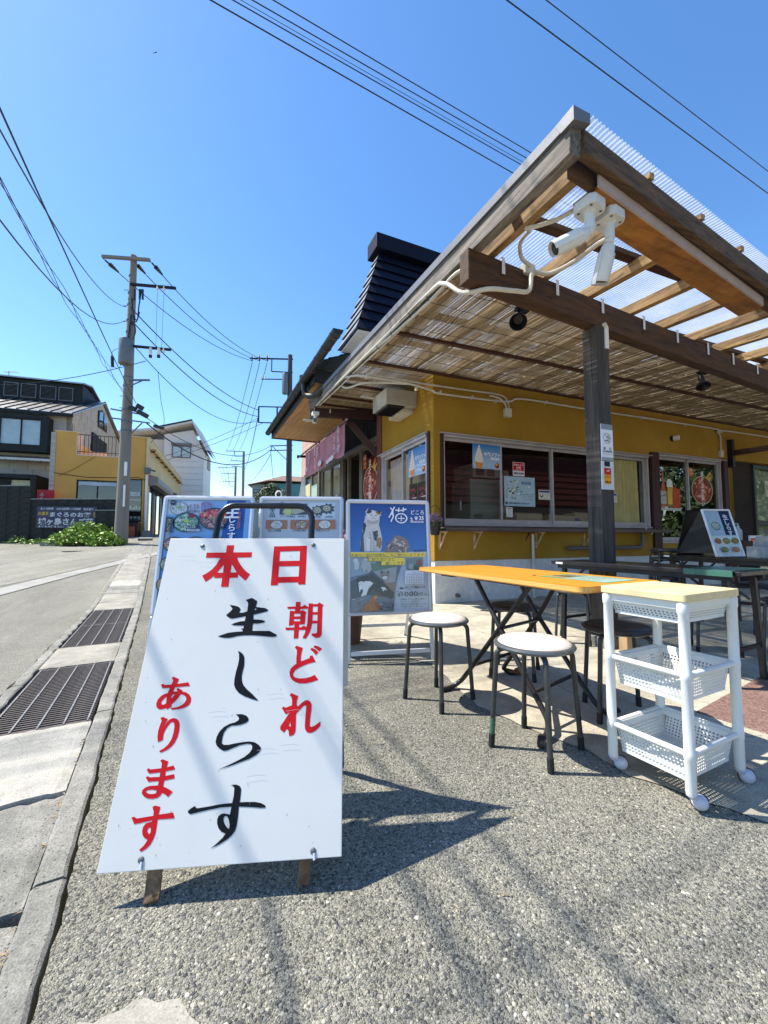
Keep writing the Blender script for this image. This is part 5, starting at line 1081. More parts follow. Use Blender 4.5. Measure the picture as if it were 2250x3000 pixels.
def art_calendar(p, W, Hh):
    def X(x, y):
        t = (y-1100)/740; return (-W+(x-413)/(492+45*t)*2*W, Hh-t*2*Hh)
    def PL(s): v = [float(a) for a in s.split()]; return [X(v[i], v[i+1]) for i in range(0, len(v), 2)]
    p.grad(-W,Hh-.46*2*Hh,W,Hh,'#2f6fc0','#123a8e',14)
    x0, y0 = X(413,1450); p.rect(-W,-Hh,W,y0,'#cdd6e2'); p.grad(W*.18,-Hh,W,y0,'#d4dde8','#c2cfe0',4)
    # seated cat on the rock
    p.poly(PL('480 1437 478 1380 492 1330 494 1270 505 1225 512 1190 540 1180 590 1185 605 1200 600 1250 610 1290 622 1350 622 1400 612 1437'), '#d9d3cc')
    p.poly(PL('494 1300 505 1235 515 1240 512 1290 500 1330 505 1437 478 1437 480 1380'), '#4a4450'); p.poly(PL('497 1240 510 1236 520 1262 505 1290 494 1285'), '#2b2630')
    p.poly(PL('560 1300 592 1290 596 1330 585 1370 566 1350'), '#3b3640'); p.poly(PL('585 1345 615 1340 622 1385 610 1420 585 1405'), '#a0764e')
    p.poly(PL('520 1335 540 1330 548 1400 545 1437 522 1437'), '#eee8e0'); p.poly(PL('560 1400 600 1405 605 1437 545 1437'), '#d3cbc3')
    p.poly(PL('520 1190 512 1160 535 1125 548 1145 570 1150 590 1158 620 1150 605 1190 600 1212 570 1222 540 1216'), '#e3ddd4')
    p.poly(PL('535 1125 548 1145 556 1160 535 1172 517 1168'), '#3a3138'); p.poly(PL('572 1155 592 1158 620 1150 606 1180 590 1178'), '#a8743e'); p.poly(PL('590 1158 620 1150 600 1172'), '#2c2428')
    for a in ('545 1180 556 1182', '575 1184 586 1182'): p.line(PL(a), .006, '#1c1a16')
    p.disc(*X(565,1195), .006, .004, '#c08878'); p.line(PL('548 1206 566 1203 582 1206'), .002, '#665')
    for a in ('540 1190 508 1184','540 1194 506 1196','592 1190 618 1182'): p.line(PL(a), .0012, '#fff')
    p.specks(*X(505,1430), *X(605,1235), 46, ['#c2b9b0','#a79d94','#e6e0d8','#8f857d'], (.002,.006), 5); p.line(PL('540 1300 548 1350 545 1435'), .003, '#8f8880'); p.line(PL('570 1330 566 1380 572 1435'), .003, '#8f8880'); p.poly(PL('520 1215 560 1228 596 1214 590 1240 555 1250 525 1238'), '#b9b1a8')
    p.poly(PL('636 1437 650 1400 668 1378 690 1345 715 1325 745 1330 775 1345 800 1375 803 1410 800 1445 640 1445'), '#8b7468')
    rd = random.Random(3)
    for i in range(60):
        x = rd.uniform(660,790); y = rd.uniform(1350,1435); 
        if y > 1340+abs(x-725)*.7: p.line([X(x,y),X(x+rd.uniform(-16,16),y+rd.uniform(-10,10)),X(x+rd.uniform(-22,22),y+rd.uniform(-4,16))], rd.uniform(.003,.008), rd.choice(['#d6cbc2','#54443c','#b09c90','#efe6de']))
    # title
    for s, wd in (('672 1128 690 1150 684 1180',.010),('700 1122 680 1165 664 1200',.010),('688 1150 692 1195 676 1230',.010),('706 1146 742 1148 778 1138',.010),('728 1128 726 1160',.009),('758 1126 756 1158',.009)): p.line(PL(s), wd, '#f6f8fa')
    x, y = X(745,1204); p.ring(x, y, .038, .049, '#f6f8fa', 32, .82); p.line(PL('745 1185 745 1225'), .007, '#f6f8fa'); p.line(PL('722 1205 768 1205'), .007, '#f6f8fa')
    p.text('どころ', *X(852,1160), .040, '#f6f8fa', .012, width=.105); p.text('2', *X(813,1201), .040, '#f6f8fa', .03); p.text('25', *X(880,1201), .040, '#f6f8fa', .03)
    x, y = X(845,1203); p.disc(x,y-.004,.010,.008,'#f6f8fa')
    for dx, dy in ((-.011,.004),(-.004,.010),(.004,.010),(.011,.004)): p.disc(x+dx,y+dy,.0036,.0045,'#f6f8fa')
    p.text('CALENDAR', *X(852,1229), .022, '#f6f8fa', .02, width=.108)
    p.text('産経新聞', *X(873,1436), .016, '#20304a', .01, width=.09)
    # photographs of cats at the lower left
    p.poly(PL('413 1475 770 1480 730 1600 716 1660 700 1845 413 1845'), '#5d6f84'); p.poly(PL('413 1475 600 1475 560 1560 520 1590 413 1610'), '#8fa0b0'); p.poly(PL('480 1520 720 1520 705 1560 560 1570 490 1575'), '#5d7c5c')
    p.poly(PL('565 1575 720 1545 712 1650 640 1655 566 1625'), '#a3a19c'); p.poly(PL('413 1640 560 1575 700 1700 700 1780 413 1800'), '#3c4654'); p.poly(PL('615 1650 712 1655 708 1720 650 1705'), '#97745c')
    cat_face(p, *X(448,1500), .018, '#d8d4cf', '#8b8580'); p.poly(PL('436 1515 470 1510 466 1560 440 1562'), '#c9c6c0')
    cat_face(p, *X(512,1490), .018, '#b9b4ac', '#6c6862'); p.poly(PL('482 1540 490 1500 540 1500 552 1560 528 1590 520 1560 500 1585'), '#b4b2b0')
    cat_face(p, *X(640,1608), .034, '#8b8072', '#3d342c')
    p.poly(PL('455 1640 470 1610 560 1600 640 1660 700 1720 690 1760 600 1720 560 1690 520 1740 475 1757 500 1700 490 1680 470 1715 462 1680'), '#191a20')
    p.poly(PL('480 1640 540 1640 563 1655 530 1690 515 1735 474 1757 496 1700 480 1690'), '#eceae6'); p.poly(PL('463 1650 480 1640 486 1680 470 1715'), '#f2f0ea'); p.poly(PL('455 1648 462 1618 478 1635'), '#101015'); p.poly(PL('480 1635 500 1618 502 1648'), '#101015'); p.disc(*X(470,1660), .004,.004,'#c8d060'); p.disc(*X(484,1657), .004,.004,'#c8d060')
    p.poly(PL('612 1680 640 1684 655 1705 638 1700 630 1712'), '#e8e6e2')
    p.poly(PL('413 1760 520 1730 700 1760 700 1845 413 1845'), '#65737f'); rd = random.Random(8)
    for i in range(26): x = rd.uniform(415,680); y = rd.uniform(1745,1840); p.line([X(x,y),X(x+rd.uniform(10,40),y+rd.uniform(-4,4))], rd.uniform(.003,.009), rd.choice(['#8c99a2','#3b454e','#a8b2b8','#52606c']))
    p.poly(PL('495 1838 500 1800 530 1770 560 1745 566 1724 575 1738 590 1732 592 1752 580 1762 584 1780 600 1795 612 1812 600 1838 560 1832 520 1842'), '#a3623a'); p.poly(PL('530 1800 570 1790 590 1830 540 1835'), '#b9794e'); p.disc(*X(576,1750), .013,.012,'#c58a5e')
    for s in ('650 1838 658 1812 668 1838','664 1838 672 1815 684 1838','700 1795 690 1815 700 1835'): p.line(PL(s), .003, '#151820')
    # notes, mini calendar, price
    p.poly(PL('415 1444 910 1450 908 1478 412 1474'), '#ffd928'); p.poly(PL('530 1478 700 1480 700 1508 530 1506'), '#ffd928'); p.poly(PL('614 1480 770 1484 770 1534 614 1534'), '#ffd928')
    p.text('収益の一部が地域ねこのご飯代になります。', *X(662,1463), .026, '#20180c', .0, width=.575, skew=.15); p.text('ご協力頂けると', *X(615,1494), .028, '#20180c', .0, width=.2, skew=.15); p.text('嬉しいです。', *X(708,1522), .030, '#20180c', .0, width=.15, skew=.15)
    p.poly(PL('790 1488 895 1486 897 1568 790 1572'), '#6c7f74'); p.disc(*X(815,1545), .02,.02,'#a59c90'); p.disc(*X(868,1525), .022,.03,'#8c3c30'); p.disc(*X(850,1550), .025,.02,'#3c5648')
    p.poly(PL('772 1572 900 1572 902 1665 772 1665'), '#e6ebf2'); p.text('9', *X(838,1583), .016, '#3a4250'); p.line(PL('785 1598 890 1598'), .002, '#5b6880')
    for j in range(5):
        for i in range(7): p.rect(*X(784+i*16,1614+j*11), *X(790+i*16,1609+j*11), '#8b97a8')
    p.poly(PL('738 1684 752 1690 762 1684 760 1700 742 1700'), '#14161c'); p.text('A3サイズ 見開き1カ月', *X(840,1688), .019, '#22262e', .01, width=.16)
    p.text('（たもが無し）', *X(800,1700), .010, '#33373f', 0, width=.06)
    p.line(PL('722 1712 734 1730 746 1712'), .0045, '#12141a'); p.line(PL('734 1728 734 1755'), .0045, '#12141a'); p.line(PL('723 1734 745 1734'), .0035, '#12141a'); p.line(PL('723 1743 745 1743'), .0035, '#12141a')
    p.text('1000', *X(806,1732), .050, '#12141a', .008, width=.125); p.text('(税込)', *X(900,1736), .032, '#12141a', .0, width=.085)
    for j, s in enumerate(('産経新聞のカメラマンが撮影した猫たちの','カレンダーが、10月頃出来ます！','今回も大人気の島猫達や離島のアイドル猫','など四季折々の猫たちをご紹介します。')): p.text(s, *X(745+(0),1767+j*16), .014, '#3f4652', .004, width=[.19,.15,.19,.17][j], align='l')
poster_stand((.039,3.107,.761), .187, .104, 'poster stand showing a calendar with a sitting cat on deep blue', art_calendar)
def bowl(p, x, y, r, rim, fill, cols, seed, n=150, k=.8, garnish=None):
    p.disc(x,y,r,r*k,rim,32); p.disc(x,y,r*.90,r*k*.88,fill,30); p.specks(x-r,y-r*k,x+r,y+r*k,n,cols,(r*.04,r*.12),seed,(x,y,r*.84,r*k*.8))
    rd = random.Random(seed+1)
    for i in range(40):
        a = rd.uniform(0,2*pi); q = rd.uniform(0,.7)*r; x1 = x+q*cos(a); y1 = y+q*sin(a)*k; b = rd.uniform(0,pi)
        p.line([(x1,y1),(x1+r*.16*cos(b),y1+r*.16*sin(b)*k)], r*.025, rd.choice(cols))
    if garnish: p.disc(x+r*.05,y+r*.1,r*.2,r*.15,garnish)
def art_menu_a(p, W, Hh):
    # zoom reference frame: x 110..800, y 70..390 covers the top 30 per cent
    def X(x, y): return (-W+(x-112)/(740)*2*W, Hh-(y-68)/1080*2*Hh)
    p.grad(-W,-Hh,W,Hh,'#4f8fd2','#8ab4e4',12); p.rect(*X(112,220),*X(408,82),'#c3cee2')
    p.poly([X(640,70),X(808,70),X(790,1150),X(560,1150)], '#1c50a8')
    bowl(p,*X(212,152),.064,'#8b8c90','#c9d0d2',['#e9efef','#9fb0a8','#7f9484','#dfe4e0'],1,110,.82,'#9bb04e'); x, y = X(160,98); p.disc(x,y,.022,.020,'#34393f'); p.text('旬の', x, y+.003, .011, '#d8dce0', width=.028)
    p.text('しらすの', *X(335,125), .022, '#a0303a', .01, width=.085); p.text('生しらす', *X(340,150), .026, '#2a2f3c', .01, width=.088); p.text('880円(税込)', *X(345,186), .022, '#2a2f3c', .01, width=.09)
    bowl(p,*X(292,296),.092,'#26302e','#5f8a72',['#c9d8cc','#86a890','#e4ece4','#507a5e'],2,240,.80,'#a7c84c'); p.disc(*X(340,232),.026,.016,'#7a1c30')
    bowl(p,*X(535,262),.105,'#3a2f38','#7b5a58',['#b98a80','#8a4a46','#d0b0a4','#5a3c3c'],4,200,.78,'#6a9a4a')
    p.poly([X(402,215),X(440,200),X(520,172),X(600,190),X(660,215),X(640,245),X(560,230),X(480,245),X(430,252)], '#c04a46'); p.specks(*X(420,250),*X(650,190),60,['#d8685e','#a83430','#e89a8c'],(.006,.014),6)
    x, y = X(463,150); p.ring(x,y,.034,.038,'#b23848'); p.text('おす', x, y+.012, .024, '#b23848', .012, width=.045); p.text('すめ', x+.004, y-.014, .024, '#b23848', .012, width=.045)
    p.line([X(415,118),X(462,98),X(510,120)], .006, '#b23848')
    p.rect(*X(122,400),*X(182,250),'#2e3a4c'); p.vtext('生しらす丼', *X(152,275), .030, '#c8a64a', .01, 1.0)
    p.rect(*X(302,368),*X(425,335),'#222c38'); p.text('生しらす丼', *X(345,350), .018, '#e4e8ee', .01, width=.065); p.rect(*X(315,390),*X(423,368),'#c9d4e2'); p.text('1,080円(税込)', *X(370,380), .016, '#2a2f3c', .01, width=.07)
    p.rect(*X(545,350),*X(640,315),'#2c2428'); p.text('かき揚げ丼', *X(592,332), .018, '#e8d8d0', .01, width=.06); p.text('1,280円(税込)', *X(590,365), .016, '#1c2430', .01, width=.065)
    p.text('生', *X(700,160), .10, '#eef2f8', .03, sx=1.15); p.vtext('しらす', *X(705,245), .062, '#eef2f8', .02, 1.0)
    p.vtext('城ヶ島漁港直送', *X(765,135), .026, '#b06a3a', .01, .95)
    for j in range(3):
        for i in range(3): 
            x, y = X(210+i*190, 520+j*190); bowl(p,x,y,.07,'#2c2a30',['#8a5a50','#7c8a6a','#b08a5a'][(i+j)%3],['#e0c8b8','#b04a40','#d8d8b0','#7a9a60'],20+i+3*j,70,.8); p.text('海鮮丼'if (i+j)%2 else '地魚定食', x, y-.078, .020, '#f4f6fa', .01, width=.08)
def art_menu_b(p, W, Hh):
    def X(x, y): return (-W+(x-905)/(640)*2*W, Hh-(y-78)/1000*2*Hh)
    p.grad(-W,-Hh,W,Hh,'#b7bcc4','#c3cad6',5)
    p.rect(*X(945,262),*X(1040,105),'#c8d0dc')
    p.text('単', *X(980,142), .050, '#20252c', .015); p.text('品', *X(980,198), .046, '#20252c', .015); p.text('a la carte', *X(980,242), .014, '#20252c', .01, width=.055)
    p.rect(*X(1035,262),*X(1272,98),'#ccd3de'); p.rect(*X(1040,222),*X(1270,108),'#454c58'); p.poly([X(1060,200),X(1140,130),X(1190,120),X(1270,130),X(1270,180),X(1180,215)], '#b9b49c'); p.disc(*X(1108,190),.036,.032,'#a9b05a'); p.disc(*X(1108,190),.030,.026,'#c9cf84')
    x, y = X(1060,130); p.ring(x,y,.024,.028,'#a83c48'); p.text('おす', x, y+.008, .016, '#a83c48', .01, width=.032); p.text('すめ', x, y-.010, .016, '#a83c48', .01, width=.032)
    p.text('カマトロの塩焼き', *X(1110,238), .020, '#22262c', .01, width=.115); p.text('2,480円(税込)', *X(1225,238), .018, '#22262c', .01, width=.065)
    p.rect(*X(1282,262),*X(1508,100),'#d2dae4'); rd = random.Random(2)
    for cx, cy in ((1360,178),(1440,160)):
        pts = []
        for k in range(18): a = 2*pi*k/18; q = .046*(1+.18*((k%2)*2-1))*(1.1 if cos(a) > 0 else 1); pts.append((X(cx,cy)[0]+q*cos(a)*1.1, X(cx,cy)[1]+q*sin(a)*.85))
        p.poly(pts, '#4d544c'); p.disc(*X(cx-4,cy-4),.030,.024,'#b8b49a'); p.disc(*X(cx-8,cy-2),.016,.012,'#6f7550'); p.disc(*X(cx-8,cy-2),.009,.007,'#d6d2b0')
    p.text('さざえの壺焼', *X(1345,242), .018, '#22262c', .01, width=.075); p.text('1,500円(税込)', *X(1455,242), .018, '#22262c', .01, width=.065)
    for i, (x0, t_, c) in enumerate(((932,'地だこのお刺身','#c9ced0'),(1136,'えびの塩がら焼き','#9a6a50'),(1332,'釜揚げしらす','#d8dcd8'))):
        p.rect(*X(x0,362),*X(x0+178,275),'#b5703c'); bowl(p,*X(x0+90,320),.050,'#5c4a40',c,['#eceae4','#c8bcae','#a89684','#f4f2ec'],30+i,90,.72,'#9aa84c' if i == 1 else None); p.text(t_, *X(x0+75,378), .020, '#22262c', .01, width=.10)
    for j in range(3):
        for i in range(3):
            x0 = 932+i*200; y0 = 480+j*170; p.rect(*X(x0,y0+90),*X(x0+178,y0),'#8c4a34' if (i+j)%2 else '#a8b4b0'); bowl(p,*X(x0+90,y0+45),.045,'#4c4038','#b0a088',['#e8d8c0','#c06a50','#8aa060'],50+i+3*j,60,.74); p.text('刺身盛り' if i%2 else '煮つけ', *X(x0+80,y0+108), .018, '#22262c', .01, width=.07)
poster_stand((-1.279,2.943,.783), .080, .182, 'leftmost poster stand, blue menu with bowls of whitebait, behind the big white sign', art_menu_a)
ms = poster_stand((-.640,3.150,.795), .075, .150, 'middle poster stand, grey menu of side dishes, behind the black handle of the sign', art_menu_b)
c = MB(); c.tube([(-.185+.022*cos(a), .45+.028*sin(a), -.01) for a in [2*pi*k/18 for k in range(18)]], .006, 8, closed=True); c.build('hanging_ring', M['white'], ms, smooth=True)
# ================================================================ stools
def stool(x, y, rz, label, seat='vinyl', z=0, tape=False, grp='round stools of the terrace', hid=False):
    t = thing('stool', label, 'stool', at(x, y, z, rz), grp)
    c = MB(); c.lathe([(0,.462),(.120,.461),(.145,.456),(.152,.448),(.152,.440)][::-1], 40); c.build('seat', M[seat], t, smooth=True)
    c = MB(); c.lathe([(.05,.424),(.152,.424),(.166,.430),(.170,.438),(.166,.446),(.154,.449),(.148,.445)], 40); c.build('seat_ring', M['stool_ring' if seat == 'vinyl' else 'stool_tube'], t, smooth=True)
    for k in range(4):
        a = k*pi/2; d = Vector((cos(a), sin(a), 0))
        pts = [d*.07+Vector((0,0,.418)), d*.128+Vector((0,0,.417))]+[d*(.128+.034*sin(b))+Vector((0,0,.417-.034*(1-cos(b)))) for b in [pi/2*.9*i/6 for i in range(1,7)]]+[d*.188+Vector((0,0,.012))]
        c = MB(); c.tube(pts, .0112, 12); L = c.build('leg', M['stool_tube'], t, smooth=True)
        e = pts[-1]; q = pts[-2]; u = (q-e).normalized(); c = MB(); c.tube([e-u*.010, e+u*.042], .0135, 12); c.build('foot_cap', M['rubber'], L, smooth=True)
        if tape and k == 2: c = MB(); c.tube([e+u*.045, e+u*.11], .0121, 12); c.build('tape', M['greentape'], L, smooth=True)
    return t
stool(.652, 1.815, radians(-4), 'nearest pale round stool, green tape on one leg, in front of the table', tape=True)
stool(.306, 2.345, radians(-3), 'pale round stool between the calendar stand and the wooden table')
stool(.870, 2.78, radians(20), 'stool behind the wooden table, seen between its crossed legs', 'vinyl_dark')
stool(1.20, 2.14, radians(33), 'dark topped stool pushed in between the table and the white trolley', 'vinyl_dark')
stool(1.66, 3.62, radians(12), 'stool standing beside the foot of the grey post', 'vinyl_dark')
for i, (x, y, l) in enumerate([(2.62,3.30,'dark stool under the black table behind the trolley, left one'),(2.95,3.0,'dark stool under the black table behind the trolley, right one'),(3.55,3.95,'dark stool beside the farther black table')]): stool(x, y, .3+i, l, 'vinyl_dark')
for k in range(4): stool(3.30, 4.82, .2*k, ['bottom stool of the dark stack by the sliding window','second stool from the bottom of the dark stack','third stool from the bottom of the dark stack','top stool of the dark stack, grey seat showing'][k], 'vinyl_dark', .105*k)
# ================================================================ wooden folding table
TT = at(.756, 2.349, 0, radians(-63.15)); tb = thing('folding_table', 'honey coloured wooden folding table with crossed black legs', 'table', TT)
L, Wd = 1.266, .546
def rrect(w, h, r, n=6):
    out = []
    for cx, cy, a0 in ((w/2-r,h/2-r,0),(-w/2+r,h/2-r,pi/2),(-w/2+r,-h/2+r,pi),(w/2-r,-h/2+r,3*pi/2)): out += [(cx+r*cos(a0+pi/2*k/n), cy+r*sin(a0+pi/2*k/n)) for k in range(n+1)]
    return out
c = MB(); c.prism(rrect(L,Wd,.035), .0022, Matrix.Translation((0,0,.6985))); c.build('tabletop', M['table_wood'], tb)
c = MB(); pts = rrect(L+.002,Wd+.002,.036); n = len(pts); c.add([(x,y,.6986) for x,y in pts]+[(x,y,.679) for x,y in pts]+[(x*.985,y*.97,.672) for x,y in pts]+[(x*.999,y*.998,.6992) for x,y in pts], [(k,n+k,n+(k+1)%n,(k+1)%n) for k in range(n)]+[(n+k,2*n+k,2*n+(k+1)%n,n+(k+1)%n) for k in range(n)]+[tuple(2*n+k for k in range(n-1,-1,-1))]); c.build('edge_band', M['table_edge'], tb, smooth=True)
def leg(pts, r=.0135, nm='leg'): c = MB(); c.tube(cat_rom(pts, 6) if len(pts) > 2 else pts, r, 10); return c.build(nm, M['table_leg'], tb, smooth=True)
leg([(-.15,-.175,.668),(.06,-.185,.42),(.33,-.195,.12),(.385,-.21,.06),(.415,-.26,.028),(.42,-.30,.030)])
leg([(.27,-.175,.668),(.06,-.188,.42),(-.22,-.195,.10),(-.265,-.215,.045),(-.28,-.26,.018),(-.278,-.325,.014)])
leg([(-.19,.175,.668),(.0,.18,.42),(.27,.19,.12),(.335,.20,.05),(.36,.235,.018),(.365,.32,.014)])
leg([(.14,.175,.668),(-.03,.178,.42),(-.30,.19,.09),(-.325,.20,.045),(-.315,.235,.018),(-.30,.29,.014)])
for a, b in (((-.185,-.19,.155),(-.215,.185,.185)),((.295,-.195,.165),(.225,.185,.175)),((-.12,-.17,.66),(-.18,.17,.66)),((.26,-.17,.66),(.13,.17,.66)),((.065,-.185,.42),(-.015,.18,.42))): c = MB(); c.bar(a, b, .022, .012) if a[2] > .6 else c.tube([a,b], .0095, 8); c.build('cross_rail', M['table_leg'], tb)
c = MB(); c.bx(-.46,-.34,-.20,.20,.655,.67); c.bx(-.2,.35,-.185,-.165,.655,.671); c.bx(-.2,.35,.165,.185,.655,.671); c.build('slide_rail', M['blackmetal'], tb)
c = MB(); c.lathe([(.008,-.012),(.026,-.012),(.028,-.006),(.028,.006),(.026,.012),(.008,.012)], 20, M=Matrix.Rotation(pi/2,4,'Y').to_3x3()); w_ = c.build('wheel', M['rubber'], tb, smooth=True, M=Matrix.Translation((.445,-.318,.030)) @ Matrix.Rotation(.5,4,'Z'))
c = MB(); c.lathe([(.0,-.014),(.015,-.013),(.015,.013),(0,.014)], 14, M=Matrix.Rotation(pi/2,4,'Y').to_3x3()); c.build('hub', M['galv'], w_, smooth=True)
c = MB(); c.lathe([(.0,-.02),(.022,-.02),(.024,0),(.022,.02),(0,.02)], 16, M=Matrix.Rotation(pi/2,4,'X').to_3x3()); c.build('foot_cap', M['rust'], tb, smooth=True, M=Matrix.Translation((-.298,.295,.026)))
c = MB(); c.tube([(-.325,.215,.035),(-.30,.28,.016)], .0142, 10); c.build('rusty_sleeve', M['rust'], tb, smooth=True)
mp = Print(.0001, .0)
mp.rect(-.185,-.13,.185,.13,'#3fbf72'); mp.rect(-.172,-.118,.172,.118,'#cfe8d8'); mp.rect(-.172,-.118,-.05,.118,'#8fd8a8')
rd = random.Random(6)
for i in range(9): mp.text('お品書き定食', -.03+.0*i, .10-.024*i, .012, '#6f9a84', width=rd.uniform(.08,.18), align='l')
for i in range(4): mp.rect(-.16,-.10+.052*i,-.06,-.06+.052*i,['#e6c890','#b06a4a','#8aa86a','#d0b0a0'][i])
tag(mp.build('menu_sheet', M['print_glossy'], M=TT @ at(.385,.075,.7012,radians(3))), 'green edged laminated menu sheet lying on the wooden table', 'menu')
q = MB(); q.lathe([(0,.004),(.008,.003),(.012,0)][::-1], 12); tag(q.build('table_plug', M['rubber'], M=TT @ at(.17,-.045,.7008), smooth=True), 'small dark cap on the tabletop beside the menu sheet', 'cap')
# ================================================================ trolley
TR = at(1.092, 1.594, 0, radians(27.4)); tr = thing('trolley', 'white plastic three tier trolley with maple top on castors', 'trolley', TR)
LX_, LY_ = .365, .309; hx, hy = LX_/2-.020, LY_/2-.020
c = MB(); c.prism(rrect(LX_,LY_,.012,4), .026, Matrix.Translation((0,0,.684))); c.build('top_board', M['trolley_top'], tr, bevel=.002)
for sx, sy in ((-1,-1),(1,-1),(1,1),(-1,1)):
    c = MB(); c.lathe([(.0158,.062),(.0168,.066),(.0168,.168),(.0184,.172),(.0184,.192),(.0168,.196),(.0168,.424),(.0184,.428),(.0184,.448),(.0168,.452),(.0168,.64),(.0195,.645),(.0195,.676),(.016,.684)], 20, (sx*hx, sy*hy, 0)); P_ = c.build('post', M['trolley'], tr, smooth=True)
    cx, cy = sx*hx+.040, sy*hy-.002; dx = Vector((.6,.8,0))
    c = MB(); c.lathe([(.010,.05),(.016,.056),(.016,.066)], 14, (sx*hx, sy*hy, 0)); c.tube([(sx*hx,sy*hy,.054),(cx-.012,cy+.004,.044)], .012, 10); k_ = c.build('castor', M['castor'], P_, smooth=True)
    # paired ball wheels with a dark tyre line between
    ax = Vector((-.743,-.674,0)).normalized(); R = ax.to_track_quat('Z','Y').to_matrix()
    for s in (-1, 1):
        c = MB(); c.lathe([(.0245,0),(.0245,.006),(.022,.014),(.014,.021),(0,.0235)], 22, M=R @ Matrix.Diagonal((1,1,s))); c.build('castor_wheel', M['castor'], P_, smooth=True, M=Matrix.Translation((cx,cy,.0255)+ax*s*.0035 if False else Vector((cx,cy,.0272))+ax*s*.0025))
    c = MB(); c.lathe([(.0,-.0022),(.0272,-.0022),(.0272,.0022),(0,.0022)], 22, M=R); c.build('castor_tyre', M['rubber'], P_, smooth=True, M=Matrix.Translation((cx,cy,.0272)))
def perf(mb, o, eu, ev, nu, nv, pu, pv, hole=.55):
    """perforated panel: nu x nv square holes spanned by eu, ev from corner o"""
    o = Vector(o); eu = Vector(eu); ev = Vector(ev); vs = []; idx = {}
    def V(i, j):
        k = (round(i, 3), round(j, 3))
        if k not in idx: idx[k] = len(vs); vs.append(o+eu*(i/nu)+ev*(j/nv))
        return idx[k]
    a = (1-hole)/2; fs = []
    for i in range(nu):
        for j in range(nv):
            O_ = [V(i,j),V(i+1,j),V(i+1,j+1),V(i,j+1)]; I_ = [V(i+a,j+a),V(i+1-a,j+a),V(i+1-a,j+1-a),V(i+a,j+1-a)]
            for k in range(4): fs.append((O_[k], O_[(k+1)%4], I_[(k+1)%4], I_[k]))
    mb.add(vs, fs)
def basket(z, depth, ix, iy, nx, ny, nz, par=tr, rim=True, plain=.018):
    c = MB(); x1, y1 = ix/2, iy/2; x0, y0 = x1-.012, y1-.012; zb = z-depth; zt = z
    zt2 = zt-plain
    T = [(-x1,-y1),(x1,-y1),(x1,y1),(-x1,y1)]; B = [(-x0,-y0),(x0,-y0),(x0,y0),(-x0,y0)]
    for k in range(4):
        a, b = B[k], B[(k+1)%4]; f = (zt2-zb)/(zt-zb); ta = tuple(a[i]+(T[k][i]-a[i])*f for i in (0,1)); tb_ = tuple(b[i]+(T[(k+1)%4][i]-b[i])*f for i in (0,1))
        n = nx if k % 2 == 0 else ny
        mi = .0; perf(c, (*a, zb+.008), (b[0]-a[0], b[1]-a[1], 0), ((ta[0]-a[0]), (ta[1]-a[1]), zt2-zb-.008), n, nz, 0, 0, .52)
        c.quad((*ta, zt2), (*tb_, zt2), (*T[(k+1)%4], zt), (*T[k], zt)); c.quad((*a, zb), (*b, zb), (*b, zb+.008), (*a, zb+.008))
    perf(c, (-x0,-y0,zb), (2*x0,0,0), (0,2*y0,0), nx, ny, 0, 0, .5)
    o = c.build('basket', M['trolley'], par); m = o.modifiers.new('s','SOLIDIFY'); m.thickness = .0022
    return o
for z in (.437, .182):
    basket(z, .098, LX_-.062, LY_-.062, 23, 18, 6)
    for s in (-1, 1):
        c = MB(); c.tube([(-hx,s*hy,z),(hx,s*hy,z)], .0105, 12); c.build('rail', M['trolley'], tr, smooth=True)
        c = MB(); c.tube([(s*hx,-hy,z),(s*hx,hy,z)], .0105, 12); c.build('rail', M['trolley'], tr, smooth=True)
    c = MB(); f = rrect(LX_-.036, LY_-.036, .01, 3); g = rrect(LX_-.064, LY_-.064, .006, 3); n = len(f)
    c.add([(x,y,z+.004) for x,y in f]+[(x,y,z+.002) for x,y in g], [(k,(k+1)%n,n+(k+1)%n,n+k) for k in range(n)]); c.build('rim', M['trolley'], tr)
basket(.668, .060, LX_-.050, LY_-.050, 22, 17, 3, plain=.026)
for s in (-1, 1):
    c = MB(); c.bx(-hx,hx,s*hy-.006,s*hy+.006,.655,.683); c.build('rail', M['trolley'], tr, bevel=.002); c = MB(); c.bx(s*hx-.006,s*hx+.006,-hy,hy,.655,.683); c.build('rail', M['trolley'], tr, bevel=.002)
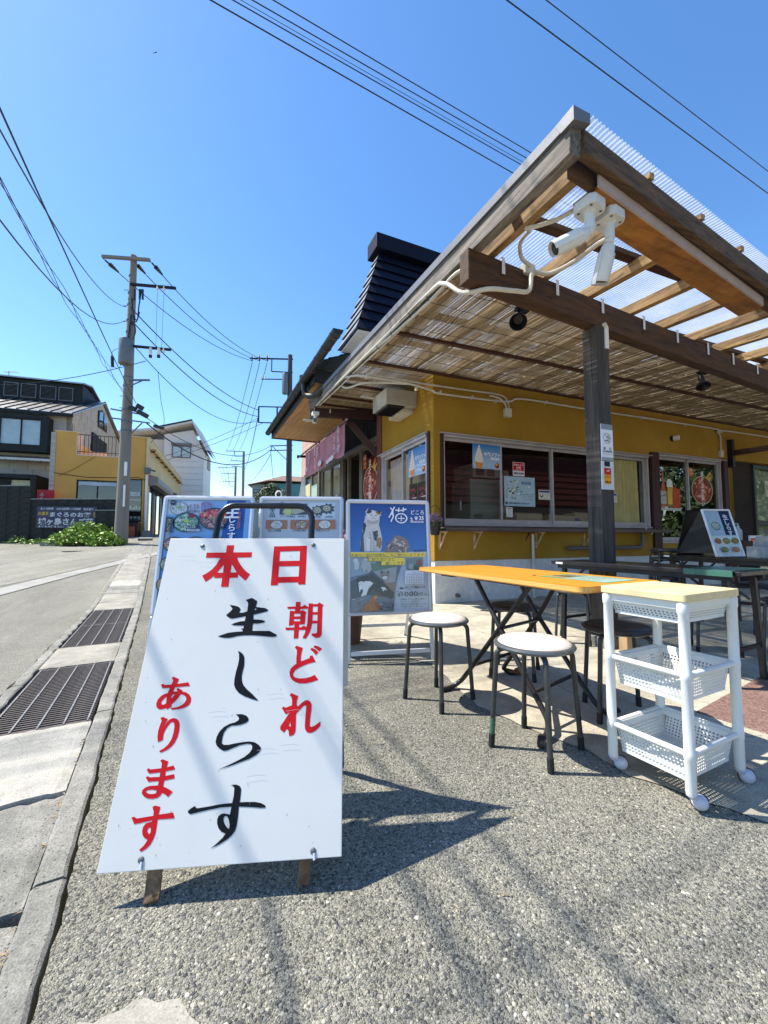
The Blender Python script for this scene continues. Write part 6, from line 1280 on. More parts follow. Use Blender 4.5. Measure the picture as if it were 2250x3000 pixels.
# ================================================================ black tables at the back
def black_table(Ax, Ay, Bx, By, w, label, h=.70):
    a = Vector((Ax,Ay,0)); b = Vector((Bx,By,0)); d = (b-a); L_ = d.length; ang = atan2(d.y, d.x); side = Vector((-d.y, d.x, 0)).normalized()
    cc = (a+b)/2+side*w/2; t = thing('black_table', label, 'table', at(cc.x, cc.y, 0, ang), 'long black folding tables under the awning')
    c = MB(); c.bx(-L_/2,L_/2,-w/2,w/2,h-.028,h); c.build('tabletop', M['black_table'], t, bevel=.004)
    c = MB(); c.bx(-L_/2+.05,L_/2-.05,-w/2+.02,-w/2+.04,h-.06,h-.029); c.bx(-L_/2+.05,L_/2-.05,w/2-.04,w/2-.02,h-.06,h-.029); c.build('apron', M['blackmetal'], t)
    for sx in (-1, 1):
        x = sx*(L_/2-.10)
        for sy in (-1, 1): c = MB(); c.bar((x,sy*(w/2-.05),h-.03),(x+sx*.03,sy*(w/2-.05),.0),.03,.03); c.build('leg', M['blackmetal'], t); c = MB(); c.bar((x-sx*.02,sy*(w/2-.05),h-.2),(x-sx*.22,sy*(w/2-.05),h-.03),.018,.012); c.build('leg_stay', M['blackmetal'], t)
        c = MB(); c.bar((x+sx*.02,-w/2+.05,.22),(x+sx*.02,w/2-.05,.22),.02,.02); c.build('cross_rail', M['blackmetal'], t)
        c = MB(); c.bx(x-.05,x+.02,-w/2-.0015,-w/2-.0003,h-.024,h-.008); c.build('label_sticker', M['white'], t)
    return t
black_table(1.46,3.60,2.075,2.40,.45,'nearer long black table, green mat at its right end')
black_table(3.02,4.50,3.22,3.02,.45,'farther long black table carrying the small menu board', .72)
gm = MB(); gm.box((0,0,0),(.26,.44,.002)); gm.bx(-.13,.13,-.222,-.219,-.035,.001); ang = atan2(-1.2,.615)
tag(gm.build('table_mat', M['greenmat'], M=Matrix.Translation((1.46+.615*.88+.40/2*.89, 3.60-1.2*.88+.40/2*.456, .7025)) @ Matrix.Rotation(ang,4,'Z')), 'shiny green mat hanging over the end of the nearer black table', 'mat')
gb = MB()
for z in (.20,.62): gb.bx(-.38,.38,-.03,.03,z-.015,z+.015)
for x in (-.36,.36): gb.bx(x-.02,x+.02,-.03,.03,0,.72)
gb.bx(-.4,.4,-.12,.12,.735,.76); gb.build; bt = thing('tall_bench', 'dark timber rack standing behind the black tables at the right', 'rack', at(4.05,4.2,0,-.9)); gb.build('rack_frame', M['brown_trim'], bt)
# small A-shaped menu board on the farther table
def art_small(p, W, Hh):
    p.rect(-W,-Hh,W,Hh,'#9fb4c0'); p.rect(W*.2,-Hh*.1,W,Hh,'#27354a'); p.vtext('生しらす', W*.62, Hh*.78, .055, '#d8e0e8', .02, .95)
    bowl(p,-W*.35,Hh*.3,.045,'#2a2c30','#8aa090',['#c8d4cc','#9ab0a0'],71,60,.9); p.rect(-W,-Hh,W,-Hh*.15,'#c8d0cc')
    for i, c in enumerate(('#b0563c','#7a8a4a','#8a7a30')): bowl(p,-W*.62+i*W*.62,-Hh*.38,.034,'#2a2826',c,['#d8b890','#b84a38','#90a050'],74+i,50,.8)
    for i, c in enumerate(('#6a7a5a','#b06a50')): bowl(p,-W*.45+i*W*.8,-Hh*.78,.036,'#3a3430',c,['#d8b890','#c86a50','#90a050'],78+i,50,.7)
Fm = plane_frame((3.12,3.78,.945), radians(6), .30)
t = thing('table_menu_board', 'small black A-shaped board with a bowl menu standing on the farther table', 'sign', Fm)
c = MB(); round_frame(c,.29,.46,.016,.008,.008); c.build('frame', M['alu'], t); c = MB(); c.bx(-.135,.135,-.22,.22,-.008,-.0005); c.build('backboard', M['blackmetal'], t); p = Print(.00015,.0003); art_small(p,.13,.215); p.build('poster', M['print_glossy'], t)
iv = Fm.inverted(); RB = plane_frame((3.06,4.04,.945), radians(6)+pi, .30); c = MB(); round_frame(c,.29,.46,.016,.008,.008); c.bx(-.135,.135,-.22,.22,-.004,.0); c.build('rear_leaf', M['blackmetal'], t, M=iv @ RB)
for sx in (-1,): 
    a = Fm @ Vector((sx*.145,-.20,-.004)); b = RB @ Vector((-sx*.145,-.20,0)); tp = Fm @ Vector((sx*.145,.225,-.004)); c = MB(); c.add([iv@a, iv@b, iv@tp], [(0,1,2)]); c.build('side_cloth', M['rubber'], t)
# napkin box, red card, plastic case beside it
def box_thing(nm, lab, cat_, x, y, z, sx, sy, sz, mt, rz=0, bev=.004): c = MB(); c.box((0,0,sz/2),(sx,sy,sz)); return tag(c.build(nm, M[mt] if isinstance(mt,str) else mt, M=at(x,y,z,rz), bevel=bev), lab, cat_)
box_thing('napkin_box','dark wooden napkin box beside the small menu board','box',3.48,4.02,.72,.12,.16,.15,'brown_trim',.2)
t = thing('counter_card', 'white card stand with a bright red orange panel beside the napkin box', 'card', at(3.60,3.98,.72,.25)); c = MB(); c.box((0,0,.10),(.16,.012,.20)); c.build('card', M['white'], t); p = Print(.0001,.0); p.rect(-.07,.06,.07,.10,(.75,.09,.02)); p.rect(-.07,.105,.07,.175,(.75,.09,.02)); p.text('お会計', 0,.14,.045,'#f6d8c0',.02); p.build('print', M['print'], t, M=Matrix.Translation((0,-.0065,0)) @ Matrix.Rotation(pi/2,4,'X'))
t = thing('plastic_case', 'frosted plastic case with a tilted lid on the farther table', 'case', at(3.40,3.66,.72,.1)); c = MB(); c.box((0,0,.05),(.22,.16,.10)); c.build('body', mat('frosted_plastic', (.5,.52,.52), .3, **{'Transmission Weight': .3}), t, bevel=.006); c = MB(); c.box((0,0,.13),(.22,.01,.13),(.35,0,0)); c.build('lid', bpy.data.materials['frosted_plastic'], t)
b = MB(); b.lathe([(.0,0),(.03,0),(.032,.01),(.032,.10),(.014,.12),(.012,.14)], 14); b.tube([(0,0,.14),(0,0,.165),(-.035,0,.165)], .006, 6); tag(b.build('pump_bottle', mat('clear_pump_bottle', (.4,.42,.42), .2), M=at(3.47,4.02,.872), smooth=True), 'clear pump bottle standing on the napkin box', 'bottle')
box_thing('stacked_tray','yellow crate under the farther table','crate',3.42,3.3,.45,.30,.30,.20,mat('yellow_crate',(.5,.28,.05),.6),.1)
box_thing('tan_block','tan wooden block standing by the foot of the grey post','block',1.93,3.30,.0,.10,.08,.14,mat('tan_block_wood',(.42,.28,.15),.7),.3)
# ================================================================ posters and cards on the shop
def sheet_on(name, label, cat_, x, z, w, h, art, y=.022, thick=True, film='print_glossy', frame=None, grp=None):
    """a printed sheet taped to the outside of the front windows; x, z are its centre"""
    Mx = (frame or SHOP) @ Matrix.Translation((x, y, z)) @ Matrix.Rotation(pi/2, 4, 'X')
    p = Print(.00012, .0); art(p, w/2, h/2); o = p.build(name, M[film], M=Mx); return tag(o, label, cat_, grp)
def soft(p, W, H):
    p.grad(-W,-H,W,H,'#b9cce4','#2a78c0',10); p.rect(-W,-H,W,-H*.72,'#a8bcd8')
    p.poly([(-W*.84,-H*.42),(-W*.28,-H*.42),(-W*.38,-H*.98),(-W*.72,-H*.98)], '#d98a4c')
    for i, (y, r) in enumerate(((-.36,.30),(-.18,.29),(0,.26),(.17,.22),(.33,.18),(.48,.14),(.62,.10),(.76,.06))):
        cx = -W*.56; q = W*r; p.disc(cx,H*y,q,H*.15,'#f0e6da'); p.line([(cx-q,H*(y-.02)),(cx,H*(y-.10)),(cx+q,H*(y+.02))], H*.03, '#c9b8a6')
    p.line([(-W*.57,H*.76),(-W*.55,H*.90),(-W*.50,H*.92)], W*.05, '#f4ece2')
    p.text('牛乳ソフト', W*.33,H*.22, H*.34, '#f6f6f2', .03, width=W*1.1); p.text('¥500', W*.52,-H*.12, H*.32, '#f6f6f2', .03, width=W*.62)
    p.disc(W*.66,-H*.66,W*.16,H*.22,'#a8482c'); p.disc(W*.62,-H*.58,W*.08,H*.10,'#e0b860'); p.disc(W*.72,-H*.78,W*.07,H*.07,'#5a3020')
sheet_on('window_poster','soft serve ice cream poster on the left pane of the front window','poster',.929,2.09,.52,.36,soft, y=0.049)
def secom(p, W, H):
    p.rect(-W,-H,W,H,'#d8d4d8'); p.rect(-W*.92,-H*.22,W*.92,H*.94,'#c01c24'); p.text('防犯カメラ',0,H*.62,H*.28,'#f4dcdc',.02,width=W*1.6); p.text('設置',0,H*.25,H*.28,'#f4dcdc',.02,width=W*.8); p.text('24時間作動中',0,-H*.08,H*.12,'#f4dcdc',.01,width=W*1.2); p.text('SECOM',0,-H*.60,H*.36,'#1c1c34',.035,width=W*1.6)
sheet_on('security_sticker','red and white security camera sticker on the second pane','sticker',1.53,1.95,.225,.215,secom, y=0.079)
def map_(p, W, H):
    p.rect(-W,-H,W,H,'#a9c6d4'); p.grad(-W*.98,-H*.72,W*.98,H*.98,'#b9d2dc','#a4c0d0',4); rd = random.Random(12)
    for i in range(46):
        a = rd.uniform(0,2*pi); r = abs(rd.gauss(0,.28)); x = -W*.35+r*cos(a)*W*1.1; y = H*.12+r*sin(a)*H*1.6
        if abs(x) > W*.95 or abs(y) > H*.95: continue
        p.disc(x,y,rd.uniform(.008,.03),rd.uniform(.006,.02),rd.choice(['#e9eef0','#4f5f60','#8aa08c','#d8d2c0','#7d97a8','#2f3c40']),10)
    p.line([(-W*.7,-H*.3),(-W*.5,0),(-W*.35,H*.2),(-W*.3,H*.6),(-W*.1,H*.8)], .012, '#e8e8e0')
    for i in range(3): p.rect(W*.1+i*W*.22,H*.48,W*.28+i*W*.22,H*.68,'#6f8fb4')
    p.disc(W*.55,H*.35,.035,.018,'#e6eaea'); p.disc(W*.5,H*.35,.010,.008,'#55605c'); p.text('城ヶ島 三崎まち歩き',W*.45,-H*.18,H*.07,'#35506a',.01,width=W*.9)
    for i in range(3): p.text('おみやげ食事散策',W*.5,-H*(.32+.13*i),H*.06,'#6c8498',0,width=W*.7)
    p.vtext('食と海の島',-W*.86,H*.1,H*.12,'#35506a',.01,1.0); p.disc(-W*.88,-H*.80,.022,.022,'#3c5468'); p.text('三崎半島まるごときっぷ',-W*.1,-H*.80,H*.13,'#1c3448',.02,width=W*1.3)
sheet_on('map_poster','pale blue illustrated map poster on the second pane','poster',1.545,1.605,.59,.455,map_, y=0.079)
def card(p, W, H): p.rect(-W,-H,W,H,'#d9d6c4'); p.rect(-W*.9,H*.45,W*.9,H*.85,'#3c4c94'); p.disc(-W*.5,-H*.2,W*.28,H*.34,'#3c4048'); p.disc(-W*.52,-H*.1,W*.16,H*.2,'#e8e4dc'); [p.text('ねこカード',W*.3,H*(.15-.3*i),H*.16,'#8a7a5a',0,width=W*.9) for i in range(4)]
sheet_on('cat_card','small cat card taped beside the map poster','card',2.03,1.575,.235,.155,card, y=0.079)
def pay(p, W, H): p.rect(-W,-H,W,H,'#e4e2de'); p.rect(-W*.7,H*.62,W*.7,H*.78,'#707070'); p.ring(0,H*.12,W*.36,W*.5,'#8a8a8a',4,1.1); p.text('支払い可',0,-H*.55,H*.2,'#404040',.01,width=W*1.3); p.disc(-W*.5,-H*.78,W*.12,H*.08,'#222')
sheet_on('payment_card','small white payment sign below the map poster','card',1.34,1.283,.12,.15,pay, y=0.079)
sheet_on('cat_card','small card with blue header on the pane over the yellow curtain','card',3.53,1.585,.24,.17,card, y=0.079)
def beer(p, W, H):
    p.poly([(W*.05,-H*.86),(W*.98,-H*.86),(W*.98,H*.02),(W*.3,H*.15)], '#b8260c'); p.specks(W*.4,-H*.8,W*.95,-H*.05,60,['#d84a18','#8c1806','#e87a2c'],(.006,.014),3)
    p.poly([(-W*.78,-H*.86),(-W*.30,-H*.86),(-W*.28,-H*.15),(-W*.36,H*.02),(-W*.46,H*.3),(-W*.48,H*.86),(-W*.62,H*.86),(-W*.64,H*.3),(-W*.74,H*.02),(-W*.80,-H*.15)], '#b4502a'); p.rect(-W*.64,H*.86,-W*.46,H*.92,'#c8c0b0')
    p.rect(-W*.80,-H*.70,-W*.28,-H*.10,'#b8b4b4'); p.text('Asahi',-W*.54,-H*.30,H*.12,'#2c2c34',.02,width=W*.48,rot=.25); p.text('SUPER DRY',-W*.54,-H*.52,H*.05,'#55555c',.01,width=W*.4)
    p.poly([(-W*.22,-H*.80),(W*.20,-H*.80),(W*.30,H*.12),(-W*.20,H*.12)], '#d49a18'); p.grad(-W*.20,-H*.7,W*.22,H*.05,'#f0c040','#d8a020',5); p.poly([(-W*.22,H*.10),(W*.30,H*.10),(W*.28,H*.36),(W*.1,H*.48),(-W*.14,H*.46),(-W*.24,H*.34)], '#eeeae0')
    p.text('生DRY',W*.05,-H*.74,H*.13,'#2a1c08',.03,width=W*.42); p.rect(-W,-H,W,-H*.88,'#c9cfc8'); p.text('お酒は二十歳になってから',0,-H*.94,H*.06,'#50555a',.01,width=W*1.7)
sheet_on('drinks_poster','beer bottle and full glass poster on the sliding window at the right','poster',5.03,1.80,.62,.80,beer, y=0.079)
def tuna(p, W, H):
    p.disc(0,-H*.12,W*.98,H*.76,'#7c2420',40); p.ring(0,-H*.12,W*.93,W*.98,'#d8c8b8',40,H*.76/(W*.98)); rd = random.Random(31)
    for i in range(60):
        a = rd.uniform(0,2*pi); r = rd.uniform(0,.8); x = r*W*cos(a)*.95; y = -H*.08+r*H*sin(a)*.74; b = rd.uniform(0,pi); L_ = rd.uniform(.15,.34)*W; ww = L_*.38
        p.poly([(x+L_*cos(b),y+L_*sin(b)),(x-ww*sin(b),y+ww*cos(b)),(x-L_*cos(b),y-L_*sin(b)),(x+ww*sin(b),y-ww*cos(b))], rd.choice(['#b8483c','#cf6a58','#9c2c28','#e09a88','#c8503e','#a83a34']))
    p.poly([(W*.25,H*.55),(W*.78,H*.92),(W*.62,H*.42)], '#d89a3c'); p.poly([(W*.45,H*.5),(W*.95,H*.7),(W*.66,H*.36)], '#e0b060')
    p.vtext('まぐろが旨い',0,H*.86,H*.30,'#f2ece4',.03,1.08)
sheet_on('tuna_sticker','round tuna bowl sticker with white writing on the right sliding window','poster',5.95,1.86,.66,.72,tuna, y=.049)
def orange(p, W, H): p.rect(-W,-H,W,H,'#c8641c'); p.text('営業',0,H*.5,H*.5,'#f0d0a0',.02); p.text('のご案内',0,-H*.3,H*.35,'#f0d0a0',.01,width=W*1.6)
sheet_on('notice_card','small orange notice at the upper left of the tuna sticker','card',5.63,2.15,.155,.16,orange, y=0.049)
def white_note(p, W, H): p.rect(-W,-H,W,H,'#d4d6c8'); p.text('営業中',0,H*.1,H*.8,'#6a6c5c',.02,width=W*1.2)
sheet_on('notice_card','narrow white card on the glass door at the far right','card',8.22,1.95,.12,.34,white_note, y=.075)
# street side windows and doors: same posters seen steeply
SIDE = SHOP @ Matrix.Rotation(-pi/2, 4, 'Z')                     # x' runs away from the corner towards the camera side... flipped below
def side_sheet(name, label, cat_, y, z, w, h, art, off=.0, frame=SHOP, x=-.02, grp=None):
    Mx = frame @ Matrix.Translation((x, y, z)) @ Matrix.Rotation(-pi/2, 4, 'Z') @ Matrix.Rotation(pi/2, 4, 'X')
    p = Print(.00012, .0); art(p, w/2, h/2); return tag(p.build(name, M['print_glossy'], M=Mx), label, cat_, grp)
side_sheet('window_poster','soft serve ice cream poster on the street side window','poster',.46,2.03,.60,.42,soft)
def redp(p, W, H): p.rect(-W,-H,W,H,'#1c1014'); p.text('冷やし',0,H*.6,H*.3,'#a83040',.02,width=W*1.5); p.line([(-W*.7,H*.1),(0,H*.35),(W*.5,0)], .02, '#b0384a'); p.rect(-W*.2,H*.1,W*.8,H*.16,'#c8c0c0'); p.rect(-W,-H,W,-H*.55,'#8c1420'); p.disc(0,-H*.3,W*.3,H*.1,'#d8d4cc'); p.rect(-W*.06,-H*.8,W*.06,-H*.3,'#c8a080')
side_sheet('menu_poster','black and red poster on the street side window, right of two','poster',.31,1.46,.27,.50,redp); side_sheet('menu_poster','black and red poster on the street side window, left of two','poster',.60,1.46,.27,.50,redp)
side_sheet('notice_card','tiny cream notice on the street side window','card',1.15,1.22,.18,.10,card)
HF = SHOP @ HM
side_sheet('tuna_sticker','round tuna bowl sticker with red ground on the street side door','poster',.58,1.98,.74,.98,lambda p, W, H: (p.rect(-W*.95,-H*.1,W*.95,H*.98,'#6a1418'), tuna(p, W, H)), frame=HF, x=.022)
side_sheet('notice_card','orange notice above the tuna sticker on the street side','card',.86,2.42,.16,.28,orange, frame=HF, x=.018)
def pale(p, W, H): p.rect(-W,-H,W,H,'#9cc0b8'); p.rect(-W*.9,H*.1,W*.9,H*.9,'#b8ccc0'); p.text('お知らせ',0,H*.5,H*.14,'#5a7a74',.02,width=W*1.2)
side_sheet('notice_poster','pale teal notice board at the left end of the street side','poster',4.68,1.65,.62,1.5,pale, frame=HF, x=-.01)
def cream(p, W, H): p.rect(-W,-H,W,H,'#d8d0a8'); p.rect(-W*.7,H*.1,0,H*.6,'#b88a50'); p.rect(W*.1,-H*.2,W*.7,H*.3,'#e6e2cc')
side_sheet('notice_poster','cream notice board with small brown pictures beside the teal one','poster',5.48,1.7,.68,1.6,cream, frame=HF, x=-.01)
for y, z, w_, h_, l in ((2.62,1.75,.18,.34,'white price list on the sliding door, upper'),(2.75,1.35,.22,.45,'white price list on the sliding door, lower'),(2.38,1.4,.14,.6,'narrow hanging price list by the door post')): side_sheet('price_list', l, 'notice', y, z, w_, h_, lambda p, W, H: (p.rect(-W,-H,W,H,'#cfcdc2'), [p.text('品書き', 0, H*(.8-.22*i), H*.1, '#55544c', 0, width=W*1.5) for i in range(8)]), frame=HF, x=-.012)
# ================================================================ noren curtain on its rod
nf = HF @ Matrix.Translation((-.6,0,0)); nr = thing('shop_curtain', 'faded pink divided cloth curtain with white writing hanging from a bamboo rod', 'curtain', nf)
c = MB(); c.tube([(0,.22,3.045),(0,4.2,3.045)], .018, 10); c.build('rod', mat('bamboo_rod', (.16,.09,.05), .6), nr, smooth=True)
c = MB(); c.tube([(0,.24,3.045),(0,.20,3.045)], .022, 10); c.build('rod_knob', mat('pink_knob', (.5,.25,.25), .7), nr, smooth=True)
pan = [(.30,1.62),(1.64,2.40),(2.42,3.20),(3.22,3.5)]
pw = 1.0
for i, (a, b) in enumerate(((.30,1.60),(1.62,2.45),(2.47,3.30))):
    c = MB(); n = 26; m = 12; vs = []
    for j in range(m+1):
        t_ = j/m; z = 3.0-t_*(.61+.02*sin(i*2.1))
        for k in range(n+1):
            s = k/n; y = a+(b-a)*s; vs.append((.030*t_*sin(s*7+i)+.016*sin(s*19+t_*3)*t_-.02*t_, y, z+.03*t_*sin(s*3.1+i*1.7)-.02*(abs(((s*4)%1)-.5))*(1-t_)))
    c.add(vs, [(j*(n+1)+k, (j+1)*(n+1)+k, (j+1)*(n+1)+k+1, j*(n+1)+k+1) for j in range(m) for k in range(n)]); c.build('cloth_panel', M['noren'], nr, smooth=True)
for i in range(13): y = .34+i*.245; c = MB(); c.tube([(.0+.021*cos(a), y, 3.03+.035*sin(a)) for a in [2*pi*k/12 for k in range(12)]], .006, 5, closed=True); c.build('hanging_loop', M['noren'], nr)
for i in range(1):
    p = Print(.0003,.0); p.vtext('魚料理', .42, .25, .17, (.62,.5,.53), .0, 1.05, .9); p.vtext('かねた', .18, .13, .15, (.62,.5,.53), .0, 1.05, .9)
    for r in (.10,.075,.05): p.line([(.46+r*cos(a), -.17+r*sin(a)*.9) for a in [pi*k/12 for k in range(13)]], .008, (.6,.45,.5))
    for r in (.07,.045): p.line([(.33+r*cos(a), -.20+r*sin(a)*.9) for a in [pi*k/12 for k in range(13)]], .008, (.6,.45,.5))
    p.disc(-.1,-.27,.12,.045,(.72,.62,.62)); p.disc(.05,-.26,.10,.05,(.72,.62,.62)); p.disc(-.25,-.29,.1,.04,(.72,.62,.62))
    p.build('print', M['print'], nr, M=Matrix.Translation((-.058,.95,2.72)) @ Matrix.Rotation(-pi/2,4,'Z') @ Matrix.Rotation(pi/2,4,'X'))
p = Print(.0003,.0); p.rect(-.06,-.05,-.03,.16,(.62,.5,.53)); p.rect(.04,-.05,.07,.16,(.62,.5,.53)); p.rect(-.06,.14,.07,.165,(.62,.5,.53)); p.disc(.22,-.22,.14,.06,(.72,.62,.62)); p.build('print', M['print'], nr, M=Matrix.Translation((-.058,2.02,2.72)) @ Matrix.Rotation(-pi/2,4,'Z') @ Matrix.Rotation(pi/2,4,'X'))
p = Print(.0003,.0); p.vtext('定食', .1, .16, .14, (.62,.5,.53), .0, 1.1, .9); p.disc(-.1,-.18,.12,.05,(.6,.45,.48)); p.build('print', M['print'], nr, M=Matrix.Translation((-.058,2.86,2.72)) @ Matrix.Rotation(-pi/2,4,'Z') @ Matrix.Rotation(pi/2,4,'X'))
c = MB(); c.bar((.62,4.05,3.10),(-.05,4.05,3.06),.04,.06); c.bar((.62,.30,3.10),(-.05,.30,3.06),.03,.04); c.build('rod_bracket', M['darkframe'], nr)
# ================================================================ signs strapped to the post
PT = SHOP @ Matrix.Translation((.27,-2.40,0))
def on_post(name, label, cat_, x, z, w, h, art, y=-.078, t=.004):
    Mx = PT @ Matrix.Translation((x, y, z)) @ Matrix.Rotation(pi/2, 4, 'X'); c = thing(name, label, cat_, Mx)
    q = MB(); q.bx(-w/2,w/2,-h/2,h/2,-.003,t); q.build('plate', M['alu'] if 'smok' in label else M['white'], c, bevel=.001, seg=1); p = Print(.0001,t+.0003); art(p, w/2, h/2); p.build('print', M['print'], c); return c
def nosmoke(p, W, H):
    p.rect(-W,H*.70,W,H,'#8e9296'); p.rect(-W,-H*.82,W,H*.70,'#e9eaec'); p.rect(-W,-H,W,-H*.82,'#9a9ea2')
    p.ring(0,H*.22,W*.58,W*.66,'#8c8c90'); p.rect(-W*.38,H*.06,W*.1,H*.12,'#18181c'); p.rect(W*.13,H*.06,W*.36,H*.12,'#303034')
    p.line([(W*.1,H*.40),(W*.0,H*.30),(W*.2,H*.26),(W*.3,H*.2),(W*.36,H*.16)], .006, '#18181c'); p.line([(W*.3,H*.40),(W*.2,H*.34),(W*.36,H*.28),(W*.42,H*.2)], .005, '#18181c')
    p.line([(-W*.42,H*.46),(W*.42,-H*.02)], .005, '#8c8c90')
    p.text('禁',-W*.5,-H*.30,.026,'#2c2c30',.02); p.text('煙',W*.5,-H*.30,.026,'#2c2c30',.02); p.text('NO SMOKING',0,-H*.50,.022,'#18181c',.03,width=W*1.6); p.text('おたばこはご遠慮ください',0,-H*.64,.010,'#55585c',0,width=W*1.6)
on_post('no_smoking_sign','white no smoking sign strapped to the grey post','sign',-.0,1.70,.135,.31,nosmoke)
def camsign(p, W, H):
    p.rect(-W,-H,W,H,'#d5d7d9'); p.rect(-W*.55,H*.62,W*.4,H*.98,'#1c1e22'); p.rect(-W*.62,H*.05,W*.55,H*.52,'#c8200c'); p.rect(-W*.62,-H*.62,W*.55,H*.05,'#f0a010'); p.poly([(-W*.3,H*.30),(W*.1,H*.26),(W*.4,H*.44),(W*.1,H*.36)], '#e8e4e0')
    p.text('防犯カメラ',-W*.04,-H*.12,.026,'#b83010',.03,width=W*1.1); p.text('作動中',-W*.04,-H*.48,.024,'#1c1408',.03,width=W*1.0)
on_post('camera_notice','orange and red security camera notice below the no smoking sign','sign',-.004,1.42,.14,.24,camsign)
t = thing('plastic_strip', 'narrow frosted plastic strip on the side of the grey post', 'strip', PT); c = MB(); c.bx(.0735,.0765,-.05,.02,1.32,1.84); c.build('strip', M['alu'], t)
# hanging flower basket by the corner, pots between the stands
def flowers(mb, c, r, n, s, seed, flat_=1):
    rd = random.Random(seed)
    for i in range(n):
        d = Vector((rd.gauss(0,1),rd.gauss(0,1),rd.gauss(0,1)*flat_)).normalized()*r*rd.uniform(.5,1); p = Vector(c)+d; a = rd.uniform(0,pi); u = Vector((cos(a),sin(a),rd.uniform(-.5,.5)))*s; v = Vector((-sin(a)*.3,cos(a)*.3,.9))*s
        mb.add([p-u, p-v*.7, p+u, p+v], [(0,1,2,3)])
fb = thing('hanging_flowers', 'purple flowers in a dark hanging pot with wire hoop at the shop corner', 'flowers', shop(-.18,-.34,1.03))
c = MB(); c.lathe([(.05,-.10),(.085,.06),(.09,.07),(.082,.07),(.05,-.05),(0,-.05)], 18); c.build('pot', M['blackmetal'], fb, smooth=True); c = MB(); c.tube([(.105*cos(a),0,.08+.20*sin(a)) for a in [pi*k/16 for k in range(17)]], .004, 6); c.build('hoop', M['blackmetal'], fb)
c = MB(); flowers(c,(0,0,.10),.10,90,.014,2,.8); c.build('blossom', mat('purple_petal',(.30,.18,.45),.6), fb); c = MB(); flowers(c,(0,0,.06),.11,120,.014,3,.9); c.build('foliage', M['leaf_dark'], fb); c = MB(); c.bx(-.2,.04,-.012,.012,.19,.20); 
pf = thing('flower_pot', 'pink flowering potted plant between the menu stand and the calendar stand', 'flowers', at(-.275,3.55,0)); c = MB(); c.lathe([(.07,0),(.10,.30),(.11,.32),(.095,.32),(0,.28)], 18); c.build('pot', mat('brown_pot',(.16,.07,.04),.7), pf, smooth=True)
c = MB(); flowers(c,(0,0,.62),.16,260,.022,5,1.4); c.build('foliage', M['leaf_dark'], pf); c = MB(); flowers(c,(0,0,.86),.14,110,.018,6,1.0); c.build('blossom', mat('pink_petal',(.6,.3,.38),.6), pf)
for k in range(8): pass
c = MB(); [c.tube([(0,0,.3),(.08*cos(a),.08*sin(a),.75)], .005, 5) for a in (0,1.2,2.5,3.7,5)]; c.build('stem', M['stem'], pf)
# ================================================================ across the street
def fr(x, y, yaw, z=0): return Matrix.Translation((x, y, z)) @ Matrix.Rotation(radians(yaw), 4, 'Z')
def holed(mb, x0, x1, z0, z1, y, holes, t=.2, axis='x'):
    """wall slab with rectangular holes, cut into strips; holes (a,b,c,d) = x from-to, z from-to, sorted by x and disjoint in x"""
    def B(a, b, c, d):
        if b-a < 1e-4 or d-c < 1e-4: return
        mb.bx(a,b,y,y+t,c,d) if axis == 'x' else mb.bx(y,y+t,a,b,c,d)
    x = x0
    for a, b, c, d in sorted(holes): B(x,a,z0,z1); B(a,b,z0,c); B(a,b,d,z1); x = b
    B(x,x1,z0,z1)
# ---- ochre house
oh = thing('ochre_house', 'ochre flat-roofed shop house across the street with a railing notch in its parapet', 'house', fr(-9.84,17,21))
g0 = .55; c = MB(); holed(c,-3.25,-.12,g0,4.20,0,[(-2.5,-1.1,2.0,3.2),(-.90,-.22,1.55,3.32)],.15); c.bx(-3.25,-2.53,0,.15,4.2,5.08); c.bx(-1.10,-.12,0,.15,4.2,5.08); c.build('wall', M['ochre'], oh)
c = MB(); holed(c,.0,12.8,g0,5.08,-.15,[(.30,4.9,1.0,3.12),(7.3,11.8,1.0,3.1)],.15,'y'); c.build('side_wall', M['ochre_pale'], oh)
c = MB(); c.bx(-3.25,0,12.6,12.8,g0,5.08); c.bx(-3.25,-3.1,.15,12.6,g0,5.08); c.bx(-3.1,-.15,.15,12.6,4.05,4.2); c.build('rear_wall', M['ochre'], oh)
c = MB(); c.bx(-2.55,-2.53,-.01,.6,4.2,5.08); c.bx(-2.53,-1.1,-.012,.16,4.17,4.205); c.bx(-2.5,-1.75,.9,1.0,4.2,4.5); c.build('notch_lining', M['peach'], oh)
c = MB(); c.bx(-3.27,-2.5,-.02,.17,5.08,5.11); c.bx(-1.12,.02,-.02,.17,5.08,5.11); c.bx(-.17,.02,.17,12.8,5.08,5.11); c.build('coping', M['ochre_pale'], oh)
rl = MB(); rl.tube([(-2.52,.05,5.02),(-1.12,.05,5.02)], .018, 6); r_ = rl.build('railing', M['darkframe'], oh); rl = MB(); rl.tube([(-2.52,.05,4.33),(-1.12,.05,4.33)], .014, 6); rl.build('bottom_rail', M['darkframe'], r_)
bm = MB(); bm.tube([(0,0,4.21),(0,0,5.02)], .010, 5); pieces('baluster', bm.mesh('baluster'), M['darkframe'], r_, [Matrix.Translation((-2.44+i*.135,.05,0)) for i in range(10)])
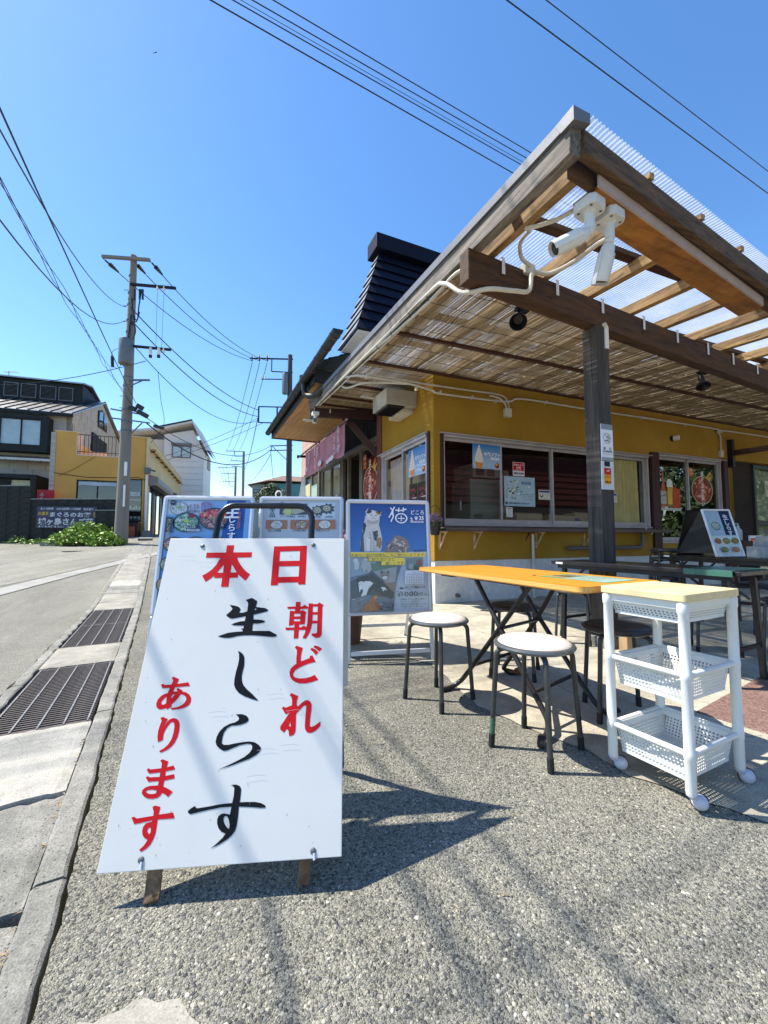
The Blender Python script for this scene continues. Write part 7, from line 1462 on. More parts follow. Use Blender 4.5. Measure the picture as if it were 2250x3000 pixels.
def win(par, x0, x1, z0, z1, y, n=2, fm='darkframe', gm='glass_far', t=.04, ax='x', behind=None, d=.05):
    c = MB()
    def B(a,b,c_,d_,e,f,mb): mb.bx(a,b,e,f,c_,d_) if ax == 'x' else mb.bx(e,f,a,b,c_,d_)
    B(x0,x1,z1-t,z1,y,y+d,c); B(x0,x1,z0,z0+t,y,y+d,c); B(x0,x0+t,z0+t,z1-t,y,y+d,c); B(x1-t,x1,z0+t,z1-t,y,y+d,c)
    for i in range(1,n): x = x0+(x1-x0)*i/n; B(x-t/2,x+t/2,z0+t,z1-t,y,y+d,c)
    f = c.build('window', M[fm], par)
    for i in range(n):
        a = x0+(x1-x0)*i/n+t/2; b = x0+(x1-x0)*(i+1)/n-t/2; c = MB(); B(a,b,z0+t,z1-t,y+d*.4,y+d*.5,c); c.build('pane', M[gm], f)
    if behind: c = MB(); B(x0+t,x1-t,z0+t,z1-t,y+d+.03,y+d+.04,c); c.build('blind', M[behind], f)
    return f
win(oh,-2.5,-1.1,2.0,3.2,.05,2); win(oh,-.90,-.22,1.55,3.32,.05,1)
c = MB(); c.bx(-2.42,-1.14,.02,.04,2.98,3.12); c.build('window_awning', M['blind'], oh); c = MB(); c.bx(-2.5,-1.1,.6,.62,1.9,3.2); c.bx(-.95,-.2,.6,.62,1.4,3.4); c.build('room_backing', M['dark_room'], oh)
c = MB(); c.bx(-.86,-.26,.14,.3,2.0,2.03); c.bx(-.86,-.26,.14,.3,2.45,2.48); [c.bx(-.82+i*.07,-.78+i*.07,.18,.24,2.03,2.03+.1+.05*(i%3)) for i in range(8)]; [c.bx(-.8+i*.14,-.72+i*.14,.18,.28,1.6,1.78) for i in range(4)]; c.build('shelf', M['cream_box'], oh)
p = Print(.001,.0); p.rect(-.26,-.075,.26,.075,'#c6ccc8'); p.text('かまくら屋',0,0,.11,'#50605c',.02,width=.42); p.build('window_card', M['print'], oh, M=Matrix.Translation((-.57,.04,2.70)) @ Matrix.Rotation(pi/2,4,'X'))
win(oh,.30,4.9,1.0,3.12,-.10,4,'darkframe','glass_far',.06,'y'); win(oh,7.3,11.8,1.0,3.1,-.10,4,'darkframe','glass_far',.06,'y')
c = MB(); c.bx(-.9,-.88,.2,12.5,.9,3.4); c.build('room_backing', M['dark_room'], oh)
def shutter_box(y0, y1, z): c = MB(); vs = []; [vs.extend([(0,y,z-.02),(.30,y,z-.0),(.36,y,z+.12),(.34,y,z+.34),(0,y,z+.44)]) for y in (y0,y1)]; c.add(vs, [(0,1,6,5),(1,2,7,6),(2,3,8,7),(3,4,9,8),(4,0,5,9),(4,3,2,1,0),(5,6,7,8,9)]); c.build('shutter_box', M['shutterbox'], oh)
shutter_box(.02,5.3,3.10); shutter_box(7.0,12.0,3.12)
c = MB(); c.bar((.12,-.05,4.66),(.12,11.5,4.66),.20,.10); c.bar((.24,.0,4.50),(.24,11.5,4.50),.05,.05); c.build('awning_roll', M['ochre_pale'], oh)
for i in range(9): c = MB(); c.bx(.0,.20,.3+i*1.35,.33+i*1.35,4.52,4.58); c.build('awning_arm', M['brown_trim'], oh)
c = MB(); c.tube([(-.06,-.06,3.5),(-.06,-.06,.7)], .045, 8); c.build('downpipe', M['white'], oh, smooth=True); c = MB(); c.box((-.03,-.08,3.68),(.22,.16,.24)); c.tube([(.05,-.1,3.72),(.26,-.14,3.66)], .035, 8); c.build('rain_head', M['galv'], oh)
c = MB(); c.tube([(-3.25,-.02,3.42),(-2.2,-.02,3.30),(-1.2,-.02,3.33),(-.4,-.02,3.38),(-.1,-.02,3.30)], .012, 5); c.tube([(-3.1,-.02,3.3),(-2.6,-.02,3.6),(-1.9,-.02,4.15)], .006, 4); c.build('wall_cable', M['wire'], oh)
bk = MB()
bk.box((0,0,0),(.16,.04,.058)); m_ = bk.mesh('edge_brick'); pieces('edge_brick', m_, mat('pale_edge_brick',(.42,.38,.32),.8,rand=.15), oh, [Matrix.Translation((-3.30,-.0,1.1+i*.066)) for i in range(60)])
t = thing('display_cabinet', 'dark cabinet with orange front under the window of the ochre house', 'cabinet', fr(-9.84,17,21)); c = MB(); c.bx(-.92,-.22,-.62,-.06,.80,1.50); c.build('cabinet_box', M['brown_trim'], t); c = MB(); c.bx(-.86,-.32,-.635,-.622,.88,1.34); c.build('front_panel', mat('rusty_orange_panel',(.35,.09,.03),.6,var=.4), t); c = MB(); c.sphere((-.45,-.3,1.58),.22,10,6,(1.2,.8,.45)); c.build('cover_cloth', M['rubber'], t)
c = MB(); c.prism([(-.16,-.1),(.16,-.1),(.12,.1),(-.12,.1)], .26); tag(c.build('pole_base_block', M['gutter'], M=fr(-9.70,16.75,21,.93)), 'grey concrete block at the foot of the white downpipe', 'block')
# ---- grey house with seam roof and louvred clerestory
gh = thing('grey_house', 'grey panelled house with bright standing seam roof and louvred clerestory', 'house', fr(-14.72,19,19))
c = MB(); holed(c,-9,0,.4,6.66,0,[(-2.6,-.9,5.0,6.15)],.2); c.build('wall', M['greyhouse'], gh)
pn = MB(); pn.box((0,0,0),(.66,.018,.44)); m_ = pn.mesh('wall_panel'); xf = []
for j in range(13):
    for i in range(10):
        x = -.36-i*.68-(j%2)*.2; z = 1.0+j*.46
        if -2.95 < x < -.5 and 4.55 < z < 6.4: continue
        if z > 6.4 or x < -6.5: continue
        xf.append(Matrix.Translation((x,-.012,z)))
pieces('wall_panel', m_, M['greyhouse'], gh, xf)
c = MB(); c.add([(0,0,.4),(0,8.6,.4),(0,8.6,6.66),(0,4.3,8.50),(0,0,6.70),(-.2,0,.4),(-.2,8.6,.4),(-.2,8.6,6.66),(-.2,4.3,8.5),(-.2,0,6.7)], [(0,1,2,3,4),(9,8,7,6,5),(0,4,9,5),(2,1,6,7)]); c.build('gable_wall', M['greyhouse_side'], gh)
xf = []
for j in range(9):
    for i in range(9):
        y = .42+i*.80+(j%2)*.3; z = 4.75+j*.44; lim = 6.7+(y if y < 4.3 else 8.6-y)*.42
        if z+.24 > lim+.05 or (3.4 < y < 5.1 and z > 6.95) or (2.5 < y < 5.2 and z < 6.5): continue
        xf.append(Matrix.Translation((.010,y,z)) @ Matrix.Rotation(pi/2,4,'Z') @ Matrix.Scale(1.15,4,(1,0,0)))
pieces('gable_panel', pn.mesh('gable_panel'), M['greyhouse_side'], gh, xf)
def tri_win(pts, y=0.02): c = MB(); c.add([(y,a,b) for a,b in pts]+[(y+.03,a,b) for a,b in pts], [tuple(range(len(pts)))[::-1], tuple(len(pts)+k for k in range(len(pts)))]+[(k,(k+1)%len(pts),len(pts)+(k+1)%len(pts),len(pts)+k) for k in range(len(pts))]); return c
f = tri_win([(3.50,7.02),(4.20,7.05),(4.20,8.15),(3.50,7.93)]).build('window', M['darkframe'], gh); tri_win([(3.56,7.10),(4.14,7.12),(4.14,8.05),(3.56,7.86)],.052).build('pane', M['glass_far'], f)
f = tri_win([(4.30,7.05),(5.02,7.05),(5.02,7.78),(4.30,8.10)]).build('window', M['darkframe'], gh); tri_win([(4.36,7.12),(4.96,7.12),(4.96,7.74),(4.36,8.0)],.052).build('pane', M['glass_far'], f)
c = MB(); c.bx(.0,.10,2.6,3.5,5.0,6.5); c.bx(.0,.06,3.6,5.1,5.2,6.42); c.build('side_shutter', M['darkframe'], gh)
rf = MB(); e = .35; rf.add([(-9.4,-e,6.58),(.15,-e,6.58),(.15,4.3,8.58),(-9.4,4.3,8.58),(.15,9,6.58),(-9.4,9,6.58),(-9.4,-e,6.66),(.15,-e,6.66),(.15,4.3,8.66),(-9.4,4.3,8.66),(.15,9,6.66),(-9.4,9,6.66)], [(0,3,2,1),(6,7,8,9),(0,1,7,6),(1,2,8,7),(9,8,10,11),(2,4,10,8),(3,5,4,2),(0,6,9,3)]); r_ = rf.build('roof', M['metalroof'], gh)
sm = MB(); L_ = hypot(4.3+e,2.0); sm.box((0,L_/2,.02),(.035,L_,.05)); m_ = sm.mesh('roof_seam'); an = math.atan2(2.0,4.3+e)
pieces('roof_seam', m_, M['darkframe'], r_, [Matrix.Translation((.13-i*.42,-e,6.66)) @ Matrix.Rotation(an,4,'X') for i in range(22)])
c = MB(); c.bx(-9.4,.17,-e-.05,-e,6.48,6.64); c.build('eave_gutter', M['darkframe'], gh)
d = MB(); d.bx(-7,-.45,2.6,6.2,7.6,8.98); d.build('clerestory', M['darkframe'], gh)
c = MB(); c.add([(-7.2,2.4,8.98),(-.32,2.4,8.98),(-.32,3.6,9.22),(-7.2,3.6,9.22),(-.32,6.3,8.5),(-7.2,6.3,8.5),(-7.2,2.4,9.05),(-.32,2.4,9.05),(-.32,3.6,9.3),(-7.2,3.6,9.3),(-.32,6.3,8.58),(-7.2,6.3,8.58)], [(0,3,2,1),(6,7,8,9),(0,1,7,6),(1,2,8,7),(9,8,10,11),(2,4,10,8),(3,5,4,2)]); c.build('clerestory_roof', M['metalroof'], gh)
for i, (a, b) in enumerate(((-3.8,-3.2),(-3.1,-2.45),(-2.30,-1.6),(-1.5,-.86),(-4.6,-4.0))):
    c = MB(); t_ = .035; c.bx(a,b,2.555,2.60,8.72,8.76); c.bx(a,b,2.555,2.60,8.04,8.08); c.bx(a,a+t_,2.555,2.60,8.08,8.72); c.bx(b-t_,b,2.555,2.60,8.08,8.72); f = c.build('louvre_frame', M['galv'], gh)
    s = MB(); s.box((0,0,0),(b-a-.07,.03,.012),(.6,0,0)); pieces('louvre_slat', s.mesh('louvre_slat'), M['galv'], f, [Matrix.Translation(((a+b)/2,2.575,8.12+k*.066)) for k in range(9)])
c = MB(); c.bx(-3.2,-.70,-.55,0,6.22,6.36); c.bx(-3.2,-.70,-.55,0,4.72,5.0); c.bx(-.95,-.70,-.55,0,5.0,6.22); c.build('bay_frame', M['darkframe'], gh)
win(gh,-3.2,-.95,5.0,6.22,-.5,3,'darkframe','glass_far',.05,'x','blind')
c = MB(); c.add([(-4,0,4.62),(-.35,0,4.62),(-.35,-.75,4.40),(-4,-.75,4.40),(-4,0,4.5),(-.35,0,4.5),(-.35,-.75,4.30),(-4,-.75,4.30)], [(0,3,2,1),(4,5,6,7),(3,7,6,2),(2,6,5,1)]); r_ = c.build('pent_roof', M['metalroof'], gh); s = MB(); s.box((0,-.38,.0),(.03,.80,.04)); pieces('roof_seam', s.mesh('roof_seam'), M['darkframe'], r_, [Matrix.Translation((-.4-i*.42,0,4.53)) @ Matrix.Rotation(math.atan2(.22,.75),4,'X') for i in range(8)])
c = MB(); c.bx(-2.8,-.66,-1.5,0,3.42,3.58); c.bx(-.86,-.66,-1.5,0,.6,3.42); c.bx(-2.8,-1.66,-1.2,-1.1,.6,3.42); c.build('porch', M['darkframe'], gh); c = MB(); c.bx(-1.66,-.86,-1.15,-1.12,.6,3.36); c.build('porch_screen', mat('pale_green_screen',(.42,.47,.36),.7), gh)
t = thing('red_banner', 'red cloth banner with white strokes on the grey house wall', 'banner', fr(-12.90,15.55,19,2.25)); c = MB(); c.bx(-.27,.27,-.01,0,0,.47); c.build('cloth', mat('red_cloth',(.5,.02,.03),.7,var=.15), t); p = Print(.001,0); p.vtext('ふく',-.12,.34,.14,'#e8c8c4',.02); p.build('print', M['print'], t, M=Matrix.Translation((0,-.012,0)) @ Matrix.Rotation(pi/2,4,'X'))
# ---- white house
wh = thing('white_house', 'white two storey house with dark ridge behind the ochre one', 'house', fr(-16.30,30,14))
c = MB(); c.add([(0,0,.8),(2.75,0,.8),(2.75,0,7.35),(1.95,0,9.0),(0,0,8.55),(0,3.2,.8),(2.75,3.2,.8),(2.75,3.2,7.35),(1.95,3.2,9.0),(0,3.2,8.55)], [(0,1,2,3,4),(9,8,7,6,5),(1,6,7,2)]); c.build('wall', M['whitehouse'], wh)
c = MB(); c.bx(-3.2,0,.5,3.2,.8,8.25); c.build('wing_wall', M['whitehouse'], wh)
c = MB(); c.add([(-3.6,-.6,8.25),(-.1,-.6,8.78),(2.0,-.6,9.42),(3.0,-.6,7.35),(-3.6,3.4,8.25),(-.1,3.4,8.78),(2.0,3.4,9.42),(3.0,3.4,7.35),(-3.6,-.6,8.40),(-.1,-.6,8.95),(2.0,-.6,9.6),(3.18,-.6,7.38),(-3.6,3.4,8.40),(-.1,3.4,8.95),(2.0,3.4,9.6),(3.18,3.4,7.38)], [(0,1,9,8),(1,2,10,9),(2,3,11,10),(8,9,13,12),(9,10,14,13),(10,11,15,14),(0,4,5,1),(1,5,6,2),(2,6,7,3)]); c.build('roof', mat('white_roof_verge',(.62,.63,.62),.6), wh)
c = MB(); c.bar((-.2,-.62,8.98),(2.0,-.62,9.62),.05,.10); c.build('ridge_flashing', M['darkframe'], wh)
win(wh,.55,1.85,6.85,7.75,-.06,2,'galv','glass_far',.06); win(wh,-1.0,-.6,7.0,7.7,.44,1,'galv'); c = MB(); c.bx(.5,1.9,-.12,-.0,7.76,7.95); c.build('window_hood', M['shutterbox'], wh)
win(wh,.6,1.0,7.1,7.2+.4,2.72,1,'galv','glass_far',.05,'y'); c = MB(); c.bx(2.75,2.8,1.6,2.6,6.3,7.2); c.build('side_shutter', M['shutterbox'], wh)
sb = MB(); sb.box((0,0,0),(2.72,.02,.012)); pieces('siding_line', sb.mesh('siding_line'), M['greyhouse_side'], wh, [Matrix.Translation((1.37,-.006,1.2+i*.45)) for i in range(14)])
an = thing('tv_antenna', 'tiny grey television antenna at the left edge above the grey house', 'antenna', Matrix.Translation((-37.5,40,17.4)))
c = MB(); c.tube([(-.5,0,0),(1.0,0,0)], .025, 5); c.build('boom', M['galv'], an); c = MB(); c.tube([(0,0,-6),(0,0,.1)], .03, 5); c.build('mast', M['galv'], an)
for i in range(7): c = MB(); c.tube([(-.4+i*.2,-.25,.02),(-.4+i*.2,.25,.02)], .012, 4); c.build('element', M['galv'], an)
# ---- teal house and its tree
th = thing('teal_house', 'distant teal and white house with brown tiled hip roof', 'house', fr(-10.35,32,10))
c = MB(); c.bx(0,1.25,0,6,.8,5.1); c.build('wall', M['tealpale'], th); c = MB(); c.bx(1.25,4.6,-.4,6,.8,5.15); c.build('wall', M['tealhouse'], th)
c = MB(); c.add([(-.35,-.4,5.0),(1.3,-.75,5.32),(5.0,-.75,5.28),(5.0,6.4,5.2),(-.35,6.4,5.1),(2.1,2.6,6.2),(4.2,2.6,6.15)], [(0,1,5),(1,2,6,5),(2,3,6),(3,4,5,6),(4,0,5),(4,3,2,1,0)]); c.build('roof', M['brownroof'], th)
for a in (.12,.55,.9): win(th,a,a+.27,3.5,4.7,-.06,1,'galv')
def leaf_blob(name, parts, n, s, mt, par, seed, squash=.8):
    rd = random.Random(seed); mb = MB()
    for i in range(n):
        cx, cy, cz, r = rd.choice(parts); d = Vector((rd.gauss(0,1),rd.gauss(0,1),rd.gauss(0,1))).normalized()*r*(rd.random()**.45); d.z *= squash
        p = Vector((cx,cy,cz))+d; u = Vector((rd.gauss(0,1),rd.gauss(0,1),rd.gauss(0,1))).normalized(); v = u.orthogonal().normalized(); k = s*rd.uniform(.6,1.3)
        mb.add([p-u*k, p-v*k*.45, p+u*k, p+v*k*.45], [(0,1,2,3)])
    return mb.build(name, mt, par)
tt = thing('garden_tree', 'rounded olive green tree in front of the teal house', 'tree', Matrix.Translation((-8.45,30.3,1.0)))
c = MB(); c.tube([(0,0,0),(.1,0,1.5),(0,0,3)], [.16,.12,.05], 8); c.build('trunk', M['stem'], tt); leaf_blob('crown', [(0,0,3.1,.9),(-.6,0,2.8,.75),(.6,0,2.9,.8),(.1,0,3.5,.6)], 2600, .09, M['leaf_dark'], tt, 4)
tt = thing('garden_tree', 'dark green bush at the right of the teal house beside the shop wall', 'tree', Matrix.Translation((-6.2,26,1.0))); leaf_blob('crown', [(0,0,2.2,.5),(.5,0,2.0,.5)], 900, .08, M['leaf_dark'], tt, 6); c = MB(); c.tube([(0,0,0),(0,0,2)], .06, 6); c.build('trunk', M['stem'], tt)
c = MB(); c.add([(0,0,0),(.42,0,0),(.42,0,2.2),(.32,0,2.2),(0,.2,0),(.42,.2,0),(.42,.2,2.2),(.32,.2,2.2)], [(0,1,2,3),(7,6,5,4),(0,3,7,4),(1,5,6,2),(3,2,6,7)]); tag(c.build('white_tarp', mat('white_tarpaulin',(.6,.62,.62),.5,bump=.8,bscale=6), M=at(-2.86,12.6,.55)), 'white sheeted pile slanting beside the far end of the shop', 'tarpaulin')
# ---- garden walls of dark block, gate and the inn sign
def block_wall(name, label, x0, x1, y, ztop, z0, mt='block', bw=.40, bh=.20, th_=.14, cap=True):
    t = thing(name, label, 'wall', Matrix.Translation((0,y,0))); b = MB(); b.box((0,0,0),(bw-.012,th_,bh-.012)); m_ = b.mesh('wall_block'); xf = []
    nz = int((ztop-z0)/bh+.5); nx = int((x1-x0)/bw+.5)
    for j in range(nz):
        for i in range(nx): xf.append(Matrix.Translation((x0+bw*(i+.5), 0, ztop-bh*(j+.5)-.03)) @ Matrix.Rotation(random.uniform(-.004,.004),4,'Z'))
    pieces('wall_block', m_, M[mt], t, xf); c = MB(); c.bx(x0,x1,-th_/2+.012,th_/2-.012,z0,ztop-.03); c.build('mortar', M['kerb'] if mt != 'block' else M['void'], t)
    if cap: c = MB(); c.bx(x0-.01,x1+.01,-th_/2-.015,th_/2+.015,ztop-.03,ztop); c.build('coping', mat('grey_coping',(.2,.21,.2),.7) if 'grey_coping' not in bpy.data.materials else bpy.data.materials['grey_coping'], t)
block_wall('block_wall', 'low dark block wall behind the navy inn sign', -12.36, -9.16, 13.95, 2.225, .4)
block_wall('block_wall', 'short dark block wall at the foot of the concrete pole', -9.57, -8.80, 13.62, 1.82, .5)
block_wall('block_wall', 'tall black block wall at the left edge of the picture', -15.2, -12.20, 13.93, 2.68, .4)
t = thing('inn_sign', 'navy banner board advertising a tuna inn, white lettering, on the dark block wall', 'sign', Matrix.Translation((-10.69,13.80,1.575)) @ Matrix.Rotation(radians(.8),4,'Y')); c = MB(); c.bx(-1.01,1.01,-.02,0,-.36,.37); c.build('board', mat('navy_board',(.012,.014,.06),.5), t)
p = Print(.0015,0)
p.text('まぐろ料理　さかな料理 いそ料理　活き造り',0,.29,.085,'#b9bdc8',.02,width=1.78); p.text('まぐろのお宿',.12,.10,.17,'#b9bdc8',.03,width=1.38); p.text('城ヶ島さんご荘',-.02,-.14,.24,'#b9bdc8',.035,width=1.86); p.text('まぐろ大好きなん！さかな',-.30,-.31,.08,'#b9bdc8',.02,width=1.25)
p.text('民宿',-.84,.12,.12,'#a88c30',.03); p.text('温泉',-.72,.13,.12,'#a88c30',.03); p.vtext('旅館',.93,.17,.09,'#a88c30',.02)
p.build('lettering', M['print'], t, M=Matrix.Translation((0,-.0215,0)) @ Matrix.Rotation(pi/2,4,'X'))
# weeds along the foot of the wall
def weeds(name, label, pts, n, s, seed, hgt):
    rd = random.Random(seed); mb = MB(); st = MB()
    for i in range(n):
        cx, cy, rx, h = rd.choice(pts); a = rd.uniform(0,2*pi); r = rd.random()**.6*rx; x = cx+r*cos(a); y = cy+r*sin(a)*.6; z0 = hz(x,y); top = h*(1-(r/rx)**2*.6)*rd.uniform(.45,1)
        if i % 3 == 0: st.tube([(x,y,z0),(x+rd.uniform(-.05,.05),y,z0+top)], .004, 4, cap=False)
        for k in range(4):
            zz = z0+top*rd.uniform(.35,1); p = Vector((x+rd.uniform(-.06,.06),y+rd.uniform(-.06,.06),zz)); u = Vector((rd.gauss(0,1),rd.gauss(0,1),rd.gauss(0,.6))).normalized(); v = Vector((rd.gauss(0,1),rd.gauss(0,1),rd.gauss(.3,.6))); v = (v-u*v.dot(u)).normalized(); q = s*rd.uniform(.6,1.3)
            mb.add([p-u*q, p-v*q*.6+u*q*.1, p+u*q, p+v*q*.6+u*q*.1], [(0,1,2,3)])
    o = mb.build(name, M['leaf']); tag(o, label, 'weeds', kind='stuff'); st.build('weed_stem', M['stem'], o, kind='stuff')
weeds('weed_bank', 'bright green leafy weeds along the foot of the inn sign', [(-9.7,13.2,.78,.85),(-8.9,13.1,.6,.5),(-10.3,13.2,.55,.45),(-9.3,13.3,.6,.75)], 2300, .055, 2, .5)
weeds('weed_tuft', 'sparse dry weeds at the foot of the black wall', [(-12.1,13.7,.5,.30),(-11.4,13.6,.5,.22)], 130, .035, 3, .3)
c = MB(); c.prism([(-.34,-.05),(.36,-.10),(.34,.06),(-.2,.08)], .12); tag(c.build('kerb_fragment', M['slab_rough'], M=at(-10.45,12.95,hz(-10.45,12.95),.1)), 'loose slab of kerb lying at the left of the bright weeds', 'stone')
c = MB(); c.cyl((0,0,0),(0,0,.012),.28,20); tag(c.build('manhole_cover', M['grate'], M=at(-8.75,11.6,hz(-8.75,11.6)-.002)), 'dark round manhole cover in the pale ground beyond the gutter', 'manhole cover')
# ================================================================ poles and wires
P1 = Vector((-8.50,13.35,0)); P2 = Vector((-5.62,24,0)); P3 = Vector((-18.0,52,0)); P4 = Vector((-21.9,60,0))
t = thing('utility_pole', 'tall concrete utility pole with grey transformer, left of the picture', 'utility pole', Matrix.Translation(P1)); c = MB(); c.tube([(-.06,0,.4),(-.02,0,5),(.0,0,10.45)], [.205,.155,.10], 18); c.build('pole_shaft', M['pole_concrete'], t, smooth=True)
def arm(a, b, w=.075, par=None, mt='galv'): c = MB(); c.bar(a, b, w, w); return c.build('crossarm', M[mt], par)
arm((-.98,-.13,10.34),(.62,-.13,10.22),.09,t,'pole_concrete'); arm((0,-.12,9.38),(1.52,-.12,9.24),.075,t,'darkframe'); arm((.02,-.12,7.26),(1.42,-.12,7.12),.07,t,'darkframe'); arm((.06,-.1,6.10),(.75,-.1,6.10),.05,t); arm((-.5,-.1,5.13),(.5,-.1,4.95),.04,t); arm((-.5,-.1,4.83),(.8,-.1,4.66),.04,t)
c = MB(); c.bar((.1,-.1,4.2),(.55,-.1,4.66),.03,.03); c.bar((.1,-.1,5.9),(.5,-.1,6.08),.03,.03); c.build('arm_brace', M['galv'], t)
c = MB(); c.lathe([(0,0),(.20,0),(.215,.03),(.215,.80),(.20,.84),(.0,.86)], 20, (-.02,-.18,6.60)); c.build('transformer', M['transformer'], t, smooth=True); 
def insul(par, x, z, y=-.12, h=.22, mt='white', r=.045): c = MB(); c.lathe([(.02,0),(r,.02),(r*.6,.05),(r,.08),(r*.6,.11),(r,.14),(.02,h)], 10, (x,y,z)); c.build('insulator', M[mt], par, smooth=True)
for x in (.78,1.05): c = MB(); c.lathe([(.04,0),(.05,.02),(.05,.22),(.03,.26)], 10, (x,-.16,6.92)); c.build('fuse_cutout', M['white'], t, smooth=True); c = MB(); c.cyl((x,-.16,6.84),(x,-.16,6.92),.052,10); c.build('fuse_cap', M['wire'], t)
for x, z in ((.92,9.15),(1.14,9.13),(1.2,7.02)): insul(t,x,z,-.13,.16)
for z in (9.7,9.1,8.7,8.15,7.75,7.3,6.2,5.9,5.1,4.7,4.4): r = .205+(z-.4)*(-.0105)+.006; c = MB(); c.cyl((-.02,0,z),(-.02,0,z+.045),r,18); c.build('band', M['galv'], t)
for i, z in enumerate((9.25,8.7,8.15,7.6,5.6,5.2)): c = MB(); c.cyl((-.1,0,z),(-.28,0,z),.012,5); c.build('step_bolt', M['galv'], t)
c = MB()
c.tube(cat_rom([(.06,-.1,8.6),(.2,-.15,8.2),(.3,-.15,8.15),(.33,-.15,8.6),(.38,-.12,9.2)],5), .02, 6); c.tube(cat_rom([(.05,-.1,8.9),(.15,-.15,8.3),(.25,-.15,8.05),(.36,-.15,8.4)],5), .018, 6)
c.tube(cat_rom([(.05,-.15,8.0),(.2,-.15,7.95),(.24,-.15,7.7),(.15,-.15,7.45),(.06,-.15,7.4)],5), .022, 6); c.tube([(.08,-.15,8.3),(.04,-.2,7.4)], .03, 6)
for x in (.14,.32,.42): c.tube([(x,-.12,9.2),(x+.01,-.12,8.85)], .032, 7)
c.tube(cat_rom([(-.2,-.1,7.2),(-.5,-.1,7.1),(-.55,-.1,6.8),(-.5,-.1,6.6),(-.3,-.1,6.5),(-.2,-.1,6.7)],5), .008, 5); c.tube([(-.52,-.1,6.9),(-.50,-.1,6.55)], .05, 8); c.build('service_cable', M['wire'], t)
for a, b in (((.92,9.1),(.93,7.3)),((1.14,9.1),(1.12,7.0))): c = MB(); c.tube([(a[0],-.13,a[1]),(b[0],-.13,b[1])], .006, 4); c.build('drop_wire', M['wire'], t)
c = MB(); c.bx(.10,.16,-.22,-.16,2.9,3.35); c.bx(.09,.13,-.21,-.16,1.9,2.6); c.build('marker_strip', M['white'], t)
t2 = thing('utility_pole', 'dark utility pole with small grey transformer beside the eatery roof', 'utility pole', Matrix.Translation(P2)); c = MB(); c.tube([(.02,0,.9),(-.02,0,11.85)], [.19,.13], 14); c.build('pole_shaft', M['pole_dark'], t2, smooth=True)
arm((-2.45,0,11.66),(.15,0,11.60),.07,t2,'darkframe'); c = MB(); c.bar((-1.12,0,11.6),(-1.12,0,10.85),.05,.05); c.bar((-1.12,0,10.85),(.15,0,10.78),.05,.05); c.build('arm_frame', M['darkframe'], t2); arm((-1.75,0,10.38),(0,0,10.36),.05,t2,'darkframe')
c = MB(); c.lathe([(0,0),(.17,0),(.18,.04),(.18,1.18),(.15,1.26),(0,1.28)], 16, (-.26,-.15,9.42)); c.build('transformer', M['transformer'], t2, smooth=True)
c = MB(); c.bar((-1.85,0,8.70),(0,0,8.66),.06,.06); c.bar((-1.85,0,7.74),(0,0,7.68),.06,.06); c.bar((-1.85,0,8.70),(-1.85,0,7.74),.08,.06); c.bar((-.75,0,8.68),(-.75,0,7.7),.08,.06); c.build('arm_frame', M['pole_dark'], t2)
c = MB(); c.bar((-1.15,0,6.33),(.2,0,6.36),.05,.05); c.bar((-1.15,0,6.05),(.2,0,6.08),.05,.05); c.bar((-1.0,0,6.3),(-.0,0,5.35),.04,.04); c.bar((-1.06,0,6.33),(-1.06,0,6.05),.04,.04); c.build('arm_frame', M['pole_dark'], t2)
for x in (-2.3,-1.85,-1.38): insul(t2,x,11.45,-.05,.35,'wire',.055); insul(t2,x+.1,11.68,0,.25,'white',.04)
for x in (-1.72,-1.5): insul(t2,x,10.36,0,.28)
def rpole(P_, label, h, arms, dz=0):
    t = thing('utility_pole', label, 'utility pole', Matrix.Translation(P_)); c = MB(); c.tube([(0,0,.8),(0,0,h)], [.21,.14], 10); c.build('pole_shaft', M['pole_concrete'], t, smooth=True)
    for a, z, f in arms:
        arm((a,0,z),(.1,0,z-.08),.08,t)
        if f: c = MB(); c.bar((a*.5,0,z),(a*.5,0,z-.7),.06,.06); c.bar((a*.5,0,z-.7),(0,0,z-.75),.06,.06); c.build('arm_frame', M['galv'], t)
        for k in range(3): insul(t,a+k*abs(a)*.22,z,0,.3)
    return t
rpole(P3, 'farther thin utility pole down the street, right one of the pair', 11.95, [(-2.3,12.0,1),(-1.6,10.75,0),(-1.5,10.0,0)]); rpole(P4, 'farther dark utility pole down the street, left one of the pair', 11.3, [(-2.6,11.25,0),(-2.2,10.4,1),(-1.9,9.2,1)])
wire_lab = []
def wire(pts, r, label, s=None, grp='overhead wires along the street'):
    c = MB(); c.tube(pts, r, 5, cap=False); o = c.build('overhead_wire', M['wire']); tag(o, label, 'wire', grp)
L1 = P1+Vector((-.98,-.13,10.3)); L2 = P1+Vector((-.0,-.13,10.25)); L3 = P1+Vector((.62,-.13,10.2))
E = [P2+Vector((-2.35,-.05,11.5)), P2+Vector((-1.9,-.05,11.5)), P2+Vector((-1.45,-.05,11.5))]
for a, b, l in ((L1,E[0],'left of the three high wires between the concrete pole and the dark pole'),(L2,E[1],'middle of the three high wires between the concrete pole and the dark pole'),(L3,E[2],'right of the three high wires between the concrete pole and the dark pole')):
    pts = sag(a,b,.55,18); wire(pts,.016,l); k = MB(); q = a.lerp(b,.03)-Vector((0,0,.05)); k.tube([a.lerp(b,.012)-Vector((0,0,.02)), q], .03, 6); k.tube([q, a.lerp(b,.065)-Vector((0,0,.12))], [.075,.03], 8); tag(k.build('strain_insulator', M['wire']), 'black strain insulator on '+l.split(' of the')[0]+' high wire at the pole top', 'insulator')
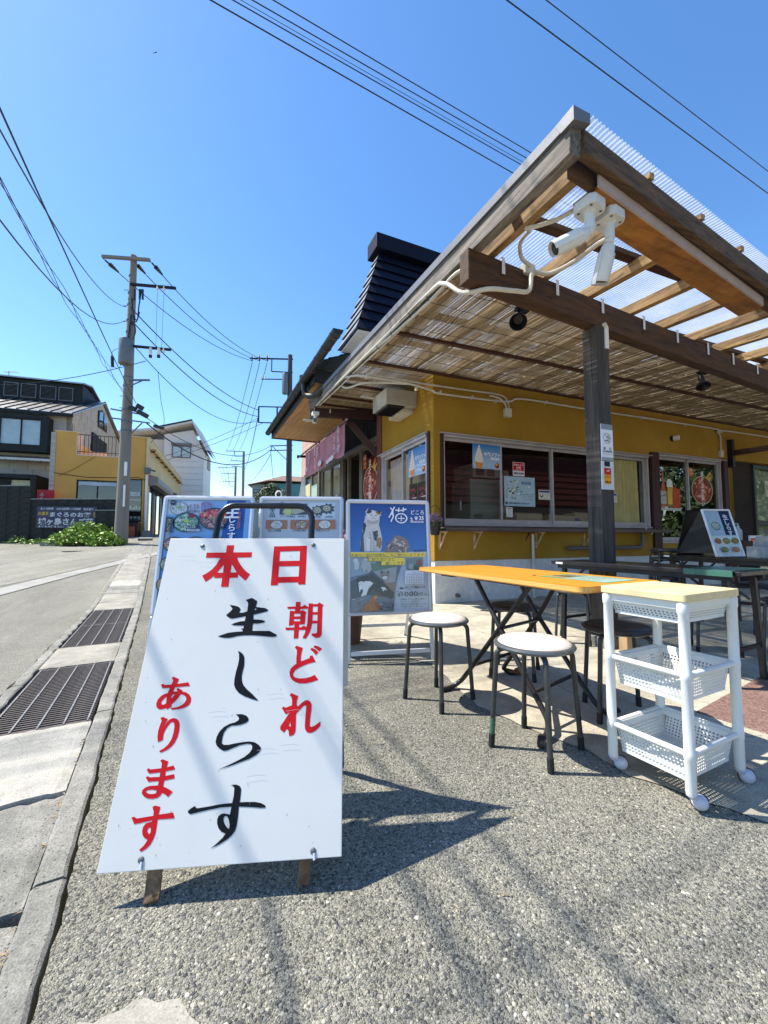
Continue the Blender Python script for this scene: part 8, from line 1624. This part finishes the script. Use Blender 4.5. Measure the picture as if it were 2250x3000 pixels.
wire(sag(P1+Vector((.1,-.1,8.5)), P2+Vector((-1.9,0,8.5)), .5, 18), .020, 'upper of the two thick wires from the concrete pole to the boxed arm'); wire(sag(P1+Vector((.1,-.1,8.1)), P2+Vector((-1.9,0,8.1)), .6, 18), .020, 'lower of the two thick wires from the concrete pole to the boxed arm')
wire(sag(P1+Vector((.25,-.1,7.2)), P2+Vector((-1.9,0,7.85)), 1.0, 20), .014, 'thin slack wire hanging below the thick pair')
for i, (dx, l) in enumerate(((-2.3,'left'),(-1.85,'middle'),(-1.4,'right'))): wire(sag(P2+Vector((dx,0,11.4)), P3+Vector((-2.2+i*.8,0,12.1)), .8, 16), .02, l+' of the wires running from the dark pole down the street')
wire(sag(P2+Vector((-1.9,0,8.0)), P3+Vector((-.2,0,9.4)), 1.0, 14), .025, 'thick telephone wire from the boxed arm down the street'); wire(sag(P3+Vector((-1.2,0,11.9)), P4+Vector((-1.5,0,11.2)), .3, 8), .02, 'wire between the two farthest poles')
for i in range(3): wire(sag(P4+Vector((-2.4+i*.5,0,11.2)), Vector((-36+i*.6,95,11)), .8, 8), .02, ['left','middle','right'][i]+' wire leaving the farthest pole')
wire(sag(P1+Vector((.6,-.1,4.9)), P2+Vector((-1.15,0,6.3)), .9, 20), .013, 'upper telephone wire low across the white house'); wire(sag(P1+Vector((.7,-.1,4.65)), P2+Vector((-1.15,0,6.05)), 1.1, 20), .022, 'lower telephone wire low across the white house')
for i, b in enumerate([(-13.8,52,6.5),(-17.5,50,7.2)]): wire(sag(P2+Vector((-1.1,0,6.1-.3*i)), Vector(b), .6, 10), .018, ['shorter','longer'][i]+' low wire from the dark pole towards the far street')
wire(sag(P2+Vector((-1.9,0,8.0)), Vector((-14.5,22,4.6)), .3, 10), .012, 'service wire falling left behind the white house, upper'); wire(sag(P2+Vector((-1.6,0,7.7)), Vector((-15.2,22,4.2)), .3, 10), .012, 'service wire falling left behind the white house, lower')
# wires coming in from the left edge, passing over the street
P0 = Vector((4.0,-12.5,0))
wire(sag(P0+Vector((0,0,8.5)), P1+Vector((-.12,-.1,8.6)), 3.55, 36), .010, 'upper slack cable from the left edge to the concrete pole')
wire(sag(P0+Vector((.2,0,8.1)), P1+Vector((-.14,-.1,8.15)), 4.2, 36), .010, 'second slack cable from the left edge to the concrete pole')
wire(sag(P0+Vector((0,0,5.3)), P1+Vector((.45,-.3,5.25)), .40, 36), .010, 'straight thick cable running down past the concrete pole')
A_ = P0+Vector((0,0,5.7)); B_ = P1+Vector((.1,-.3,5.55))
for k in range(3): wire([A_.lerp(B_,i/220)+Vector((.028*sin(i*.33+k*2.1)+.02*sin(i*.11+k),0,.028*cos(i*.33+k*2.1)+.02*cos(i*.13+k*2)-1.0*4*(i/220)*(1-i/220))) for i in range(221)], .005, ['first','second','third'][k]+' strand of the twisted cable bundle at the left')
wire([P1+Vector((.1,-.3,5.5)),P1+Vector((.45,-.3,5.0)),P1+Vector((.62,-.2,4.85))], .014, 'short cable tail joining the black boxes beside the pole')
for i, (x, z, sx, l) in enumerate(((.28,5.12,.16,'left'),(.52,5.16,.14,'upper right'),(.62,4.93,.24,'lower'))): c = MB(); c.box((0,0,0),(sx*1.5,.14,.15),(0,.5,0)); tag(c.build('cable_joint_box', M['wire'], M=Matrix.Translation(P1+Vector((x,-.2,z))), bevel=.02), l+' black cable joint box hanging beside the concrete pole', 'cable box')
c = MB(); c.box((0,0,0),(.34,.10,.10),(0,.25,0)); tag(c.build('cable_joint_box', M['wire'], M=Matrix.Translation(P1+Vector((1.05,0,4.55))), bevel=.02), 'slender black joint box farther along the telephone wire', 'cable box')
wire(sag(P1+Vector((.6,-.1,6.75)), Vector((-15.5,15,6.6)), .25, 14), .012, 'thin wire crossing above the grey house roof')
wire(cat_rom([P1+Vector((.34,1.1,6.86)),P1+Vector((.25,1.5,6.0)),P1+Vector((-.1,2.4,5.3)),(-9.75,16.9,4.85)],6), .009, 'loose wire dropping to the corner of the ochre house')
# high wires crossing the sky over the forecourt
def skywire(a, b, z, r, l):
    a = Vector((*a,z)); b = Vector((*b,z)); d = b-a; wire([a-d*2.5, a-d, a, b, b+d, b+d*3], r, l, grp='high wires crossing the sky')
for i, (a, b) in enumerate((((-2.359,5.127),(2.61,7.79)),((-2.056,5.127),(2.715,7.606)),((-1.949,5.127),(2.743,7.556)),((-1.792,5.127),(2.776,7.468)),((-1.508,5.127),(2.794,7.344)))):
    skywire(a, b, 8.2, [.010,.008,.004,.008,.008][i], ['lowest','second lowest','thinnest','second highest','highest'][i]+' of the bunch of high wires meeting the awning roof')
skywire((1.512,4.636), (7.381,7.475), 7.5, .008, 'lower of the two high wires at the upper right')
skywire((1.996,4.636), (6.933,6.996), 7.5, .006, 'upper of the two high wires at the upper right')
bd = MB(); bd.add([(-.02,0,0),(.18,.05,.04),(.30,0,.12),(.12,-.06,.02),(-.12,0,.0),(-.02,-.1,-.26),(-.10,.02,-.02)], [(0,1,2,3),(0,3,5,6),(0,6,4)]); tag(bd.build('bird', mat('dark_feather', (.005,.005,.006), 1, spec=0), M=at(-13.3,22,28.9) @ Matrix.Scale(.6,4)), 'tiny dark bird high in the blue sky at the upper left', 'bird')
# ================================================================ what the shop windows mirror: a maroon boarded house and greenery opposite
rh = thing('maroon_house', 'maroon weatherboarded house opposite, mirrored in the shop windows', 'house', SHOP @ Matrix.Translation((0,-10.5,0)))
c = MB(); c.bx(4.5,19.5,-4,-.02,0,2.4); c.build('lower_wall', M['dark_room'], rh); c = MB(); c.bx(4.5,19.5,-4,-.05,2.4,6.2); c.build('upper_wall', M['redsiding'], rh)  # dark colour of the lower wall stands for the shade below the boards
b = MB(); b.add([(4.5,0,0),(19.5,0,0),(19.5,-.04,.30),(4.5,-.04,.30),(4.5,-.06,0),(19.5,-.06,0)], [(0,3,2,1),(0,1,5,4)]); pieces('weatherboard', b.mesh('weatherboard'), M['redsiding'], rh, [Matrix.Translation((0,.03,2.5+i*.30)) for i in range(12)])
for i, x in enumerate((6.5,9.5,12.5,15.5,18.5)): c = MB(); c.bx(x,x+.16,-.05,.55,5.9,6.12); c.build('rafter_end', M['darkframe'], rh)
c = MB(); c.bx(4.2,19.8,-4.3,.7,6.12,6.3); c.build('roof', M['darkframe'], rh)
og = thing('roadside_tree', 'leafy tree opposite, mirrored green in the shop door glass', 'tree', SHOP @ Matrix.Translation((24,-9.5,0))); c = MB(); c.tube([(0,0,0),(.2,0,3),(0,0,5)], [.25,.18,.08], 8); c.build('trunk', M['stem'], og)
leaf_blob('crown', [(0,0,2.2,2.4),(-2.4,0,3.6,2.4),(2,0,3.4,2.8),(0,0,5.4,2.8),(4,1,2.5,2.8),(-2,0,1,1.8),(5,0,5,3),(8,2,3,3.5),(-3,0,1,1.8),(3,0,1,2),(8,2,6,3),(12,4,4,4)], 16000, .2, mat('roadside_leaf',(.05,.09,.02),.6,var=.5,scale=2), og, 14)  # dark green leaf colour, varied by noise
